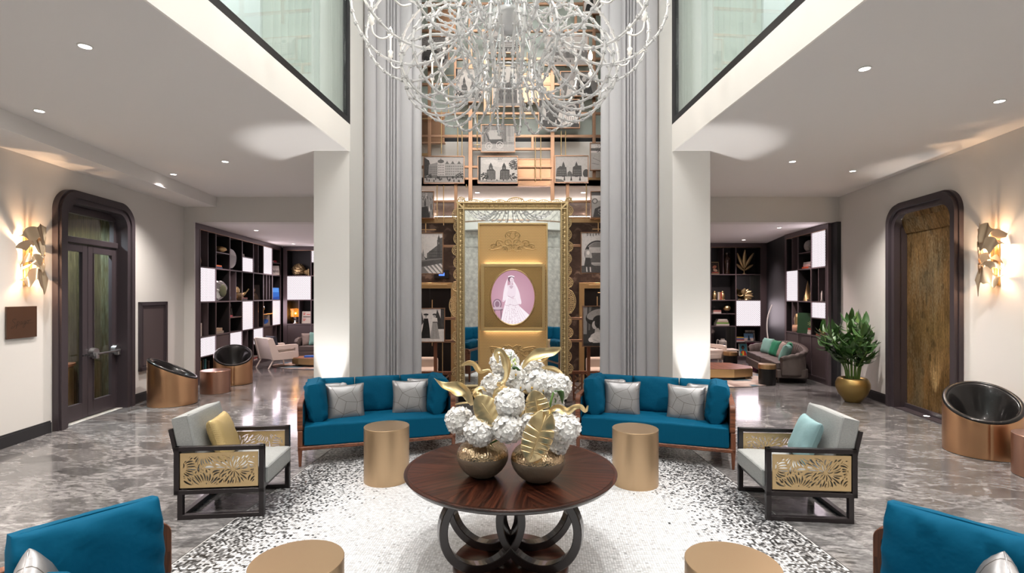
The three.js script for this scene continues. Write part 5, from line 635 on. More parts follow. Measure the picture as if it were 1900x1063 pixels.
// ---------------------------------------------------------------- the seating round the mosaic
// teal velvet sofa with a walnut frame; front +z, length along x
const GEO_SILVER = [3, 5, 8].map((s) => cushionGeo(0.46, 0.46, 0.17, { p: 0.07, e: 0.42, seed: s, wrinkle: 0.004 }));
{ for (const g of GEO_SILVER) { const p = g.attributes.position, uv = g.attributes.uv; for (let i = 0; i < p.count; i++) uv.setXY(i, p.getX(i) / 0.46 + 0.5, p.getY(i) / 0.46 + 0.5); } }
function loopFrame(w, h, r, t, depth) {              // rounded-rectangle loop of wood in the x,y plane, centred
  const o = new THREE.Shape(), rr = (P, a, b, q) => { P.moveTo(-a + q, -b); P.lineTo(a - q, -b); P.absarc(a - q, -b + q, q, -PI / 2, 0); P.lineTo(a, b - q); P.absarc(a - q, b - q, q, 0, PI / 2); P.lineTo(-a + q, b); P.absarc(-a + q, b - q, q, PI / 2, PI); P.lineTo(-a, -b + q); P.absarc(-a + q, -b + q, q, PI, 1.5 * PI); };
  rr(o, w / 2, h / 2, r); const hole = new THREE.Path(); rr(hole, w / 2 - t, h / 2 - t, Math.max(0.01, r - t * 0.7)); o.holes.push(hole); return extr(o, depth - 0.008, 0.004, 1, 6).translate(0, 0, -depth / 2);
}
const SOFA_L = 1.86, SOFA_D = 0.84;
function makeSofa(label, at, ry, group, backs = [-0.585, 0, 0.585]) {
  const t = thing('teal_sofa', label, 'sofa', at, ry, group), L = SOFA_L, D = SOFA_D, hx = L / 2, hz = D / 2;
  part('base_rail', [span(-hx, hx, 0.19, 0.235, hz - 0.05, hz, 0.012), span(-hx, hx, 0.19, 0.235, -hz, -hz + 0.05, 0.012), span(-hx, -hx + 0.05, 0.19, 0.235, -hz, hz, 0.012), span(hx - 0.05, hx, 0.19, 0.235, -hz, hz, 0.012), span(-hx + 0.02, hx - 0.02, 0.2, 0.24, -hz + 0.02, hz - 0.02)], M.walnut, t);
  for (const [x, z] of [[-1, 1], [1, 1], [-1, -1], [1, -1]]) part('leg', warp(box(0.05, 0.22, 0.05, 0, 0.11, 0, 0.008), (v) => { const k = lerp(0.55, 1, clamp(v.y / 0.2)); v.x = v.x * k + x * (hx - 0.026); v.z = v.z * k + z * (hz - 0.026); }), M.walnut, t);
  const seat = cushionGeo(L - 0.1, D - 0.06, 0.27, { p: 0.012, k: 0.05, e: 0.2, edge: 0.74, seed: 2, wrinkle: 0.004, n: 22 }); part('seat', seat.rotateX(-PI / 2).translate(0, 0.355, 0.03), M.teal, t);
  for (const s of [-1, 1]) {                          // arms: a walnut loop round a velvet panel, on a short post
    const a = part('arm_frame', [loopFrame(D - 0.0, 0.34, 0.07, 0.035, 0.06).rotateY(PI / 2).translate(s * (hx - 0.03), 0.575, 0), span(s * hx - s * 0.055, s * hx, 0.2, 0.42, hz - 0.055, hz - 0.005, 0.01), span(s * hx - s * 0.055, s * hx, 0.2, 0.42, -hz + 0.005, -hz + 0.055, 0.01)], M.walnut, t);
    part('arm_panel', span(s * (hx - 0.055), s * (hx - 0.012), 0.235, 0.72, -hz + 0.03, hz - 0.03, 0.012), M.teal, a);
  }
  const b = part('back_frame', [loopFrame(L - 0.04, 0.36, 0.07, 0.035, 0.05).translate(0, 0.585, -hz + 0.03), span(-hx + 0.03, hx - 0.03, 0.235, 0.74, -hz + 0.01, -hz + 0.05)], M.walnut, t); part('back_panel', span(-hx + 0.05, hx - 0.05, 0.3, 0.735, -hz + 0.02, -hz + 0.065, 0.012), M.teal, b);
  for (const bx of backs) { const i = Math.round(bx / 0.5), c = part('back_cushion', cushionGeo(0.60, 0.47, 0.24, { p: 0.02, k: 0.10, e: 0.32, edge: 0.4, seed: 11 + i, wrinkle: 0.009, sag: 0.006 }).rotateX(-0.16 - 0.02 * i).translate(bx, 0.70, -hz + 0.185), M.teal, t); part('piping', pipingGeo(0.585, 0.455, 0.045, 0.005, 0.02, 0.1).rotateX(-0.16 - 0.02 * i).translate(bx, 0.70, -hz + 0.185), M.teal, c); }
  for (const s of [-1, 1]) { const c = part('arm_cushion', cushionGeo(0.60, 0.49, 0.24, { p: 0.02, k: 0.12, e: 0.36, edge: 0.34, seed: 21 + s, wrinkle: 0.011, sag: 0.01 }).rotateX(-0.15).rotateY(-s * PI / 2).translate(s * (hx - 0.19), 0.71, 0.03), M.teal, t); part('piping', pipingGeo(0.585, 0.475, 0.04, 0.005, 0.02, 0.12).rotateX(-0.15).rotateY(-s * PI / 2).translate(s * (hx - 0.19), 0.71, 0.03), M.teal, c); }
  return t;
}
function onThing(t, [x, y, z]) { return V(x, y, z).applyAxisAngle(V(0, 1, 0), t.rotation.y).add(t.position).toArray(); }
let silver0 = null;
function silver(sofa, x, z, turn, lean, label, y = 0.66, k = 0, roll = 0) {
  const p = onThing(sofa, [x, y, z]); const o = new THREE.Group(); o.name = numbered('silver_cushion'); o.position.set(...p); o.rotation.set(lean, sofa.rotation.y + turn, roll, 'YXZ'); o.userData = { label, category: 'cushion', group: 'silver satin cushions on the teal sofas' }; scene.add(o);
  part('cover', GEO_SILVER[k], M.silver, o); part('piping', pipingGeo(0.455, 0.455, 0, 0.004, 0.07, 0), M.silver, o);
}
const sofaL = makeSofa('teal velvet sofa with walnut frame behind the brass drum table, beside the gold-cushion armchair', [-1.725, 0, -6.68], 0.30, 'teal velvet sofas round the mosaic');
const sofaR = makeSofa('teal velvet sofa with walnut frame behind the brass drum table, beside the blue-cushion armchair', [1.82, 0, -6.61], -0.345, 'teal velvet sofas round the mosaic');
const HX = SOFA_L / 2;
silver(sofaL, -0.58, -0.1, 0.22, -0.3, 'silver cushion tucked behind another at the outer end of the gold-armchair-side sofa', 0.665);
silver(sofaL, -0.40, 0.06, 0.15, -0.26, 'silver cushion in front at the outer end of the gold-armchair-side sofa', 0.655, 1);
silver(sofaL, 0.40, 0.02, -0.12, -0.26, 'silver cushion in front at the flower end of the gold-armchair-side sofa', 0.66, 2);
silver(sofaL, 0.58, -0.08, -0.25, -0.3, 'silver cushion tucked behind another at the flower end of the gold-armchair-side sofa', 0.67);
silver(sofaR, -0.58, -0.08, 0.25, -0.3, 'silver cushion tucked behind another at the flower end of the blue-armchair-side sofa', 0.67, 1);
silver(sofaR, -0.40, 0.05, 0.1, -0.26, 'silver cushion in front at the flower end of the blue-armchair-side sofa', 0.66);
silver(sofaR, 0.38, 0.06, -0.15, -0.26, 'silver cushion in front at the outer end of the blue-armchair-side sofa', 0.655, 2);
silver(sofaR, 0.57, -0.1, -0.25, -0.3, 'silver cushion tucked behind another at the outer end of the blue-armchair-side sofa', 0.665, 1);
// the two near sofas, seen over their far arms
const sofaNL = makeSofa('nearest teal sofa, cut by the frame edge, below the gold-cushion armchair', [-1.46, 0, -2.03], PI - 0.6435, 'teal velvet sofas round the mosaic', [-0.58, -0.03]);
const sofaNR = makeSofa('nearest teal sofa, cut by the frame edge, below the blue-cushion armchair', [1.53, 0, -1.97], PI + 0.6435, 'teal velvet sofas round the mosaic', [0.03, 0.58]);
silver(sofaNL, 0.52, -0.2, -0.5, -0.2, 'silver cushion tip on the nearest sofa below the gold-cushion armchair', 0.60, 1, 0.5);
silver(sofaNR, -0.5, -0.14, 0.5, -0.2, 'silver cushion tip on the nearest sofa below the blue-cushion armchair', 0.60, 2, -0.5);

// armchair: black sled frame, laser-cut gold side panels, grey cushions; front +z
function fernPanel(w, h, seed) {                      // panel pierced by fans of leaf-shaped slots
  const R = rng(seed), s = poly([[-w / 2, -h / 2], [w / 2, -h / 2], [w / 2, h / 2], [-w / 2, h / 2]]), mx = w / 2 - 0.024, my = h / 2 - 0.024, taken = [], gap = 0.0036;
  const free = (x, y, r) => taken.every(([a, b, q]) => (a - x) ** 2 + (b - y) ** 2 > (r + q + gap) ** 2), fans = [[0.12, 0.0], [-0.12, -0.165], [0.24, -0.17], [-0.345, 0.03], [0.36, 0.02], [-0.14, 0.17], [0.3, 0.17]];
  const slot = (x, y, a, len, bend, wmax) => {        // grows from its root until it meets a neighbour; the widest that fits
    for (let wd = wmax; wd > 0.0026; wd *= 0.8) {
      const P = []; for (let j = 0; j <= 14; j++) { const f = j / 14, aa = a + bend * (f - 0.5), q = wd * Math.pow(Math.sin(PI * clamp(0.06 + 0.9 * f)), 0.7) * (0.65 + 0.45 * f), X = x + f * len * Math.cos(aa), Y = y + f * len * Math.sin(aa); if (Math.abs(X) > mx - q || Math.abs(Y) > my - q || !free(X, Y, q)) break; P.push([X, Y, q]); }
      if (P.length < 6) continue; const n = P.length; P.forEach((p, j) => { if (j > n - 3) p[2] *= j === n - 1 ? 0.35 : 0.75; });
      const up = [], dn = []; P.forEach(([X, Y, q], j) => { const [x2, y2] = P[Math.min(j + 1, n - 1)], [x1, y1] = P[Math.max(j - 1, 0)], l = Math.hypot(x2 - x1, y2 - y1) || 1, nx = -(y2 - y1) / l, ny = (x2 - x1) / l; up.push([X + nx * q, Y + ny * q]); dn.unshift([X - nx * q, Y - ny * q]); });
      P.forEach((p) => taken.push(p)); const hole = new THREE.Path(); [...up, ...dn].forEach(([X, Y], i) => i ? hole.lineTo(X, Y) : hole.moveTo(X, Y)); hole.closePath(); s.holes.push(hole); return;
    }
  };
  for (let pass = 0; pass < 4; pass++) for (const [cx, cy] of fans) { const n = 22 + pass * 6; for (let i = 0; i < n; i++) { const a = (i + 0.4 * R()) / n * 2 * PI, r = 0.016 + pass * 0.05; slot(cx + r * Math.cos(a), cy + r * Math.sin(a), a, 0.045 + 0.035 * R() + 0.01 * pass, 0.5 * Math.sin(a * 2 + cx * 9), 0.0062 + 0.0022 * pass); } }
  for (let k = 0; k < 500; k++) slot((R() - 0.5) * 2 * mx, (R() - 0.5) * 2 * my, R() * 6.3, 0.03 + 0.03 * R(), 0.4, 0.008);
  return extr(s, 0.008).translate(0, 0, -0.004);
}
const PANEL_A = fernPanel(0.665, 0.31, 12);
function makeArmchair(label, at, ry, pillowMat) {
  const t = thing('armchair', label, 'armchair', at, ry), W = 0.74, D = 0.77, f = 0.045;
  for (const s of [-1, 1]) {
    const x = s * (W / 2 - f / 2), X = (a, b, y0, y1, z0, z1) => span(a, b, y0, y1, z0, z1, 0.004);
    const fr = part('side_frame', [X(x - f / 2, x + f / 2, 0.61, 0.65, -D / 2, D / 2), X(x - f / 2, x + f / 2, 0.225, 0.265, -D / 2, D / 2), X(x - f / 2, x + f / 2, 0.225, 0.65, D / 2 - 0.045, D / 2), X(x - f / 2, x + f / 2, 0.225, 0.65, -D / 2, -D / 2 + 0.045)], M.blackWood, t);
    part('side_panel', PANEL_A.clone().rotateY(s * PI / 2).translate(x + s * 0.012, 0.437, 0), M.laserGold, fr);
    part('sled_base', [X(x - f / 2, x + f / 2, 0, 0.045, -D / 2 + 0.03, D / 2), X(x - f / 2, x + f / 2, 0.04, 0.23, D / 2 - 0.045, D / 2), X(x - f / 2, x + f / 2, 0.04, 0.23, -D / 2 + 0.03, -D / 2 + 0.075)], M.blackWood, t);
  }
  part('seat_frame', [span(-W / 2 + f, W / 2 - f, 0.24, 0.285, D / 2 - 0.06, D / 2 - 0.02), span(-W / 2 + f, W / 2 - f, 0.24, 0.27, -D / 2 + 0.02, D / 2 - 0.06), span(-W / 2 + f, W / 2 - f, 0, 0.045, -D / 2 + 0.03, -D / 2 + 0.075)], M.blackWood, t);
  const bk = [-0.22, -0.38];                          // reclined back slab
  part('back_frame', [bar([-W / 2 + f + 0.01, 0.3, -D / 2 + 0.06], [-W / 2 + f + 0.01, 0.80, -D / 2 - 0.05], 0.035, 0.03), bar([W / 2 - f - 0.01, 0.3, -D / 2 + 0.06], [W / 2 - f - 0.01, 0.80, -D / 2 - 0.05], 0.035, 0.03), box(W - 2 * f, 0.5, 0.02).rotateX(-0.215).translate(0, 0.55, -D / 2 - 0.005)], M.blackWood, t);
  const seat = part('seat_cushion', cushionGeo(W - 2 * f - 0.006, D - 0.02, 0.17, { p: 0.006, k: 0.02, e: 0.16, edge: 0.76, seed: 4, wrinkle: 0.002 }).rotateX(-PI / 2).translate(0, 0.365, 0.03), M.greyWeave, t); metreUV(seat.geometry);
  part('piping', [pipingGeo(W - 2 * f - 0.008, D - 0.022, 0.064, 0.004, 0.006, 0.02).rotateX(-PI / 2).translate(0, 0.365, 0.03)], M.greyWeave, seat);
  const back = part('back_cushion', cushionGeo(W - 2 * f - 0.01, 0.5, 0.17, { p: 0.006, k: 0.03, e: 0.16, edge: 0.76, seed: 6, wrinkle: 0.002 }).rotateX(-0.215).translate(0, 0.665, -D / 2 + 0.075), M.greyWeave, t); metreUV(back.geometry);
  part('piping', [pipingGeo(W - 2 * f - 0.012, 0.498, 0.064, 0.004, 0.006, 0.03).rotateX(-0.215).translate(0, 0.665, -D / 2 + 0.075)], M.greyWeave, back);
  return t;
}
const chairL = makeArmchair('black sled armchair with cut gold side panels and gold cushion', [-2.66, 0, -5.0], 1.67);
const chairR = makeArmchair('black sled armchair with cut gold side panels and pale blue cushion', [2.67, 0, -4.92], -1.655);
function scatter(name, label, geo, mat, t, [x, y, z], rx, ry, pip, group) { const o = new THREE.Group(); o.name = numbered(name); o.position.set(...onThing(t, [x, y, z])); o.rotation.set(rx, t.rotation.y + ry, 0, 'YXZ'); o.userData = { label, category: 'cushion' }; if (group) o.userData.group = group; scene.add(o); part('cover', geo, mat, o); part('piping', pip, mat, o); return o; }
const SQ = (s, w = 0.42) => cushionGeo(w, w * 0.92, 0.15, { p: 0.05, e: 0.42, seed: s, wrinkle: 0.005 });
scatter('gold_cushion', 'shiny gold quilted cushion on the grey armchair', SQ(7, 0.44), M.goldCushion, chairL, [0.02, 0.645, -0.13], -0.32, 0.12, pipingGeo(0.435, 0.40, 0, 0.004, 0.05));
scatter('blue_cushion', 'pale blue velvet cushion on the grey armchair', SQ(9, 0.44), M.skyCushion, chairR, [0.0, 0.645, -0.11], -0.35, -0.12, pipingGeo(0.435, 0.40, 0, 0.004, 0.05));

// brass drum tables
const drumGeo = lathe([[0.001, 0], [0.232, 0], [0.238, 0.004], [0.24, 0.012], [0.24, 0.572], [0.238, 0.577]], 64), drumTop = lathe([[0.238, 0.577], [0.2405, 0.58], [0.2405, 0.587], [0.238, 0.59], [0.001, 0.59]], 64);
function drum(label, x, d) { const t = thing('drum_table', label, 'side table', [x, 0, -d], x, 'brass drum tables on the mosaic'); part('body', drumGeo, M.drumBrass, t); part('top', drumTop, M.drumBrass, t); }
drum('tall brass drum table before the sofa beside the gold-cushion armchair', -1.356, 5.6); drum('tall brass drum table before the sofa beside the blue-cushion armchair', 1.31, 5.5); drum('nearest brass drum table below the gold-cushion armchair, cut by the lower frame edge', -1.143, 2.75); drum('nearest brass drum table below the blue-cushion armchair, cut by the lower frame edge', 1.163, 2.73);

// round macassar table on crossing rings
const TABLE = [-0.01, 3.81], TH = 0.735;
{
  const t = thing('round_table', 'round dark striped wood table on interlaced ring legs, under the flowers', 'table', [TABLE[0], 0, -TABLE[1]]), r = 0.77;
  const top = part('tabletop', lathe([[0.001, TH - 0.055], [0.6, TH - 0.055], [0.70, TH - 0.05], [0.745, TH - 0.04], [0.755, TH - 0.02], [0.748, TH - 0.012], [0.735, TH - 0.008]], 72), M.ebonyBlack, t);
  part('top_edge', lathe([[0.735, TH - 0.016], [0.765, TH - 0.014], [0.772, TH - 0.006], [0.768, TH], [0.752, TH + 0.001], [0.74, TH - 0.001]], 72), M.ebony, top);
  for (let k = 0; k < 8; k++) {                       // eight wedges of veneer meeting in the middle
    const a0 = k * PI / 4 + 0.2, s = new THREE.Shape(); s.moveTo(0, 0); s.lineTo(0.742 * Math.cos(a0), 0.742 * Math.sin(a0)); s.absarc(0, 0, 0.742, a0, a0 + PI / 4 - 0.0012, false); s.closePath();
    const g = clean(extr(s, 0.004, 0, 1, 12)), p = g.attributes.position, uv = g.attributes.uv, m = a0 + PI / 8; for (let i = 0; i < p.count; i++) { const x = p.getX(i), y = p.getY(i); uv.setXY(i, (x * -Math.sin(m) + y * Math.cos(m)) * 1.15 + k * 0.37, (x * Math.cos(m) + y * Math.sin(m)) * 0.9); }
    part('veneer_wedge', g.rotateX(-PI / 2).translate(0, TH - 0.0035, 0), M.ebony, top);
  }
  part('base', lathe([[0.001, 0], [0.41, 0], [0.425, 0.012], [0.425, 0.05], [0.415, 0.062], [0.001, 0.064]], 64), M.ebony, t);
  // rings: two pairs of broad hoops standing upright, offset from the middle so that they cross
  for (const [ox, oz, a] of [[-0.2, 0.16, 0.35], [0.2, 0.16, -0.35], [-0.2, -0.16, -0.35], [0.2, -0.16, 0.35]]) {
    const R1 = 0.31, sh = new THREE.Shape().absellipse(0, 0, R1, (TH - 0.055 - 0.06) / 2, 0, 2 * PI); sh.holes.push(new THREE.Path().absellipse(0, 0, R1 - 0.05, (TH - 0.055 - 0.06) / 2 - 0.05, 0, 2 * PI));
    part('ring_leg', extr(sh, 0.07, 0.005, 1, 30).translate(0, 0, -0.035).rotateY(a).translate(ox, 0.062 + (TH - 0.117) / 2, oz), M.ebonyBlack, t);
  }
}

// ---------------------------------------------------------------- chandelier: two tiers of glass hoops round a mirrored bowl
{
  const C = [-0.04, 5.72], t = thing('chandelier', 'huge chandelier of beaded clear glass hoops with candle bulbs', 'chandelier', [C[0], 0, -C[1]]);
  const hoop = (rc, rt, cy, a0, a1, r, seed, hook) => {     // hoop in the radial plane: centre (rc, cy), radius rt, from angle a0 to a1
    const pts = [], out = [], n = 30; for (let i = 0; i <= n; i++) { const a = lerp(a0, a1, i / n), k = 1 + 0.05 * Math.sin(a * 2 + seed); pts.push(V(rc + rt * k * Math.cos(a), cy + rt * 1.02 * Math.sin(a), 0)); }
    if (hook) pts.push(V(rc - rt * 0.55, cy + rt * 1.25, 0), V(0.16, cy + rt * 1.5, 0));
    const curve = new THREE.CatmullRomCurve3(pts), L = curve.getLength(), m = Math.round(L / 0.125);
    out.push(new THREE.TubeGeometry(curve, 54, r, 6, false));
    for (let i = 0; i <= m; i++) { const p = curve.getPointAt(i / m), q = curve.getTangentAt(i / m), b = cyl(r * 1.55, r * 1.55, r * 1.7, 0, 0, 0, 8).applyQuaternion(new THREE.Quaternion().setFromUnitVectors(V(0, 1, 0), q)); out.push(b.translate(p.x, p.y, p.z), ring(r * 1.1, r * 0.35, 8, 4).translate(p.x, p.y, p.z + r * 1.5), ring(r * 1.1, r * 0.35, 8, 4).translate(p.x, p.y, p.z - r * 1.5)); }
    return merge(out);
  };
  const lower = [0, 2.2].map((s) => hoop(0.76, 0.40, 4.43, -PI * 1.05, PI * 0.93, 0.0122, s)), upper = [0, 1.5].map((s) => hoop(1.10, 0.57, 5.04, -PI * 1.02, PI * 0.8, 0.0135, s)), mid = hoop(0.46, 0.26, 5.3, -PI * 1.1, PI * 0.9, 0.011, 1), tall = hoop(0.9, 0.6, 6.0, -PI * 1.0, PI * 0.75, 0.012, 1);
  const add = (g, a) => { const m = part('glass_hoop', g, M.crystal, t); m.rotation.y = a; };
  for (let i = 0; i < 24; i++) add(lower[i % 2], (i + 0.5) / 24 * 2 * PI);
  for (let i = 0; i < 16; i++) add(upper[i % 2], (i + 0.5) / 16 * 2 * PI);
  for (let i = 0; i < 12; i++) add(mid, (i + 0.3) / 12 * 2 * PI);
  for (let i = 0; i < 14; i++) add(tall, (i + 0.2) / 14 * 2 * PI);
  // bowl, column, rod and canopy
  part('bowl', lathe([[0.001, 4.87], [0.03, 4.872], [0.1, 4.9], [0.17, 4.97], [0.205, 5.06], [0.21, 5.1], [0.2, 5.1], [0.16, 5.0], [0.02, 4.9], [0.001, 4.9]], 40), M.bowlGrey, t);
  part('finial', [blob(0.028, 16, 12).translate(0, 4.85, 0), lathe([[0.001, 4.80], [0.012, 4.81], [0.02, 4.835], [0.012, 4.86]], 16)], M.chrome, t);
  part('column', lathe([[0.06, 5.05], [0.05, 5.3], [0.1, 5.36], [0.1, 5.4], [0.045, 5.5], [0.04, 6.3], [0.12, 6.36], [0.12, 6.42], [0.03, 6.5], [0.018, 6.6], [0.018, TOP - 0.1]], 24), M.chrome, t);
  part('canopy', lathe([[0.02, TOP - 0.14], [0.16, TOP - 0.1], [0.2, TOP - 0.02], [0.2, TOP]], 32), M.chrome, t);
  // hoops that carry the arms
  part('support_hoop', [ring(0.34, 0.009, 48, 6).rotateX(PI / 2).translate(0, 4.42, 0), ring(0.52, 0.009, 48, 6).rotateX(PI / 2).translate(0, 5.06, 0), ...[0, 1, 2, 3, 4, 5].flatMap((k) => { const a = k * PI / 3, c = Math.cos(a), s = Math.sin(a); return [rod([0.06 * c, 5.2, 0.06 * s], [0.34 * c, 4.42, 0.34 * s], 0.008), rod([0.05 * c, 5.3, 0.05 * s], [0.52 * c, 5.06, 0.52 * s], 0.008)]; })], M.chrome, t);
  for (let i = 0; i < 12; i++) {
    const a = PI / 2 + (i + 0.45) * PI / 6, r = 1.46, x = r * Math.cos(a), z = -r * Math.sin(a);
    const c = part('candle', [cyl(0.012, 0.012, 0.16, x, 4.98, z, 10), lathe([[0.004, 4.80], [0.03, 4.83], [0.022, 4.86], [0.034, 4.885], [0.02, 4.9]], 14).translate(x, 0, z), tube([[x, 4.82, z], [x * 0.985, 4.72, z * 0.985], [x * 0.93, 4.68, z * 0.93], [x * 0.86, 4.73, z * 0.86]], 0.010, 12, 6)], M.candle, t);
    part('bulb', lathe([[0.001, 0.05], [0.008, 0.035], [0.016, 0.008], [0.018, -0.01], [0.012, -0.03], [0.006, -0.036]], 14).scale(1.6, 1.5, 1.6).translate(x, 5.11, z), M.bulb, c);
    point(C[0] + x, 5.10, -C[1] + z, WARM, LUM.chandelier, 'chandelier bulb', 0.8);
  }
}

// ---------------------------------------------------------------- the two lounges behind the beams
const H = [3.474, 2.638, 1.849, 1.055, 0.12], BK = 0.36, MOD = 0.768;
const mirrorDark = std(new THREE.Color(0.55, 0.56, 0.56), 0.05, { metalness: 1 });
function bookcase(label, at, ry, cols, { lead = 0.26, tail = 0.1, fascia = true, mod = MOD } = {}) {
  const t = thing('bookcase', label, 'bookcase', at, ry), n = cols.length, Lx = lead + n * mod + tail, th = 0.03;
  part('carcass', [span(0, lead - th / 2, 0, 3.6, -BK, 0), span(lead + n * mod + th / 2, Lx, 0, 3.6, -BK, 0), span(0, Lx, H[0], 3.598, -BK, 0.004), span(0, Lx, 0, H[4], -BK, -0.02)], M.shelfFace, t);
  part('back_panel', span(0, Lx, 0, 3.59, -BK - 0.02, -BK), M.shelfDark, t);
  part('brass_edge', [span(lead, lead + n * mod, H[0] - 0.008, H[0] + 0.006, -0.01, 0.012)], M.copper, t);
  for (let i = 0; i <= n; i++) { const u = part('upright', span(lead + i * mod - th / 2, lead + i * mod + th / 2, H[4], H[0], -BK, -0.012), M.shelfDark, t); part('edge_strip', span(lead + i * mod - th / 2, lead + i * mod + th / 2, H[4], H[0], -0.012, 0.008), M.shelfFace, u); }
  const glow = (x0, x1, y0, y1) => { const p = part('light_panel', metreUV(span(x0, x1, y0, y1, -0.06, -0.012)), M.shelfGlow, t); const c = onThing(t, [(x0 + x1) / 2, (y0 + y1) / 2, 0.0]), f = onThing(t, [(x0 + x1) / 2, (y0 + y1) / 2, 1]); area(...c, ...f, x1 - x0, y1 - y0, 0xffeaf4, LUM.shelfPanel, 'light panel'); return p; };
  cols.forEach((cells, i) => cells.forEach((c, r) => {
    const x0 = lead + i * mod + th / 2, x1 = lead + (i + 1) * mod - th / 2, y1 = H[r], y0 = H[r + 1], ym = (y0 + y1) / 2, xm = (x0 + x1) / 2;
    { const u = part('shelf', span(x0, x1, y0 - 0.015, y0 + 0.015, -BK, -0.012), M.shelfDark, t); part('edge_strip', span(x0, x1, y0 - 0.015, y0 + 0.015, -0.012, 0.006), M.shelfFace, u); }
    const div = (x) => part('divider', span(x - 0.012, x + 0.012, y0 + 0.015, y1 - 0.015, -BK, 0), M.shelfFace, t), mid = (y) => part('shelf', span(x0, x1, y - 0.012, y + 0.012, -BK, 0), M.shelfFace, t);
    if (c === 'p') glow(x0, x1, y0 + 0.015, y1 - 0.015);
    if (c === 'v') div(xm);
    if (c === 'vv') { div(lerp(x0, x1, 0.36)); div(lerp(x0, x1, 0.68)); }
    if (c === 'h') mid(ym - 0.02);
    if (c === 'hp') { mid(ym - 0.02); glow(x0, x1, y0 + 0.015, ym - 0.035); }
    if (c === 'ph') { mid(ym + 0.02); glow(x0, x1, ym + 0.035, y1 - 0.015); }
    if (c === 'd') part('door_panel', span(x0 + 0.004, x1 - 0.004, y0 + 0.02, y1 - 0.02, -0.03, -0.004, 0.004), M.shelfFacade, t);
    if (c === 'm') part('mirror_panel', span(x0, x1, y0 + 0.015, y1 - 0.015, -BK, -BK + 0.012), mirrorDark, t);
  }));
  t.userData.grid = (i, r, f = 0.5, up = 0, z = -0.1) => onThing(t, [lead + (i + f) * mod, H[r + 1] + 0.015 + up, z]);
  return t;
}
const BX = (d) => -5.686 - 0.111 * d, bThL = Math.atan2(1, -0.111), bThR = Math.atan2(-1, -0.1);
const caseL = bookcase('long dark bookcase with glowing lattice panels, behind the cream armchair', [BX(11.35), 0, -11.35], bThL, [['v', 'p', 'v', 'ph'], ['h', 'o', 'o', 'd'], ['o', 'v', 'h', 'ph'], ['hp', 'o', 'p', 'v'], ['v', 'o', 'v', 'ph'], ['p', 'vv', 'h', 'd'], ['h', 'o', 'p', 'v']], { tail: 0.08, lead: 0.21 });
const caseR = bookcase('three-column dark bookcase with glowing lattice panels behind the tufted sofa', [5.845 + 1.369 + 0.0, 0, -13.69], bThR, [['v', 'p', 'v', 'd'], ['h', 'o', 'o', 'd'], ['p', 'v', 'ph', 'd']], { lead: 0.1, tail: 0.1, mod: 0.69 });
const caseBR = bookcase('dark bookcase with feather ornament and mirrored back, at the end of the tufted-sofa lounge', [6.0, 0, -15.85], 0, [['v', 'o', 'h', 'm'], ['o', 'm', 'p', 'h']], { lead: 0.09, tail: 0.2 });
const caseBL = bookcase('dark bookcase with amber glass lamp at the end of the cream-armchair lounge', [-7.5, 0, -16.95], 0, [['o', 'p', 'v', 'd'], ['ph', 'o', 'o', 'd']], { lead: 0.12, tail: 0.4, mod: 0.80 });

// ---- shelf things
function book(label, p, ry, w, h, th, mat, flat, group) {   // standing: thickness along x, cover faces +-x; flat: lies down, spine to the front
  const t = thing('book', label, 'book', p, ry, group), g = [], c = 0.004;
  const b = [span(-th / 2, -th / 2 + c, 0, h, -w, 0), span(th / 2 - c, th / 2, 0, h, -w, 0), span(-th / 2, th / 2, 0, h, -c, 0.001)], pg = [span(-th / 2 + c, th / 2 - c, 0.004, h - 0.004, -w + 0.006, -c)];
  const lay = (q) => flat ? q.map((k) => k.rotateZ(PI / 2).translate(h / 2, th / 2, 0)) : q;
  part('cover', lay(b), mat, t); part('pages', lay(pg), M.paper, t); return t;
}
function standing(name, label, cat, p, ry, w, h, tex, frameMat, lean = -0.14) {   // picture or big book leaning with its face to the front
  const t = thing(name, label, cat, p, ry), L = (g) => g.rotateX(lean).translate(0, 0.004, 0);
  part('frame', [box(w, h, 0.016, 0, h / 2, 0)].map(L), frameMat, t); part('picture', L(new THREE.PlaneGeometry(w - 0.02, h - 0.02).translate(0, h / 2, 0.009)), photoPaper(tex), t); return t;
}
function turned(name, label, cat, p, profile, mat, s = [1, 1, 1], ry = 0, n = 24) { const t = thing(name, label, cat, p, ry); part('body', lathe(profile, n).scale(...s), mat, t); return t; }
const tint = (bg, draw) => canvasTex(128, 160, (c, w, h) => { c.fillStyle = bg; c.fillRect(0, 0, w, h); draw && draw(c, w, h); });
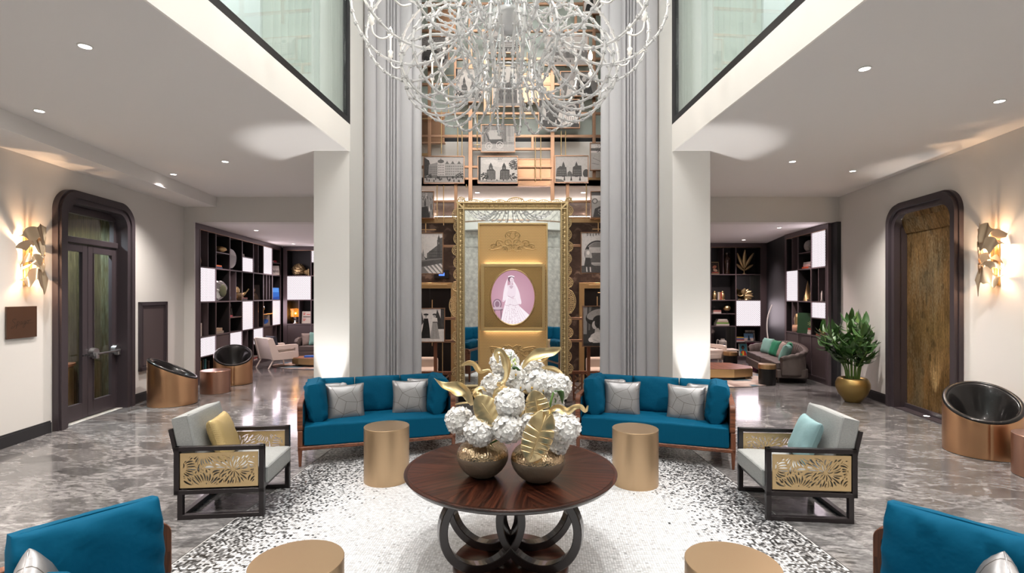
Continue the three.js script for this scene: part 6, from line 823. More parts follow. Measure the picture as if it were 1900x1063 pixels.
{
  const G = caseL.userData.grid, ry = bThL;
  const gp = (i, r, f, up, z) => G(i, r, f, up, z), midUp = (r) => (H[r] - H[r + 1]) / 2 - 0.023;
  turned('vase', 'small tan vase in the end slot of the long bookcase, top row', 'vase', gp(0, 0, 0.15), [[0.001, 0], [0.05, 0], [0.07, 0.12], [0.05, 0.26], [0.03, 0.3], [0.045, 0.36]], cover(0x8f6a4c));
  turned('gold_pebble', 'smooth gold pebble ornament on the upper shelf of the long bookcase', 'ornament', gp(1, 0, 0.45, midUp(0)), [[0.001, 0], [0.08, 0.01], [0.14, 0.06], [0.13, 0.11], [0.07, 0.15], [0.001, 0.16]], M.gold, [1.5, 1, 0.8]);
  book('dark blue book lying under an orange one below the gold pebble', gp(1, 0, 0.42, 0, -0.06), ry, 0.2, 0.34, 0.045, cover(0x24344f), true); book('orange book lying on a dark blue one below the gold pebble', gp(1, 0, 0.40, 0.046, -0.06), ry, 0.19, 0.3, 0.04, cover(0xa85a30), true);
  { const t = thing('silver_disc', 'tall oval silver disc sculpture in the top row of the long bookcase', 'sculpture', gp(2, 0, 0.32, 0, -0.1), 0.9); part('disc', blob(0.5, 24, 16).scale(0.34, 0.52, 0.07).translate(0, 0.29, 0), M.chrome, t); part('base', box(0.12, 0.03, 0.1, 0, 0.015, 0), M.blackMetal, t); }
  standing('picture', 'botanical print in a pale frame above a light panel of the long bookcase', 'picture', gp(3, 0, 0.55, midUp(0), -0.22), ry, 0.34, 0.30, tint('#8d857b', (c) => { c.strokeStyle = '#3a332d'; c.lineWidth = 3; for (let k = 0; k < 7; k++) { c.beginPath(); c.moveTo(64, 140); c.quadraticCurveTo(64 + (k - 3) * 6, 90, 64 + (k - 3) * 16, 40 + Math.abs(k - 3) * 10); c.stroke(); } c.fillStyle = '#7a3d36'; for (let k = 0; k < 5; k++) { c.beginPath(); c.arc(40 + k * 12, 40 + 8 * (k % 2), 8, 0, 7); c.fill(); } }), cover(0x9a9188));
  book('white book lying before the botanical print, lower one', gp(3, 0, 0.2, midUp(0), -0.05), ry, 0.15, 0.26, 0.04, cover(0xb8b0a8), true); book('white book lying before the botanical print, upper one', gp(3, 0, 0.2, midUp(0) + 0.041, -0.05), ry, 0.15, 0.24, 0.035, cover(0xcfc7c0), true);
  turned('vase', 'small grey vase in a narrow top slot of the long bookcase', 'vase', gp(4, 0, 0.25), [[0.001, 0], [0.05, 0], [0.06, 0.2], [0.04, 0.34], [0.05, 0.38]], cover(0x4c5654)); turned('figurine', 'pale slim figurine in a narrow top slot of the long bookcase', 'figurine', gp(4, 0, 0.72), [[0.001, 0], [0.05, 0], [0.035, 0.06], [0.045, 0.2], [0.03, 0.28], [0.045, 0.34], [0.001, 0.4]], cover(0x9c8f88));
  turned('figurine', 'small red and dark figurine in the far top corner of the long bookcase', 'figurine', gp(6, 0, 0.2, midUp(0)), [[0.001, 0], [0.05, 0], [0.05, 0.2], [0.03, 0.26], [0.001, 0.3]], cover(0x7a3a2a)); book('red book lying in the far top corner of the long bookcase', gp(6, 0, 0.55, midUp(0), -0.05), ry, 0.18, 0.26, 0.06, cover(0x9a2530), true);
  standing('picture', 'small grey landscape picture in the far top corner of the long bookcase', 'picture', gp(6, 0, 0.5, 0, -0.12), 0.75, 0.42, 0.3, printTex('skyline', 160, 120, 40), cover(0xb3a695));
  // second row
  { const t = thing('agate_disc', 'large silvery agate slice with a green edge on a stand in the long bookcase', 'sculpture', gp(1, 1, 0.42, 0, -0.12), 0.75), g = blob(0.5, 26, 18).scale(0.46, 0.50, 0.09); warp(g, (v) => { const a = Math.atan2(v.y, v.x), k = 1 + 0.06 * Math.sin(a * 3) + 0.03 * Math.sin(a * 7); v.x *= k; v.y *= k; v.z += 0.008 * Math.sin(v.x * 60) * Math.sin(v.y * 50); }); part('slice', g.translate(0, 0.27, 0), M.chrome, t); part('green_patch', warp(blob(0.5, 16, 10).scale(0.18, 0.32, 0.05), (v) => { v.x += 0.1 * v.y * v.y; }).translate(0.12, 0.25, 0.03), std(new THREE.Color(0.08, 0.09, 0.05), 0.4), t); }
  turned('vase', 'small pale blue bottle vase in a narrow slot beside the glowing brass lamp', 'vase', gp(2, 1, 0.14, 0, -0.08), [[0.001, 0], [0.045, 0], [0.05, 0.1], [0.025, 0.15], [0.02, 0.22], [0.028, 0.24]], cover(0x587078)); turned('vase', 'round grey-blue vase in a narrow slot beside the glowing brass lamp', 'vase', gp(2, 1, 0.36, 0, -0.16), [[0.001, 0], [0.06, 0.01], [0.075, 0.07], [0.05, 0.13], [0.03, 0.15]], cover(0x3f5661));
  const lamp = (label, p, power) => { const t = thing('table_lamp', label, 'table lamp', p, ry); part('base', lathe([[0.001, 0], [0.06, 0], [0.03, 0.03], [0.02, 0.16], [0.02, 0.24]], 20), M.gold, t); part('shade', lathe([[0.11, 0.22], [0.105, 0.3], [0.07, 0.36], [0.001, 0.38]], 24), M.gold, t); part('bulb', blob(0.02, 10, 8).translate(0, 0.25, 0), M.sconceBulb, t); point(p[0], p[1] + 0.25, p[2], AMBER, power, 'shelf lamp', 0.8); };
  lamp('small glowing brass dome lamp in a slot of the long bookcase', gp(2, 1, 0.74, 0, -0.1), 0.5);
  book('dark grey book lying under the gold bird', gp(3, 1, 0.4, 0, -0.05), ry, 0.2, 0.36, 0.045, cover(0x55504c), true); book('pink-spined book lying under the gold bird', gp(3, 1, 0.45, 0.046, -0.05), ry, 0.18, 0.3, 0.03, cover(0xa65c58), true);
  { const t = thing('gold_bird', 'gold bird figurine perched on two books in the long bookcase', 'figurine', gp(3, 1, 0.35, 0.077, -0.1), 0.6); part('body', warp(blob(0.5, 16, 12).scale(0.2, 0.11, 0.1), (v) => { v.y += 0.5 * Math.max(0, v.x) + 0.2 * Math.max(0, -v.x); }).translate(0, 0.08, 0), M.gold, t); part('tail', rod([0.06, 0.1, 0], [0.16, 0.24, 0], 0.018, 8), M.gold, t); part('base', cyl(0.03, 0.04, 0.03, 0, 0.015, 0, 12), M.gold, t); }
  standing('picture', 'portrait print of a seated person leaning in the long bookcase', 'picture', gp(4, 1, 0.45, 0, -0.12), 0.75, 0.36, 0.44, tint('#2b221d', (c) => { c.fillStyle = '#8a6f5b'; c.beginPath(); c.ellipse(66, 52, 20, 26, 0, 0, 7); c.fill(); c.fillStyle = '#6d5644'; c.beginPath(); c.moveTo(20, 160); c.quadraticCurveTo(30, 80, 64, 82); c.quadraticCurveTo(110, 84, 116, 160); c.fill(); c.fillStyle = '#a58d75'; c.fillRect(46, 100, 30, 22); c.fillStyle = '#3a2c22'; c.beginPath(); c.ellipse(66, 30, 24, 12, 0, 0, 7); c.fill(); }), cover(0x2a211c));
  book('thin white book standing beside the portrait print', gp(4, 1, 0.12, 0, -0.06), ry, 0.18, 0.24, 0.05, cover(0xbdb6ae), false);
  turned('figurine', 'pale carved figurine in the first of three narrow slots', 'figurine', gp(5, 1, 0.12), [[0.001, 0], [0.05, 0], [0.04, 0.3], [0.05, 0.36], [0.001, 0.44]], cover(0x7d6f66)); turned('vase', 'white bottle in the third of three narrow slots', 'bottle', gp(5, 1, 0.8), [[0.001, 0], [0.05, 0], [0.05, 0.12], [0.02, 0.17], [0.02, 0.22]], cover(0xa79f98));
  standing('book', 'bright blue picture book standing open-faced in the far end of the long bookcase', 'book', gp(6, 1, 0.42, 0, -0.12), 0.75, 0.46, 0.38, tint('#1b5fb8', (c) => { c.fillStyle = '#3f86d6'; c.fillRect(0, 0, 128, 60); c.fillStyle = '#0c3f94'; c.beginPath(); c.moveTo(0, 160); c.lineTo(128, 120); c.lineTo(128, 160); c.fill(); }), cover(0x1b4f9a));
  // third row
  book('white book with red spine bands standing in the end slot, third row', gp(0, 2, 0.1, 0, -0.06), ry, 0.2, 0.36, 0.05, cover(0xb7a9a4), false); book('dark red book standing in the end slot, third row', gp(0, 2, 0.17, 0, -0.06), ry, 0.2, 0.34, 0.04, cover(0x5d2222), false); book('ivory book standing in the end slot, third row', gp(0, 2, 0.24, 0, -0.06), ry, 0.19, 0.30, 0.05, cover(0xc2bab0), false);
  turned('shell', 'small cream shell in a narrow slot of the third row', 'ornament', gp(0, 2, 0.62), [[0.001, 0], [0.04, 0.01], [0.06, 0.06], [0.04, 0.11], [0.001, 0.14]], cover(0xa98c70));
  book('grey-brown book lying lowest of two beneath the agate slice', gp(1, 2, 0.42, 0, -0.05), ry, 0.2, 0.44, 0.06, cover(0x8b8274), true); book('beige book lying upper of two beneath the agate slice', gp(1, 2, 0.36, 0.061, -0.05), ry, 0.2, 0.38, 0.07, cover(0xa08c74), true);
  standing('magazine', 'black and white fashion magazine on the shelf beside a light panel', 'magazine', gp(2, 2, 0.55, midUp(2), -0.18), ry, 0.44, 0.34, tint('#151414', (c) => { c.fillStyle = '#8d8a88'; c.font = 'bold 34px serif'; c.textAlign = 'center'; c.fillText('VOGUE', 64, 34); c.fillStyle = '#77736f'; c.beginPath(); c.ellipse(66, 84, 16, 20, 0, 0, 7); c.fill(); c.fillStyle = '#4a4745'; c.fillRect(30, 104, 74, 56); c.fillStyle = '#a19d99'; c.fillRect(12, 60, 8, 70); c.fillRect(108, 60, 10, 80); }), cover(0x161414));
  book('red and white book lying before the fashion magazine', gp(2, 2, 0.2, midUp(2), -0.04), ry, 0.14, 0.22, 0.05, cover(0xa14a55), true); book('bright yellow book standing beneath the fashion magazine', gp(2, 2, 0.1, 0, -0.06), ry, 0.2, 0.33, 0.045, cover(0xb58a18), false);
  { const t = thing('dark_orb', 'dark glass orb on a white block beside the far light panel', 'ornament', gp(5, 2, 0.35, midUp(2), -0.16), ry); part('block', box(0.14, 0.08, 0.1, 0, 0.04, 0), cover(0xb4aba6), t); part('orb', blob(0.1, 20, 14).translate(0.02, 0.17, 0), M.chrome, t); }
  standing('book', 'picture book with a blue figure below the dark glass orb', 'book', gp(5, 2, 0.4, 0, -0.12), 0.75, 0.42, 0.33, tint('#8c8078', (c) => { c.fillStyle = '#2a5fb0'; c.beginPath(); c.ellipse(84, 96, 30, 40, 0.4, 0, 7); c.fill(); c.fillStyle = '#c9c1ba'; c.fillRect(14, 110, 60, 40); c.fillStyle = '#7a4a40'; c.fillRect(10, 14, 70, 22); }), cover(0x8c7d74));
  // bottom row
  [['gold-spined', 0x9a7c3c, 0.2, 0.38], ['black', 0x1c1a1a, 0.36, 0.4], ['teal', 0x2f6a72, 0.52, 0.4], ['dark brown', 0x3a2a20, 0.72, 0.34]].forEach(([n, c, f, h]) => book(`${n} book standing below the end light panel, behind the copper tub chair`, gp(0, 3, f, 0, -0.06), ry, 0.24, h, 0.06, cover(c), false));
  book('ivory book standing in the bottom row behind the rear tub chair', gp(3, 3, 0.15, 0, -0.06), ry, 0.22, 0.36, 0.06, cover(0xa8a094), false); book('tan book standing in the bottom row behind the cream armchair', gp(3, 3, 0.65, 0, -0.06), ry, 0.22, 0.46, 0.07, cover(0x8a7a5e), false);
  for (const [k, n, c] of [[0, 'white', 0xb0a8a0], [1, 'red', 0x8a2c28], [2, 'grey', 0x77706a]]) book(`${n} book in the low stack under the light panel behind the cream armchair`, gp(4, 3, 0.4, 0.041 * k, -0.05), ry, 0.2, 0.3, 0.04, cover(c), true);
  standing('picture', 'red-framed magazine cover standing in the bottom row beside the cream armchair', 'picture', gp(6, 3, 0.25, 0.1, -0.12), 0.75, 0.34, 0.46, tint('#a02832', (c) => { c.fillStyle = '#d8cfc6'; c.fillRect(12, 12, 104, 34); c.fillStyle = '#5a4a44'; c.fillRect(12, 54, 104, 92); c.fillStyle = '#b8a294'; c.beginPath(); c.ellipse(64, 96, 20, 26, 0, 0, 7); c.fill(); }), cover(0x8a2028));
}
{
  const G = caseR.userData.grid, ry = bThR, midUp = (r) => (H[r] - H[r + 1]) / 2 - 0.023;
  for (const [f, n] of [[0.3, 'smaller'], [0.8, 'larger']]) turned('gold_bird', `${n} gold bud-shaped ornament in a narrow slot above the light panel behind the tufted sofa`, 'ornament', G(0, 0, f, 0.1 + 0 * f), [[0.001, 0], [0.03, 0.02], [0.035, 0.08], [0.015, 0.15], [0.001, 0.17]].map(([a, b]) => [a, b]), M.gold);
  for (const f of [0.3, 0.8]) solo('pedestal', f < 0.5 ? 'slim dark pedestal under the smaller gold bud ornament' : 'slim dark pedestal under the larger gold bud ornament', 'pedestal', [cyl(0.02, 0.035, 0.1, 0, 0.05, 0, 12), cyl(0.035, 0.02, 0.012, 0, 0.094, 0, 12)], M.blackMetal, G(0, 0, f));
  { const t = thing('face_orb', 'grey rounded face sculpture on the top shelf behind the tufted sofa', 'sculpture', G(1, 0, 0.55, midUp(0), -0.1), -0.8); part('head', warp(blob(0.12, 20, 16), (v) => { v.y *= 1.2; v.z += 0.03 * Math.exp(-(v.x * v.x + (v.y + 0.01) ** 2) * 700) * (v.z > 0 ? 1 : 0); }).translate(0, 0.145, 0), cover(0x77726f), t); part('base', cyl(0.05, 0.06, 0.03, 0, 0.015, 0, 16), M.blackMetal, t); }
  [['orange', 0xb0451f, 0.38, 0.045, 0.34], ['pink', 0xa58482, 0.5, 0.06, 0.36], ['grey', 0x7f7876, 0.55, 0.05, 0.4]].reduce((y, [n, c, f, th, w]) => { book(`${n} book in the stack below the grey face sculpture`, G(1, 0, f, y, -0.05), ry, 0.2, w, th, cover(c), true); return y + th + 0.001; }, 0);
  { const t = thing('gold_pyramid', 'slim gold pyramid beside the gold oval on the bookcase', 'ornament', G(1, 1, 0.42, 0, -0.1), 0.4); part('body', new THREE.ConeGeometry(0.13, 0.5, 4).translate(0, 0.25, 0), M.gold, t); }
  book('dark book lying under the gold oval beside the pyramid', G(1, 1, 0.72, 0, -0.05), ry, 0.2, 0.3, 0.04, cover(0x30261f), true);
  { const t = thing('gold_oval', 'polished gold oval on a small foot beside the pyramid', 'ornament', G(1, 1, 0.78, 0.041, -0.13), ry); part('oval', blob(0.11, 20, 14).scale(1.1, 0.8, 0.6).translate(0, 0.13, 0), M.gold, t); part('foot', cyl(0.03, 0.05, 0.05, 0, 0.025, 0, 14), M.gold, t); }
  turned('figurine', 'white slim figurine in a slot below the upper light panel', 'figurine', G(2, 1, 0.55, 0, -0.06), [[0.001, 0], [0.035, 0], [0.02, 0.05], [0.02, 0.18], [0.001, 0.24]], cover(0xd0c8c4));
  { const p = G(0, 2, 0.74, 0, -0.1), t = thing('table_lamp', 'glowing amber-brass lamp in a slot behind the tufted sofa', 'table lamp', p, ry); part('base', lathe([[0.001, 0], [0.07, 0], [0.04, 0.04], [0.03, 0.2]], 20), M.blackMetal, t); part('shade', lathe([[0.1, 0.2], [0.11, 0.34], [0.08, 0.46], [0.001, 0.48]], 24), M.gold, t); part('bulb', blob(0.02, 10, 8).translate(0, 0.24, 0), M.sconceBulb, t); point(p[0], p[1] + 0.24, p[2], AMBER, 0.7, 'shelf lamp', 0.8); }
  standing('book', 'large dark green book with a pale flower, standing behind the tufted sofa', 'book', G(1, 2, 0.42, 0, -0.12), -0.7, 0.5, 0.5, tint('#123a1c', (c) => { c.strokeStyle = '#9aa06a'; c.lineWidth = 3; for (let k = 0; k < 9; k++) { c.beginPath(); c.moveTo(78, 84); c.lineTo(78 + 22 * Math.cos(k * 0.7), 84 + 22 * Math.sin(k * 0.7)); c.stroke(); } }), cover(0x14401f));
  [['white', 0xc6beb8, 0.055, 0.26], ['ivory', 0xb3a79c, 0.05, 0.22], ['red', 0xa03a34, 0.04, 0.2]].reduce((y, [n, c, th, w]) => { book(`${n} book in the small stack before the dark green book`, G(1, 2, 0.8, y, -0.03), ry, 0.13, w, th, cover(c), true); return y + th + 0.001; }, 0);
  book('rainbow-spined book lying under the amber gourd vase', G(2, 2, 0.5, 0, -0.04), ry, 0.22, 0.4, 0.04, cover(0x8a4f38), true);
  turned('gourd_vase', 'amber gourd vase with a long thin neck, beside the potted plant', 'vase', G(2, 2, 0.55, 0.041, -0.14), [[0.001, 0], [0.06, 0], [0.12, 0.05], [0.135, 0.1], [0.1, 0.15], [0.04, 0.18], [0.05, 0.22], [0.03, 0.25], [0.016, 0.28], [0.014, 0.38], [0.024, 0.4]], M.gold);
}
{
  const G = caseBR.userData.grid, midUp = (r) => (H[r] - H[r + 1]) / 2 - 0.023;
  standing('picture', 'small gold-lit picture with a pink animal in the corner slot beside the brown vase', 'picture', G(0, 0, 0.24, 0, -0.14), 0, 0.26, 0.38, tint('#3a2a16', (c) => { c.fillStyle = '#d88a6a'; c.beginPath(); c.ellipse(60, 66, 34, 22, -0.3, 0, 7); c.fill(); c.fillStyle = '#f0c8a8'; c.beginPath(); c.ellipse(70, 110, 36, 18, 0.2, 0, 7); c.fill(); c.fillStyle = '#b8503a'; c.fillRect(10, 134, 108, 16); }), M.gold);
  turned('brown_vase', 'tall glossy dark brown vase with copper glints on the top shelf', 'vase', G(0, 0, 0.72, 0, -0.16), [[0.001, 0], [0.09, 0], [0.1, 0.02], [0.075, 0.1], [0.11, 0.28], [0.14, 0.4], [0.12, 0.5], [0.06, 0.56], [0.05, 0.62], [0.075, 0.66], [0.06, 0.66]], phys(new THREE.Color(0.05, 0.022, 0.012), 0.12, { clearcoat: 1, metalness: 0.4 }));
  { const t = thing('feather_ornament', 'gold ornament of five tall feathers on a stem, above the gold leaf bowl', 'ornament', G(1, 0, 0.42, 0, -0.16)), fe = (x, y, a, L, w) => sheet((u, v) => { const q = (u - 0.5) * w * Math.pow(Math.sin(PI * clamp(v * 0.92 + 0.06)), 0.6) * (1 - 0.12 * Math.abs(Math.sin(v * 40))), X = q * Math.cos(a) + v * L * Math.sin(a), Y = -q * Math.sin(a) + v * L * Math.cos(a); return [x + X, y + Y, 0.03 * Math.sin(u * PI) + 0.02 * v]; }, 6, 30, 0.006);
    for (const [x, y, a, L, w] of [[0, 0.22, 0.03, 0.54, 0.12], [-0.02, 0.2, -0.42, 0.5, 0.11], [0.02, 0.2, 0.52, 0.52, 0.11], [-0.02, 0.12, -0.85, 0.3, 0.1], [0.02, 0.12, 0.95, 0.3, 0.1]]) part('feather', fe(x, y, a, L, w), M.frameGold, t); part('stem', [rod([0, 0.02, 0], [0, 0.3, 0.01], 0.016), cyl(0.05, 0.06, 0.025, 0, 0.0125, 0, 16)], M.frameGold, t); }
  for (const [x, n] of [[0.2, 'nearer the pier'], [0.52, 'nearer the leaf bowl']]) { const t = thing('bookend', `gold rounded bookend ${n}, holding four small books`, 'bookend', G(0, 1, x, 0, -0.12)); part('figure', [warp(blob(0.08, 14, 10), (v) => { v.y *= 1.5; v.x *= 0.7 + 0.3 * (v.y > 0 ? 1 : 1.2); }).translate(0, 0.12, 0), blob(0.04, 12, 10).translate(0.0, 0.235, 0.01), box(0.13, 0.02, 0.1, 0, 0.01, 0)], M.gold, t); }
  [['dark', 0x3a332e, 0.28], ['white', 0xb9b1aa, 0.335], ['red', 0x8a2a24, 0.44], ['tan', 0x9a8058, 0.385]].forEach(([n, c, f]) => book(`${n} small book standing between the gold bookends`, G(0, 1, f, 0, -0.05), 0, 0.15, 0.24, 0.036, cover(c), false));
  { const t = thing('gold_leaf_bowl', 'large curled gold leaf ornament in front of the mirrored back', 'ornament', G(1, 1, 0.5, 0, -0.14)); for (let k = 0; k < 6; k++) part('leaf_lobe', sheet((u, v) => { const a = -0.6 + k * 0.42, r = 0.04 + v * 0.24, q = (u - 0.5) * 0.16 * Math.sin(PI * clamp(0.1 + v * 0.85)); return [-0.1 + r * Math.cos(a) - q * Math.sin(a), 0.14 + r * Math.sin(a) * 0.75 + q * Math.cos(a), 0.05 * Math.sin(u * PI) + 0.06 * v * (k % 2 ? 1 : 0.4)]; }, 6, 10, 0.006), M.frameGold, t); part('stalk', tube([[-0.1, 0.14, 0.02], [-0.2, 0.12, 0.0], [-0.26, 0.15, 0]], 0.016, 10, 6), M.frameGold, t); part('foot', [cyl(0.05, 0.07, 0.03, 0, 0.015, 0, 14), rod([0, 0.02, 0], [-0.04, 0.14, 0.01], 0.02)], M.frameGold, t); }
  [['white', 0xc9c1bb, 0.05], ['pink', 0xa8726c, 0.05]].reduce((y, [n, c, th]) => { book(`${n} book lying on the shelf beside the gold egg on a stand`, G(0, 2, 0.28, midUp(2) + y, -0.04), 0, 0.2, 0.24, th, cover(c), true); return y + th + 0.001; }, 0);
  { const t = thing('gold_egg', 'ribbed gold egg on a dark stand above the green-spined books', 'ornament', G(0, 2, 0.72, midUp(2), -0.14)); part('egg', blob(0.105, 24, 14).scale(1.1, 0.82, 0.9).translate(0, 0.16, 0), M.gold, t); part('stand', lathe([[0.001, 0], [0.05, 0], [0.02, 0.03], [0.02, 0.06], [0.045, 0.08]], 16), M.blackMetal, t); }
  [['white', 0xc4beb6, 0.055, 0.4], ['green-spined', 0x6a9a3c, 0.045, 0.38], ['cream', 0xb0a595, 0.055, 0.34], ['pale', 0xd0cbc4, 0.04, 0.28]].reduce((y, [n, c, th, w]) => { book(`${n} book in the stack below the gold egg`, G(0, 2, 0.5, y, -0.04), 0, 0.22, w, th, cover(c), true); return y + th + 0.001; }, 0);
  const mid3 = midUp(3);
  standing('picture', 'grey framed picture behind the blue tower picture', 'picture', G(1, 3, 0.7, mid3, -0.2), 0, 0.3, 0.34, printTex('garden', 120, 140, 51), cover(0x847870)); standing('picture', 'picture of a dark tower against blue sky, before the grey one', 'picture', G(1, 3, 0.58, mid3, -0.11), 0, 0.30, 0.25, tint('#6d93b8', (c) => { c.fillStyle = '#b7a79c'; c.fillRect(0, 100, 128, 60); c.fillStyle = '#1c2733'; c.beginPath(); c.moveTo(44, 150); c.lineTo(56, 80); c.lineTo(66, 30); c.lineTo(76, 80); c.lineTo(90, 150); c.fill(); }), cover(0x3a4650));
  [['white', 0xc4bcb6], ['red', 0xa04038], ['blue', 0x3f5f9a], ['yellow', 0xb89a4a]].reduce((y, [n, c]) => { book(`${n} book in the stack beside the blue tower picture`, G(1, 3, 0.2, mid3 + y, -0.04), 0, 0.2, 0.26 - y * 0.4, 0.034, cover(c), true); return y + 0.035; }, 0);
  standing('picture', 'bright print of a woman in red and yellow, bottom shelf', 'picture', G(1, 3, 0.34, 0, -0.08), 0, 0.27, 0.38, tint('#58a0b0', (c) => { c.fillStyle = '#d8d0c4'; c.fillRect(0, 0, 10, 160); c.fillStyle = '#26201e'; c.beginPath(); c.ellipse(64, 50, 26, 26, 0, 0, 7); c.fill(); c.fillStyle = '#7a4a34'; c.beginPath(); c.ellipse(66, 62, 15, 20, 0, 0, 7); c.fill(); c.fillStyle = '#b03024'; c.beginPath(); c.moveTo(14, 160); c.quadraticCurveTo(30, 80, 70, 92); c.quadraticCurveTo(112, 96, 118, 160); c.fill(); c.fillStyle = '#e0b83a'; c.fillRect(54, 100, 22, 60); c.fillStyle = '#2f8a5a'; c.fillRect(20, 130, 30, 30); }), cover(0xb8b0a8));
  standing('picture', 'brown print of a face between the bright print and the pink cover', 'picture', G(1, 3, 0.58, 0, -0.13), 0, 0.22, 0.34, tint('#5a2f2a', (c) => { c.fillStyle = '#9a6a55'; c.beginPath(); c.ellipse(50, 70, 30, 44, 0, 0, 7); c.fill(); c.fillStyle = '#2a1614'; c.beginPath(); c.ellipse(84, 60, 30, 60, 0, 0, 7); c.fill(); }), cover(0x4a2622)); standing('book', 'plain magenta-pink book cover on the bottom shelf', 'book', G(1, 3, 0.76, 0, -0.2), 0, 0.34, 0.42, tint('#a83f6d'), cover(0x9a3a62));
  const q = onThing(caseBR, [0.55, 0, 0.35]); const st = thing('side_table', 'low cream side table before the mirrored panel', 'side table', [6.28, 0, -15.1]); part('top', box(0.5, 0.04, 0.4, 0, 0.42, 0, 0.012), M.creamHide, st); for (const [x, z] of [[-0.2, 0.15], [0.2, 0.15], [-0.2, -0.15], [0.2, -0.15]]) part('leg', cyl(0.018, 0.014, 0.4, x, 0.2, z, 10), M.creamHide, st);
  { const t = thing('stoneware_jug', 'pale grey stoneware jug with a handle on the cream side table', 'jug', [6.14, 0.44, -15.08]); part('body', lathe([[0.001, 0], [0.1, 0], [0.115, 0.02], [0.115, 0.2], [0.1, 0.24], [0.06, 0.26], [0.05, 0.29], [0.056, 0.3]], 24), cover(0x8a8781), t); part('handle', tube([[-0.1, 0.22, 0], [-0.15, 0.27, 0], [-0.17, 0.2, 0], [-0.16, 0.08, 0], [-0.11, 0.04, 0]], 0.018, 14, 6), cover(0x8a8781), t); part('emblem', box(0.05, 0.06, 0.006, 0, 0.12, 0.114), cover(0x4a5570), t); }
}
{
  const G = caseBL.userData.grid;
  { const t = thing('gold_fish', 'craggy gold coral-like sculpture above the end-wall light panel', 'sculpture', G(0, 0, 0.45, 0, -0.16)); const R = rng(6), g = blob(0.2, 30, 22); warp(g, (v) => { const k = 1 + 0.14 * Math.sin(v.x * 70 + 1) * Math.sin(v.y * 64) + 0.12 * Math.sin(v.z * 60 + v.y * 50 + v.x * 20); v.multiplyScalar(k); v.y *= 0.9; }); part('body', g.translate(-0.03, 0.19, 0), M.frameGold, t); part('tail', [sheet((u, v) => [0.12 + v * 0.2, 0.1 + (u - 0.5) * (0.06 + 0.16 * v) + 0.02 * Math.sin(u * 20), 0.02 * Math.sin(v * 9)], 10, 6, 0.02)], M.frameGold, t); part('fin', [...Array(9)].map((_, k) => rod([-0.08 + 0.02 * k, 0.3, 0], [-0.2 + 0.045 * k, 0.40 - 0.008 * (k - 4) ** 2, 0.02 * (k % 3)], 0.014, 6)), M.frameGold, t); }
  { const p = G(0, 2, 0.3, 0, -0.12), t = thing('amber_lamp', 'amber glass table lamp with a mushroom hood on the end-wall shelf', 'table lamp', p); part('foot', lathe([[0.001, 0], [0.1, 0], [0.1, 0.02], [0.04, 0.05], [0.05, 0.14], [0.11, 0.2], [0.13, 0.22]], 28), M.chrome, t); part('hood', lathe([[0.13, 0.22], [0.15, 0.24], [0.15, 0.42], [0.17, 0.47], [0.16, 0.5], [0.12, 0.5], [0.001, 0.51]], 28), M.amberGlass, t); part('bulb', blob(0.03, 12, 10).translate(0, 0.34, 0), M.sconceBulb, t); point(p[0], p[1] + 0.34, p[2], AMBER, 1.0, 'amber lamp', 0.8); }
  standing('book', 'cream book with red lettering beside the amber lamp', 'book', G(0, 2, 0.76, 0, -0.1), 0, 0.32, 0.40, tint('#b5aea4', (c) => { c.fillStyle = '#b4433f'; for (const [x, y, w] of [[14, 18, 30], [14, 34, 26], [62, 34, 50], [14, 100, 40], [14, 116, 30]]) c.fillRect(x, y, w, 9); c.fillStyle = '#4a4642'; c.fillRect(14, 66, 100, 12); }), cover(0xb0a89e));
  book('dark red book standing below the end light panel by the pier', G(1, 0, 0.1, 0, -0.06), 0, 0.2, 0.33, 0.06, cover(0x6a2a22), false); book('brown book standing next to the dark red one by the pier', G(1, 0, 0.19, 0, -0.06), 0, 0.2, 0.3, 0.06, cover(0x4a2c22), false);
}
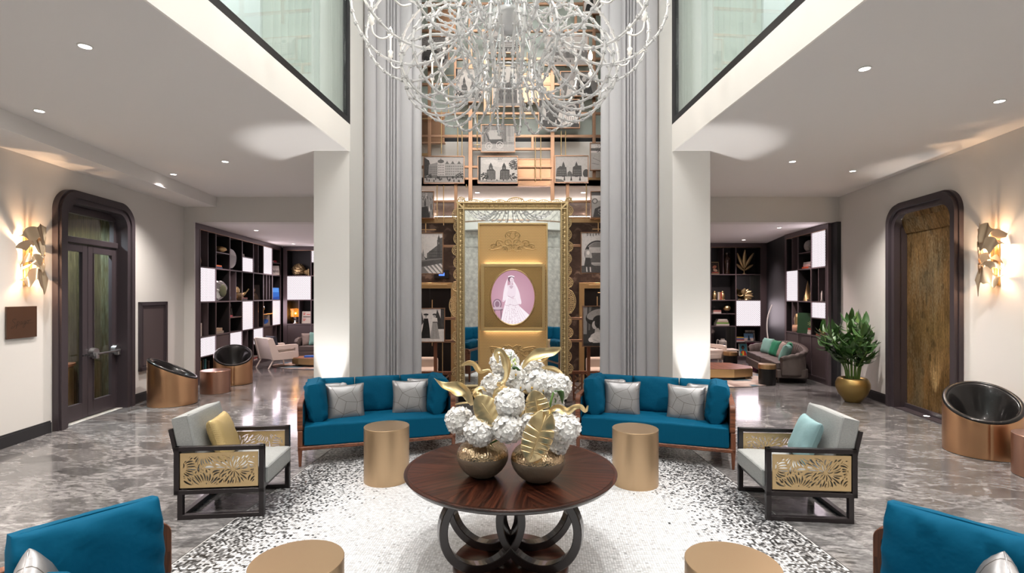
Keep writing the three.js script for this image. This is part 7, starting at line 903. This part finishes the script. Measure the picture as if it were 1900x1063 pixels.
// ---- lounge furniture
// tufted sofa: curved channelled back, two seat cushions; front +z
function tuftedSofa(label, at, ry, L = 2.75, D = 0.78) {
  const t = thing('tufted_sofa', label, 'sofa', at, ry), hx = L / 2, hz = D / 2;
  const base = new THREE.Shape(); base.moveTo(-hx + 0.02, hz - 0.05); base.lineTo(-hx + 0.02, -hz + 0.35); base.quadraticCurveTo(-hx + 0.02, -hz, -hx + 0.5, -hz); base.lineTo(hx - 0.5, -hz); base.quadraticCurveTo(hx - 0.02, -hz, hx - 0.02, -hz + 0.35); base.lineTo(hx - 0.02, hz - 0.05); base.quadraticCurveTo(0, hz + 0.09, -hx + 0.02, hz - 0.05);
  part('base', extr(base, 0.16, 0.012, 2, 16).rotateX(PI / 2).translate(0, 0.30, 0), M.taupe, t);
  const path = new THREE.CatmullRomCurve3([V(-hx + 0.03, 0, hz - 0.12), V(-hx - 0.0, 0, -0.02), V(-hx + 0.2, 0, -hz + 0.14), V(-hx + 0.7, 0, -hz + 0.02), V(0, 0, -hz), V(hx - 0.7, 0, -hz + 0.02), V(hx - 0.2, 0, -hz + 0.14), V(hx, 0, -0.02), V(hx - 0.03, 0, hz - 0.12)]);
  part('back', sheet((u, v) => { const p = path.getPointAt(u), q = path.getTangentAt(u), top = 0.60 + 0.24 * Math.pow(Math.sin(PI * u), 0.7), y = lerp(0.18, top, v), n = V(q.z, 0, -q.x), puff = 0.014 * Math.abs(Math.sin(u * PI * 26)) * smooth(0.35, 0.6, v), roll = 0.05 * smooth(0.75, 1, v); return [p.x + n.x * (roll - puff), y - 0.02 * (1 - Math.abs(Math.sin(u * PI * 26))) * smooth(0.9, 1, v), p.z + n.z * (roll - puff)]; }, 208, 12, 0.09), M.taupe, t);
  for (const s of [-1, 1]) { const c = part('seat_cushion', cushionGeo(hx - 0.1, D - 0.16, 0.17, { p: 0.01, k: 0.06, e: 0.2, edge: 0.7, seed: 30 + s, wrinkle: 0.003 }).rotateX(-PI / 2).translate(s * (hx / 2 - 0.045), 0.385, 0.05), M.taupe, t); part('piping', [pipingGeo(hx - 0.105, D - 0.165, 0.06, 0.006, 0.01, 0.06).rotateX(-PI / 2).translate(s * (hx / 2 - 0.045), 0.385, 0.05), pipingGeo(hx - 0.105, D - 0.165, -0.06, 0.006, 0.01, 0.06).rotateX(-PI / 2).translate(s * (hx / 2 - 0.045), 0.385, 0.05)], M.blackWood, c); }
  for (const [x, z] of [[-1, 1], [0.0, 1], [1, 1], [-1, -1], [1, -1]]) { const l = part('leg', cyl(0.022, 0.014, 0.15, x * (hx - 0.14), 0.075, z * (hz - 0.1), 12), M.blackWood, t); part('ferrule', cyl(0.016, 0.014, 0.05, x * (hx - 0.14), 0.025, z * (hz - 0.1), 12), M.gold, l); }
  return t;
}
const sofaT = tuftedSofa('charcoal-brown tufted velvet sofa before the three-column bookcase, near the potted plant', [6.61, 0, -13.0], -1.754);
const sofaT2 = tuftedSofa('charcoal-brown tufted velvet sofa in the far lounge behind the cream armchair', [-5.35, 0, -15.95], 0.0, 2.4);
const PIPE = pipingGeo(0.43, 0.395, 0, 0.004, 0.05), PG = SQ(17, 0.44);
const CU = (name, label, mat, t, p, rx, r) => scatter(name, label, PG, mat, t, p, rx, r, PIPE, 'cushions on the tufted sofas');
CU('mint_cushion', 'mint quilted cushion at the far end of the tufted sofa near the plant', M.mintCushion, sofaT, [-0.72, 0.67, -0.02], -0.3, 0.25); CU('green_cushion', 'dark green velvet cushion in the middle of the tufted sofa', M.greenCushion, sofaT, [-0.18, 0.66, -0.06], -0.35, 0.1); CU('taupe_cushion', 'brown satin cushion between the green ones on the tufted sofa', M.taupeCushion, sofaT, [0.22, 0.65, -0.1], -0.35, -0.1); CU('green_cushion', 'dark green velvet cushion behind the teal-mint one on the tufted sofa', M.greenCushion, sofaT, [0.62, 0.68, -0.1], -0.3, -0.3); CU('mint_cushion', 'teal-mint cushion against the near arm of the tufted sofa', M.mintCushion, sofaT, [0.84, 0.66, 0.02], -0.4, -0.6);
CU('mint_cushion', 'mint quilted cushion on the far lounge sofa beside the pier', M.mintCushion, sofaT2, [-0.66, 0.67, 0.04], -0.3, 0.1); CU('green_cushion', 'dark green cushion beside the mint one on the far lounge sofa', M.greenCushion, sofaT2, [-0.22, 0.67, 0.02], -0.3, -0.1); CU('taupe_cushion', 'brown satin cushion at the corner of the far lounge sofa', M.taupeCushion, sofaT2, [-0.93, 0.64, -0.08], -0.4, 0.6);
// cream armchairs: shell of slab sides with open arms; front +z
function creamChair(label, at, ry) {
  const t = thing('cream_armchair', label, 'armchair', at, ry), W = 0.72, D = 0.78;
  for (const s of [-1, 1]) {
    const sh = poly([[-0.44, 0.82], [-0.5, 0.80], [-0.36, 0.24], [0.36, 0.22], [0.40, 0.30], [0.38, 0.60], [0.34, 0.62], [-0.28, 0.62], [-0.36, 0.82]]); const ho = new THREE.Path(); ho.moveTo(-0.24, 0.53); ho.lineTo(0.29, 0.53); ho.quadraticCurveTo(0.31, 0.53, 0.31, 0.5); ho.lineTo(0.31, 0.44); ho.lineTo(-0.2, 0.42); ho.closePath(); sh.holes.push(ho);
    part('side', extr(sh, 0.06, 0.008, 2, 6).rotateY(-PI / 2).translate(s * (W / 2 - 0.03) + 0.03, 0, 0), M.creamHide, t);
    part('leg', rod([s * (W / 2 - 0.05), 0, 0.36], [s * (W / 2 - 0.05), 0.26, 0.33], 0.02, 10), M.creamHide, t); part('leg', rod([s * (W / 2 - 0.05), 0, -0.46], [s * (W / 2 - 0.05), 0.26, -0.30], 0.02, 10), M.creamHide, t);
  }
  part('back', bar([0, 0.26, -0.31], [0, 0.84, -0.45], W - 0.06, 0.08, V(0, 0, 1)), M.creamHide, t); part('seat', box(W - 0.1, 0.16, D - 0.14, 0, 0.34, 0.03, 0.03), M.creamHide, t); part('seat_cushion', cushionGeo(W - 0.12, D - 0.18, 0.12, { p: 0.01, k: 0.04, e: 0.2, edge: 0.6, seed: 3, wrinkle: 0.002 }).rotateX(-PI / 2).translate(0, 0.455, 0.05), M.creamHide, t);
  return t;
}
const cream = creamChair('cream leather armchair with a navy cushion, before the long bookcase', [-6.58, 0, -14.55], 2.53);
CU('navy_cushion', 'navy cushion in the cream armchair before the long bookcase', M.navy, cream, [0, 0.68, -0.17], -0.28, 0);
creamChair('cream leather armchair half hidden by the pier, near the walnut coffee table', [5.42, 0, -14.45], 0.35);
// rugs
const rugTex = (a, b, c2, seed) => dataTex(256, 256, (u, v) => { const n = fbm(u * 6 + 2 * fbm(u * 4, v * 4, 4, seed, 3), v * 6, 8, seed, 5), m = fbm(u * 5, v * 5, 5, seed + 9, 4), k = smooth(0.58, 0.66, m); return [0, 1, 2].map((i) => lerp(lerp(a[i], b[i], clamp(0.5 + 2.4 * (n - 0.5))), c2[i], k)); });
function rug(label, x, d, rx, rz, tex) { const s = new THREE.Shape().absellipse(0, 0, rx, rz, 0, 2 * PI), g = extr(s, 0.012, 0, 1, 40).rotateX(-PI / 2), t = thing('rug', label, 'rug', [x, 0.001, -d]); part('pile', metreUV(g, 0.4), std(0xffffff, 0.95, { map: tex }), t); const ed = []; for (let i = 0; i < 60; i++) ed.push([rx * Math.cos(i / 30 * PI), 0.006, rz * Math.sin(i / 30 * PI)]); part('binding', tube(ed, 0.007, 120, 5, true), M.taupe, t); }
rug('round beige and grey abstract rug under the walnut and brass coffee table', 4.85, 12.75, 1.5, 1.5, rugTex([190, 178, 168], [132, 112, 104], [74, 100, 112], 5)); rug('oval beige and blue abstract rug under the brass coffee table in the far lounge', -5.2, 14.9, 1.65, 1.0, rugTex([186, 170, 158], [150, 126, 112], [70, 96, 108], 15));
// coffee tables with walnut tops and brass sides
function coffee(label, pts, h) { const t = thing('coffee_table', label, 'coffee table', [0, 0, 0]), c = pts.reduce((a, p) => [a[0] + p[0] / pts.length, a[1] + p[1] / pts.length], [0, 0]), inset = (k) => pts.map(([x, d]) => [c[0] + (x - c[0]) * k, c[1] + (d - c[1]) * k]); part('brass_band', slab(pts, 0.075, h - 0.006), M.gold, t); part('top', metreUV(slab(inset(0.985), h - 0.008, h)), M.walnut, t); part('plinth', slab(inset(0.8), 0, 0.076), M.blackWood, t); }
coffee('low many-sided coffee table with walnut top and brass sides on the round rug', [[4.05, 12.15], [5.2, 12.1], [5.72, 12.3], [5.86, 12.65], [5.6, 13.3], [4.6, 13.5], [3.9, 13.0]], 0.27);
{ const e = []; for (let i = 0; i < 14; i++) e.push([-5.42 + 0.85 * Math.cos(i / 7 * PI), 14.75 + 0.45 * Math.sin(i / 7 * PI)]); coffee('low oval coffee table with walnut top and brass sides, beside the cream armchair', e, 0.25); }
book('bright blue book lying on the brass coffee table beside the pier', [-5.72, 0.25, -14.6], 0.2, 0.2, 0.28, 0.04, cover(0x2a62b8), true);
function cap(label, x, d, h) { const t = thing('black_drum_table', label, 'side table', [x, 0, -d], 0, 'black drum tables in the lounge'); part('body', lathe([[0.001, 0], [0.175, 0], [0.18, 0.01], [0.18, h - 0.1]], 48), M.blackGloss, t); part('top', lathe([[0.18, h - 0.1], [0.184, h - 0.1], [0.184, h - 0.004], [0.18, h], [0.001, h]], 48), M.bronzeBar, t); }
cap('black drum side table with bronze top before the tufted sofa', 5.73, 11.62, 0.46); cap('black drum side table with bronze top behind the walnut coffee table', 5.95, 14.1, 0.47);
{ const t = thing('floor_lamp', 'slim white bow-shaped floor lamp behind the tufted sofa', 'floor lamp', [7.02, 0, -13.98]); part('bow', tube([[0.0, 1.75, 0.02], [-0.1, 1.45, 0], [-0.13, 1.15, 0], [-0.09, 0.75, 0], [0.0, 0.4, 0], [0, 0.03, 0]], 0.018, 40, 8), M.fixtureWhite, t); part('base', cyl(0.12, 0.13, 0.03, 0, 0.015, 0, 24), M.blackMetal, t); }
// ---- copper tub chairs and drums along the side walls
function tub(label, x, d, face, group = 'copper tub chairs') {   // opens towards angle `face` (0 = +z)
  const t = thing('tub_chair', label, 'tub chair', [x, 0, -d], face, group), R = 0.39, hgt = (a) => 0.63 + 0.19 * -Math.cos(a);   // a measured from +z: low in front
  const P = (a, r, y) => [r * Math.sin(a), y, r * Math.cos(a)];
  part('shell', [sheet((u, v) => { const a = u * 2 * PI; return P(a, R, lerp(0.006, hgt(a), v)); }, 72, 6, 0.012)], M.tubCopper, t);
  part('base_ring', lathe([[R - 0.01, 0], [R + 0.004, 0], [R + 0.004, 0.012], [R - 0.01, 0.012]], 64), M.blackMetal, t);
  const rim = []; for (let i = 0; i < 48; i++) { const a = i / 24 * PI; rim.push(P(a, R - 0.022, hgt(a) + 0.012)); }
  const s = part('seat_shell', sheet((u, v) => { const a = u * 2 * PI, r = (R - 0.035) * (1 - Math.pow(v, 1.6)), seat = 0.36, k = smooth(0, 0.72, v); return P(a, r * (1 - 0.06 * Math.sin(v * PI)), lerp(hgt(a) + 0.014, seat, k) + 0.012 * Math.sin(v * 8)); }, 64, 18, 0.012), M.blackGloss, t);
  part('rim', new THREE.TubeGeometry(new THREE.CatmullRomCurve3(rim.map((p) => V(...p)), true), 96, 0.028, 8, true), M.blackGloss, s);
}
tub('copper tub chair with black shell under the framed wall panel', -6.26, 9.55, 2.05); tub('copper tub chair with black shell at the foot of the long bookcase', -6.33, 11.75, 0.5); tub('copper tub chair with black shell below the brass wall sconce beside the niche', 5.98, 6.58, -0.55);
function copperDrum(label, x, d, h = 0.46) { const t = thing('copper_drum', label, 'side table', [x, 0, -d], 0, 'copper drum tables'); part('body', lathe([[0.001, 0], [0.272, 0], [0.278, 0.008], [0.278, h - 0.012]], 56), M.tubRed, t); part('top', lathe([[0.278, h - 0.012], [0.28, h - 0.008], [0.276, h], [0.001, h]], 56), M.tubRed, t); }
copperDrum('reddish copper drum table between the two tub chairs by the bookcase', -6.12, 10.68); copperDrum('reddish copper drum table cut by the frame edge, beside the tub chair below the sconce', 5.88, 5.7);

// ---------------------------------------------------------------- flowers on the table
const AT = (px, py, d) => [(px - 950) / FOCAL * d, EYE + (HORIZON - py) / FOCAL * d, -d];
const vaseLow = lathe([[0.001, 0], [0.07, 0], [0.085, 0.006], [0.115, 0.026], [0.142, 0.052], [0.165, 0.085], [0.178, 0.115], [0.182, 0.14], [0.181, 0.152]], 64), vaseTop = lathe([[0.181, 0.152], [0.179, 0.168], [0.172, 0.188], [0.155, 0.212], [0.132, 0.23], [0.108, 0.24], [0.095, 0.247], [0.09, 0.256], [0.082, 0.256], [0.085, 0.24], [0.06, 0.23], [0.001, 0.2]], 64);
for (const g of [vaseLow, vaseTop]) { const uv = g.attributes.uv; for (let i = 0; i < uv.count; i++) uv.setXY(i, uv.getX(i) * 3, uv.getY(i) * (g === vaseLow ? 1 : 0.6)); }
const TY = TH + 0.001, VASES = [[-0.207, 3.63], [0.178, 3.54]];
['round hammered bronze vase under the heart-shaped gold leaf, further from the front', 'round hammered bronze vase with the gold monstera leaf hanging over it'].forEach((label, k) => { const v = thing('hammered_vase', label, 'vase', [VASES[k][0], TY, -VASES[k][1]], k); part('shoulder', vaseTop.clone().scale(1 + 0.02 * k, 1, 1 + 0.02 * k), M.vase, v); part('belly', vaseLow.clone().scale(1 + 0.02 * k, 1, 1 + 0.02 * k), M.vaseMatte, v); });
// hydrangea heads: hundreds of small four-petalled florets on a ball
function hydrangeaGeo(seed, n = 150) {
  const R = rng(seed), P = [], N = [];
  const petal = (o, dir, nrm, len, wid, cup) => {      // rounded cupped petal as a fan of triangles, two-sided material
    const side = nrm.clone().cross(dir).normalize(), at = (u, v) => o.clone().addScaledVector(dir, u * len).addScaledVector(side, v * wid).addScaledVector(nrm, cup * (u * u * 0.9 - 0.25 * v * v) * len);
    const ring = [[0, 0], [0.4, -0.42], [0.8, -0.48], [1, -0.12], [0.97, 0.16], [0.78, 0.5], [0.4, 0.44]].map(([u, v]) => at(u, v)), c = at(0.58, 0);
    for (let i = 0; i < ring.length; i++) { const a = ring[i], b = ring[(i + 1) % ring.length], m = b.clone().sub(a).cross(c.clone().sub(a)).normalize(); for (const q of [a, b, c]) { P.push(q.x, q.y, q.z); N.push(m.x, m.y, m.z); } }
  };
  for (let i = 0; i < n; i++) {
    const y = 1 - 2 * (i + 0.5) / n, a = i * 2.39996, r = Math.sqrt(1 - y * y), nrm = V(r * Math.cos(a), y, r * Math.sin(a)); nrm.add(V(R() - 0.5, R() - 0.5, R() - 0.5).multiplyScalar(0.35)).normalize();
    const t1 = V(R() - 0.5, R() - 0.5, R() - 0.5).cross(nrm).normalize(), t2 = nrm.clone().cross(t1), o = nrm.clone().multiplyScalar(0.83 + 0.12 * R()), s = 0.22 + 0.09 * R(), tilt = 0.1 + 0.5 * R();
    for (let k = 0; k < 4; k++) { const q = k * PI / 2 + 0.2 * R(), dir = t1.clone().multiplyScalar(Math.cos(q)).addScaledVector(t2, Math.sin(q)).addScaledVector(nrm, tilt * (0.6 + 0.5 * R())).normalize(); petal(o, dir, nrm, s, s * 1.05, 0.5 * R() - 0.1); }
  }
  const g = new THREE.BufferGeometry(); g.setAttribute('position', new THREE.Float32BufferAttribute(P, 3)); g.setAttribute('normal', new THREE.Float32BufferAttribute(N, 3)); return clean(g);
}
const BLOOMS = [1, 2, 3, 4].map((s) => hydrangeaGeo(s * 13)), coreGeo = blob(0.74, 14, 10);
function hydrangea(label, px, py, rpx, d, k, toVase) {
  const p = AT(px, py, d), r = rpx / FOCAL * d, t = thing('hydrangea', label, 'flower', p, k * 1.3, 'white hydrangea heads in the hammered vases');
  const m = part('florets', BLOOMS[k % 4].clone().scale(r, r * 0.97, r), M.petal, t); m.userData.kind = 'stuff'; part('heart', coreGeo.clone().scale(r, r, r), M.petal, t);
  const [vx, vd] = VASES[toVase], l = V(vx - p[0], TY + 0.2 - p[1], -vd - p[2]).applyAxisAngle(V(0, 1, 0), -t.rotation.y); part('stem', tube([[0, -r * 0.3, 0], [l.x * 0.35, l.y * 0.4 - 0.02, l.z * 0.35], [l.x, l.y, l.z]], 0.006, 12, 6), M.stem, t);
}
hydrangea('white hydrangea head furthest out over the first bronze vase, below the twisted gold leaf', 852, 780, 25, 3.62, 0, 0);
hydrangea('white hydrangea head hanging lowest over the first bronze vase', 891, 800, 28, 3.48, 1, 0);
hydrangea('white hydrangea head between the heart-shaped gold leaf and the cut gold leaf', 945, 748, 27, 3.46, 2, 0);
hydrangea('white hydrangea head in the gap between the two vases', 943, 794, 28, 3.42, 3, 0);
hydrangea('large white hydrangea head overhanging the second vase beside the thin curled gold leaf', 1047, 793, 29, 3.42, 1, 1);
hydrangea('white hydrangea head low behind the big gold monstera leaf', 1036, 822, 20, 3.46, 0, 1);
hydrangea('white hydrangea head at the top of the arrangement inside the gold leaf loop', 936, 674, 26, 3.80, 2, 0);
hydrangea('white hydrangea head above the cut gold leaf among the orchids', 998, 708, 26, 3.66, 3, 1);
hydrangea('white hydrangea head at the upper outer side, over the green stem', 1036, 717, 24, 3.6, 0, 1);
hydrangea('white hydrangea head behind the orchids in the middle of the arrangement', 957, 704, 25, 3.74, 1, 0);
hydrangea('white hydrangea head above the heart-shaped gold leaf', 916, 716, 23, 3.72, 2, 0);
hydrangea('white hydrangea head tucked behind the top of the big monstera leaf', 983, 785, 19, 3.46, 3, 1);
hydrangea('white hydrangea head behind the green stem and leaf', 1026, 744, 20, 3.66, 2, 1);
hydrangea('small white hydrangea head below the split upper gold leaf', 988, 684, 21, 3.78, 0, 1);
// orchids
function orchid(label, px, py, d, s = 0.036) {
  const t = thing('orchid', label, 'flower', AT(px, py, d), 0, 'white orchids among the hydrangeas'), pet = (a, L, w) => sheet((u, v) => { const q = (u - 0.5) * w * Math.sin(PI * clamp(0.12 + v * 0.84)); return [q * Math.cos(a) + v * L * Math.sin(a), -q * Math.sin(a) + v * L * Math.cos(a), 0.25 * L * v * (1 - v) + 0.1 * s * Math.cos((u - 0.5) * 3)]; }, 6, 8, 0.0012);
  for (const [a, L, w] of [[PI / 2 + 0.1, s * 1.1, s * 1.5], [-PI / 2 - 0.1, s * 1.1, s * 1.5], [0, s, s * 0.8], [2.3, s * 0.9, s * 0.7], [-2.3, s * 0.9, s * 0.7]]) part('petal', pet(a, L, w), M.petal, t); part('lip', [blob(s * 0.22, 8, 6).scale(0.8, 1, 1).translate(0, -s * 0.12, s * 0.2), rod([0, -s * 0.1, s * 0.2], [0, -s * 0.4, s * 0.3], s * 0.09, 6)], M.orchidHeart, t); part('stem', rod([0, 0, 0], [0, -0.09, -0.08], 0.003, 6), M.stem, t);
}
orchid('white orchid topmost of the orchids, below the gold loop', 957, 694, 3.62); orchid('white orchid beside the largest one, over the cut gold leaf', 966, 718, 3.5, 0.03); orchid('largest white orchid facing forward above the cut gold leaf', 987, 718, 3.5, 0.042); orchid('white orchid lowest of the group, touching the round hydrangea', 965, 733, 3.46, 0.028); orchid('small white orchid under the upper hydrangeas near the green stem', 1008, 724, 3.54, 0.027);
{ const t = thing('flower_bud', 'pale green buds at the top of the arrangement', 'bud', AT(944, 668, 3.68)); const R = rng(3); for (let i = 0; i < 9; i++) { const x = (R() - 0.3) * 0.08, y = (R() - 0.5) * 0.12; part('bud', blob(0.009, 8, 6).scale(0.8, 1.3, 0.8).translate(x, y, 0.1 * R() * 0.3), M.bud, t); } part('stem', [rod([0, -0.1, -0.03], [0.02, 0.06, 0], 0.003, 6), rod([0, -0.1, -0.03], [-0.01, 0.04, 0.01], 0.003, 6)], M.stem, t); }
{ const t = thing('flower_stalk', 'bare green stem with one dark leaf under the upper outer hydrangea', 'stem', [0, 0, 0]); part('stalk', tube([AT(1020, 755, 3.5), AT(1023, 742, 3.5), AT(1027, 728, 3.52)], 0.008, 10, 7), M.stem, t); const a = V(...AT(1030, 728, 3.48)), L = 0.085; part('leaf', sheet((u, v) => { const q = (u - 0.5) * 0.045 * Math.sin(PI * clamp(0.1 + 0.86 * v)); return [a.x + q + 0.05 * Math.sin(v * 1.6), a.y + 0.005 - L * v * v + 0.02 * Math.sin(v * 3), a.z + 0.02 * Math.cos((u - 0.5) * 3) - 0.02 * v]; }, 6, 10, 0.0015), M.leaf, t); }
{ const t = thing('green_leaf', 'dark green leaf under the topmost hydrangea', 'leaf', AT(950, 682, 3.64)); part('blade', sheet((u, v) => [v * 0.06, (u - 0.5) * 0.03 * Math.sin(PI * clamp(0.1 + 0.86 * v)) - 0.02 * v * v, 0.01 * Math.cos((u - 0.5) * 3)], 6, 8, 0.0015), M.leaf, t); }
// gold leaves
function broadLeaf(L, W, cuts, heart, curl) {          // base at origin, blade along +y, facing +z; cuts run in from the rim along the side veins
  const cut = (v, s) => { let k = 1; for (const [c, w, dp] of cuts) k = Math.min(k, 1 - dp * Math.exp(-(((v - c - 0.02 * s) / w) ** 4))); return k; };
  return sheet((u, v) => {
    const a = (u - 0.5) * 2, A = Math.abs(a), prof = 1.42 * Math.pow(v + 0.012, 0.42) * Math.pow(1.0 - v, 0.62), wv = W / 2 * prof * cut(v, Math.sign(a));
    const y = v * L - heart * L * Math.pow(A, 0.8) * (1 - v) ** 3 * 1.1 + 0.14 * L * A * v * (1 - v);
    return [a * wv, y, -0.2 * W * A * A * prof * 0.6 + curl * L * v * v + 0.012 * L * Math.cos(v * 30 - A * 4.0) * A * prof];
  }, 28, 120, 0.0025);
}
function goldLeaf(label, p, geo, rot, ribL) { const t = thing('gold_leaf', label, 'leaf', p); t.rotation.set(...rot, 'ZYX'); part('blade', geo, M.goldLeaf, t); if (ribL) part('rib', tube([[0, -0.06, -0.01], [0, 0, 0.012], [0, ribL * 0.5, 0.014], [0, ribL * 0.92, 0.006]], 0.0035, 14, 6), M.goldLeaf, t); return t; }
const MON = [[0.22, 0.008, 0.55], [0.35, 0.008, 0.58], [0.48, 0.008, 0.52], [0.61, 0.007, 0.45], [0.73, 0.009, 0.4]];
goldLeaf('big gold monstera leaf with cut edges hanging over the second vase', AT(1007, 787, 3.28), broadLeaf(0.255, 0.27, MON, 0.3, -0.1), [0.12, 0.05, PI - 0.35], 0.25);
goldLeaf('gold leaf with split holes standing above the two vases', AT(1002, 780, 3.42), broadLeaf(0.2, 0.225, [[0.3, 0.03, 0.6], [0.5, 0.014, 0.55], [0.65, 0.012, 0.45]], 0.1, 0.1), [-0.15, -0.1, 0.22], 0.2);
goldLeaf('smooth heart-shaped gold leaf above the first vase', AT(917, 781, 3.42), broadLeaf(0.20, 0.235, [], 0.1, 0.12), [-0.2, 0.1, 0.62], 0.2);
goldLeaf('small gold leaf showing behind the heart-shaped one', AT(905, 748, 3.56), broadLeaf(0.13, 0.09, [], 0.05, 0.1), [-0.1, 0.5, 0.9], 0.1);
goldLeaf('small gold leaf tip tucked between the middle hydrangeas', AT(970, 785, 3.5), broadLeaf(0.12, 0.07, [], 0.05, 0.1), [-0.2, 0.3, -0.2], 0.1);
function ribbonLeaf(label, pts, w, twist, t0 = 0) {    // long dried leaf twisting along a curve
  const c = new THREE.CatmullRomCurve3(pts.map(([x, y, d]) => V(...AT(x, y, d)))), fr = 60, F = c.computeFrenetFrames(fr, false), t = thing('gold_leaf', label, 'leaf', [0, 0, 0]);
  part('blade', sheet((u, v) => { const p = c.getPointAt(clamp(v)), i = Math.min(fr, Math.round(v * fr)), a = t0 + twist * v, n = F.normals[i].clone().multiplyScalar(Math.cos(a)).addScaledVector(F.binormals[i], Math.sin(a)), b = F.normals[i].clone().multiplyScalar(-Math.sin(a)).addScaledVector(F.binormals[i], Math.cos(a)), q = (u - 0.5) * w * (0.25 + Math.sin(PI * clamp(0.06 + v * 0.93)) * 0.9) * (1 + 0.12 * Math.sin(v * 17)), fold = 0.3 * w * ((u - 0.5) ** 2 * 4 - 0.5) * Math.sin(PI * v); return p.addScaledVector(n, q).addScaledVector(b, fold).toArray(); }, 8, 60, 0.0025), M.goldLeaf, t);
}
ribbonLeaf('long twisted gold leaf stretching furthest out towards the gold-armchair-side sofa', [[876, 752, 3.5], [864, 728, 3.5], [842, 720, 3.5], [822, 716, 3.48], [806, 702, 3.45]], 0.075, 2.4, 0.8);
ribbonLeaf('thin curled gold leaf below the long twisted one, ending in a point', [[884, 748, 3.54], [862, 747, 3.54], [844, 750, 3.54]], 0.022, 1);
ribbonLeaf('narrow gold leaf arching over the mirror foot', [[916, 698, 3.66], [908, 686, 3.66], [892, 688, 3.66], [880, 675, 3.65], [870, 673, 3.64], [856, 678, 3.63]], 0.045, 1.6);
ribbonLeaf('gold leaf curled in a tall loop at the top of the arrangement', [[928, 716, 3.52], [938, 704, 3.53], [942, 688, 3.55], [938, 668, 3.57], [928, 652, 3.58], [922, 654, 3.58], [924, 674, 3.56]], 0.05, 1.2, 0.5);
ribbonLeaf('gold leaf fold showing under the loop', [[922, 712, 3.52], [930, 715, 3.5], [938, 711, 3.5]], 0.045, 0.5);
ribbonLeaf('split gold leaf rising to a tip before the brass mirror panel', [[969, 684, 3.66], [982, 667, 3.66], [1002, 657, 3.65], [1022, 653, 3.64], [1041, 646, 3.62]], 0.075, 1.1, 0.3);
ribbonLeaf('forked narrow gold tip below the split gold leaf', [[992, 668, 3.65], [1005, 671, 3.65], [1020, 660, 3.64], [1034, 652, 3.63]], 0.026, 1);
ribbonLeaf('gold leaf arching over the upper outer hydrangea', [[1000, 688, 3.7], [1018, 684, 3.68], [1036, 690, 3.66], [1052, 704, 3.64], [1062, 716, 3.62]], 0.06, 1.3, 0.4);
ribbonLeaf('thin curled gold leaf reaching towards the blue-armchair-side sofa', [[1013, 784, 3.46], [1020, 764, 3.44], [1034, 757, 3.42], [1052, 763, 3.4], [1066, 755, 3.4], [1078, 754, 3.4], [1086, 763, 3.4], [1091, 752, 3.39]], 0.042, 2.2);
ribbonLeaf('curved gold leaf beside the round middle hydrangea', [[917, 746, 3.5], [921, 732, 3.5], [932, 723, 3.5], [946, 721, 3.5]], 0.05, 0.9, 0.6);
ribbonLeaf('small gold leaf fold beside the long twisted leaf', [[874, 738, 3.52], [884, 724, 3.53], [894, 720, 3.54], [902, 726, 3.55]], 0.03, 1.2);
ribbonLeaf('short gold leaf fold behind the heart-shaped leaf, near the sofa arm', [[882, 752, 3.56], [870, 742, 3.56], [862, 736, 3.56]], 0.05, 0.8);
// ---------------------------------------------------------------- potted plant by the niche
{
  const t = thing('potted_plant', 'bushy green plant in a round gold pot beside the wall niche', 'plant', [6.40, 0, -9.72]), R = rng(12);
  part('pot', lathe([[0.001, 0], [0.12, 0], [0.14, 0.02], [0.24, 0.16], [0.285, 0.29], [0.28, 0.36], [0.25, 0.43], [0.225, 0.455], [0.2, 0.455], [0.2, 0.42], [0.001, 0.41]], 48), std(new THREE.Color(0.34, 0.24, 0.09), 0.38, { metalness: 0.9 }), t);
  part('soil', cyl(0.2, 0.2, 0.03, 0, 0.41, 0, 28), std(new THREE.Color(0.03, 0.02, 0.015), 0.95), t);
  const mk = (L, W, cv) => sheet((u, v) => { const a = (u - 0.5) * 2, w = W / 2 * Math.pow(Math.sin(PI * clamp(0.02 + 0.97 * v)), 0.85) * (1 - 0.3 * v) * (1 + 0.03 * Math.sin(v * 18)); return [a * w, v * L * (1 - 0.15 * cv * v), -cv * L * v * v + 0.25 * w * Math.abs(a)]; }, 4, 12, 0);
  const leaves = [mk(0.27, 0.125, 0.35), mk(0.23, 0.105, 0.5), mk(0.30, 0.135, 0.25)];
  for (let s = 0; s < 22; s++) {
    const a = s * 2.4, sp = (s < 4 ? 0.1 : 0.16 + 0.40 * R()) * (Math.cos(a) > 0.2 ? 0.5 : 1), h = 0.62 + 0.5 * R() - sp * 0.25 + (s < 4 ? 0.14 : 0), x0 = 0.1 * Math.cos(a), z0 = 0.1 * Math.sin(a), c = new THREE.CatmullRomCurve3([V(x0, 0.42, z0), V(x0 * 1.5, 0.42 + h * 0.4, z0 * 1.5), V(x0 + sp * 0.6 * Math.cos(a), 0.42 + h * 0.75, z0 + sp * 0.6 * Math.sin(a)), V(x0 + sp * Math.cos(a), 0.42 + h, z0 + sp * Math.sin(a))]);
    const st = part('stem', new THREE.TubeGeometry(c, 14, 0.009, 6, false), M.stem, t); let k = 0;
    for (let v = 0.4; v <= 1.0; v += 0.046) {
      const p = c.getPointAt(Math.min(1, v)); const q = a + 2.2 * k++ + R(), pitch = 1.0 + 0.75 * R() - 0.6 * (v > 0.95), m = new THREE.Mesh(leaves[(R() * 3) | 0], v > 0.97 && R() > 0.55 ? M.leafPale : M.leaf);
      m.name = 'leaf'; m.position.copy(p); m.rotation.set(pitch, q, 0, 'YXZ'); const sc = 0.75 + 0.4 * R(); m.scale.set(sc, sc, sc); t.add(m);
    }
  }
}

scene.traverse((o) => { if (o.isMesh) o.castShadow = o.receiveShadow = true; });
renderer.render(scene, camera);
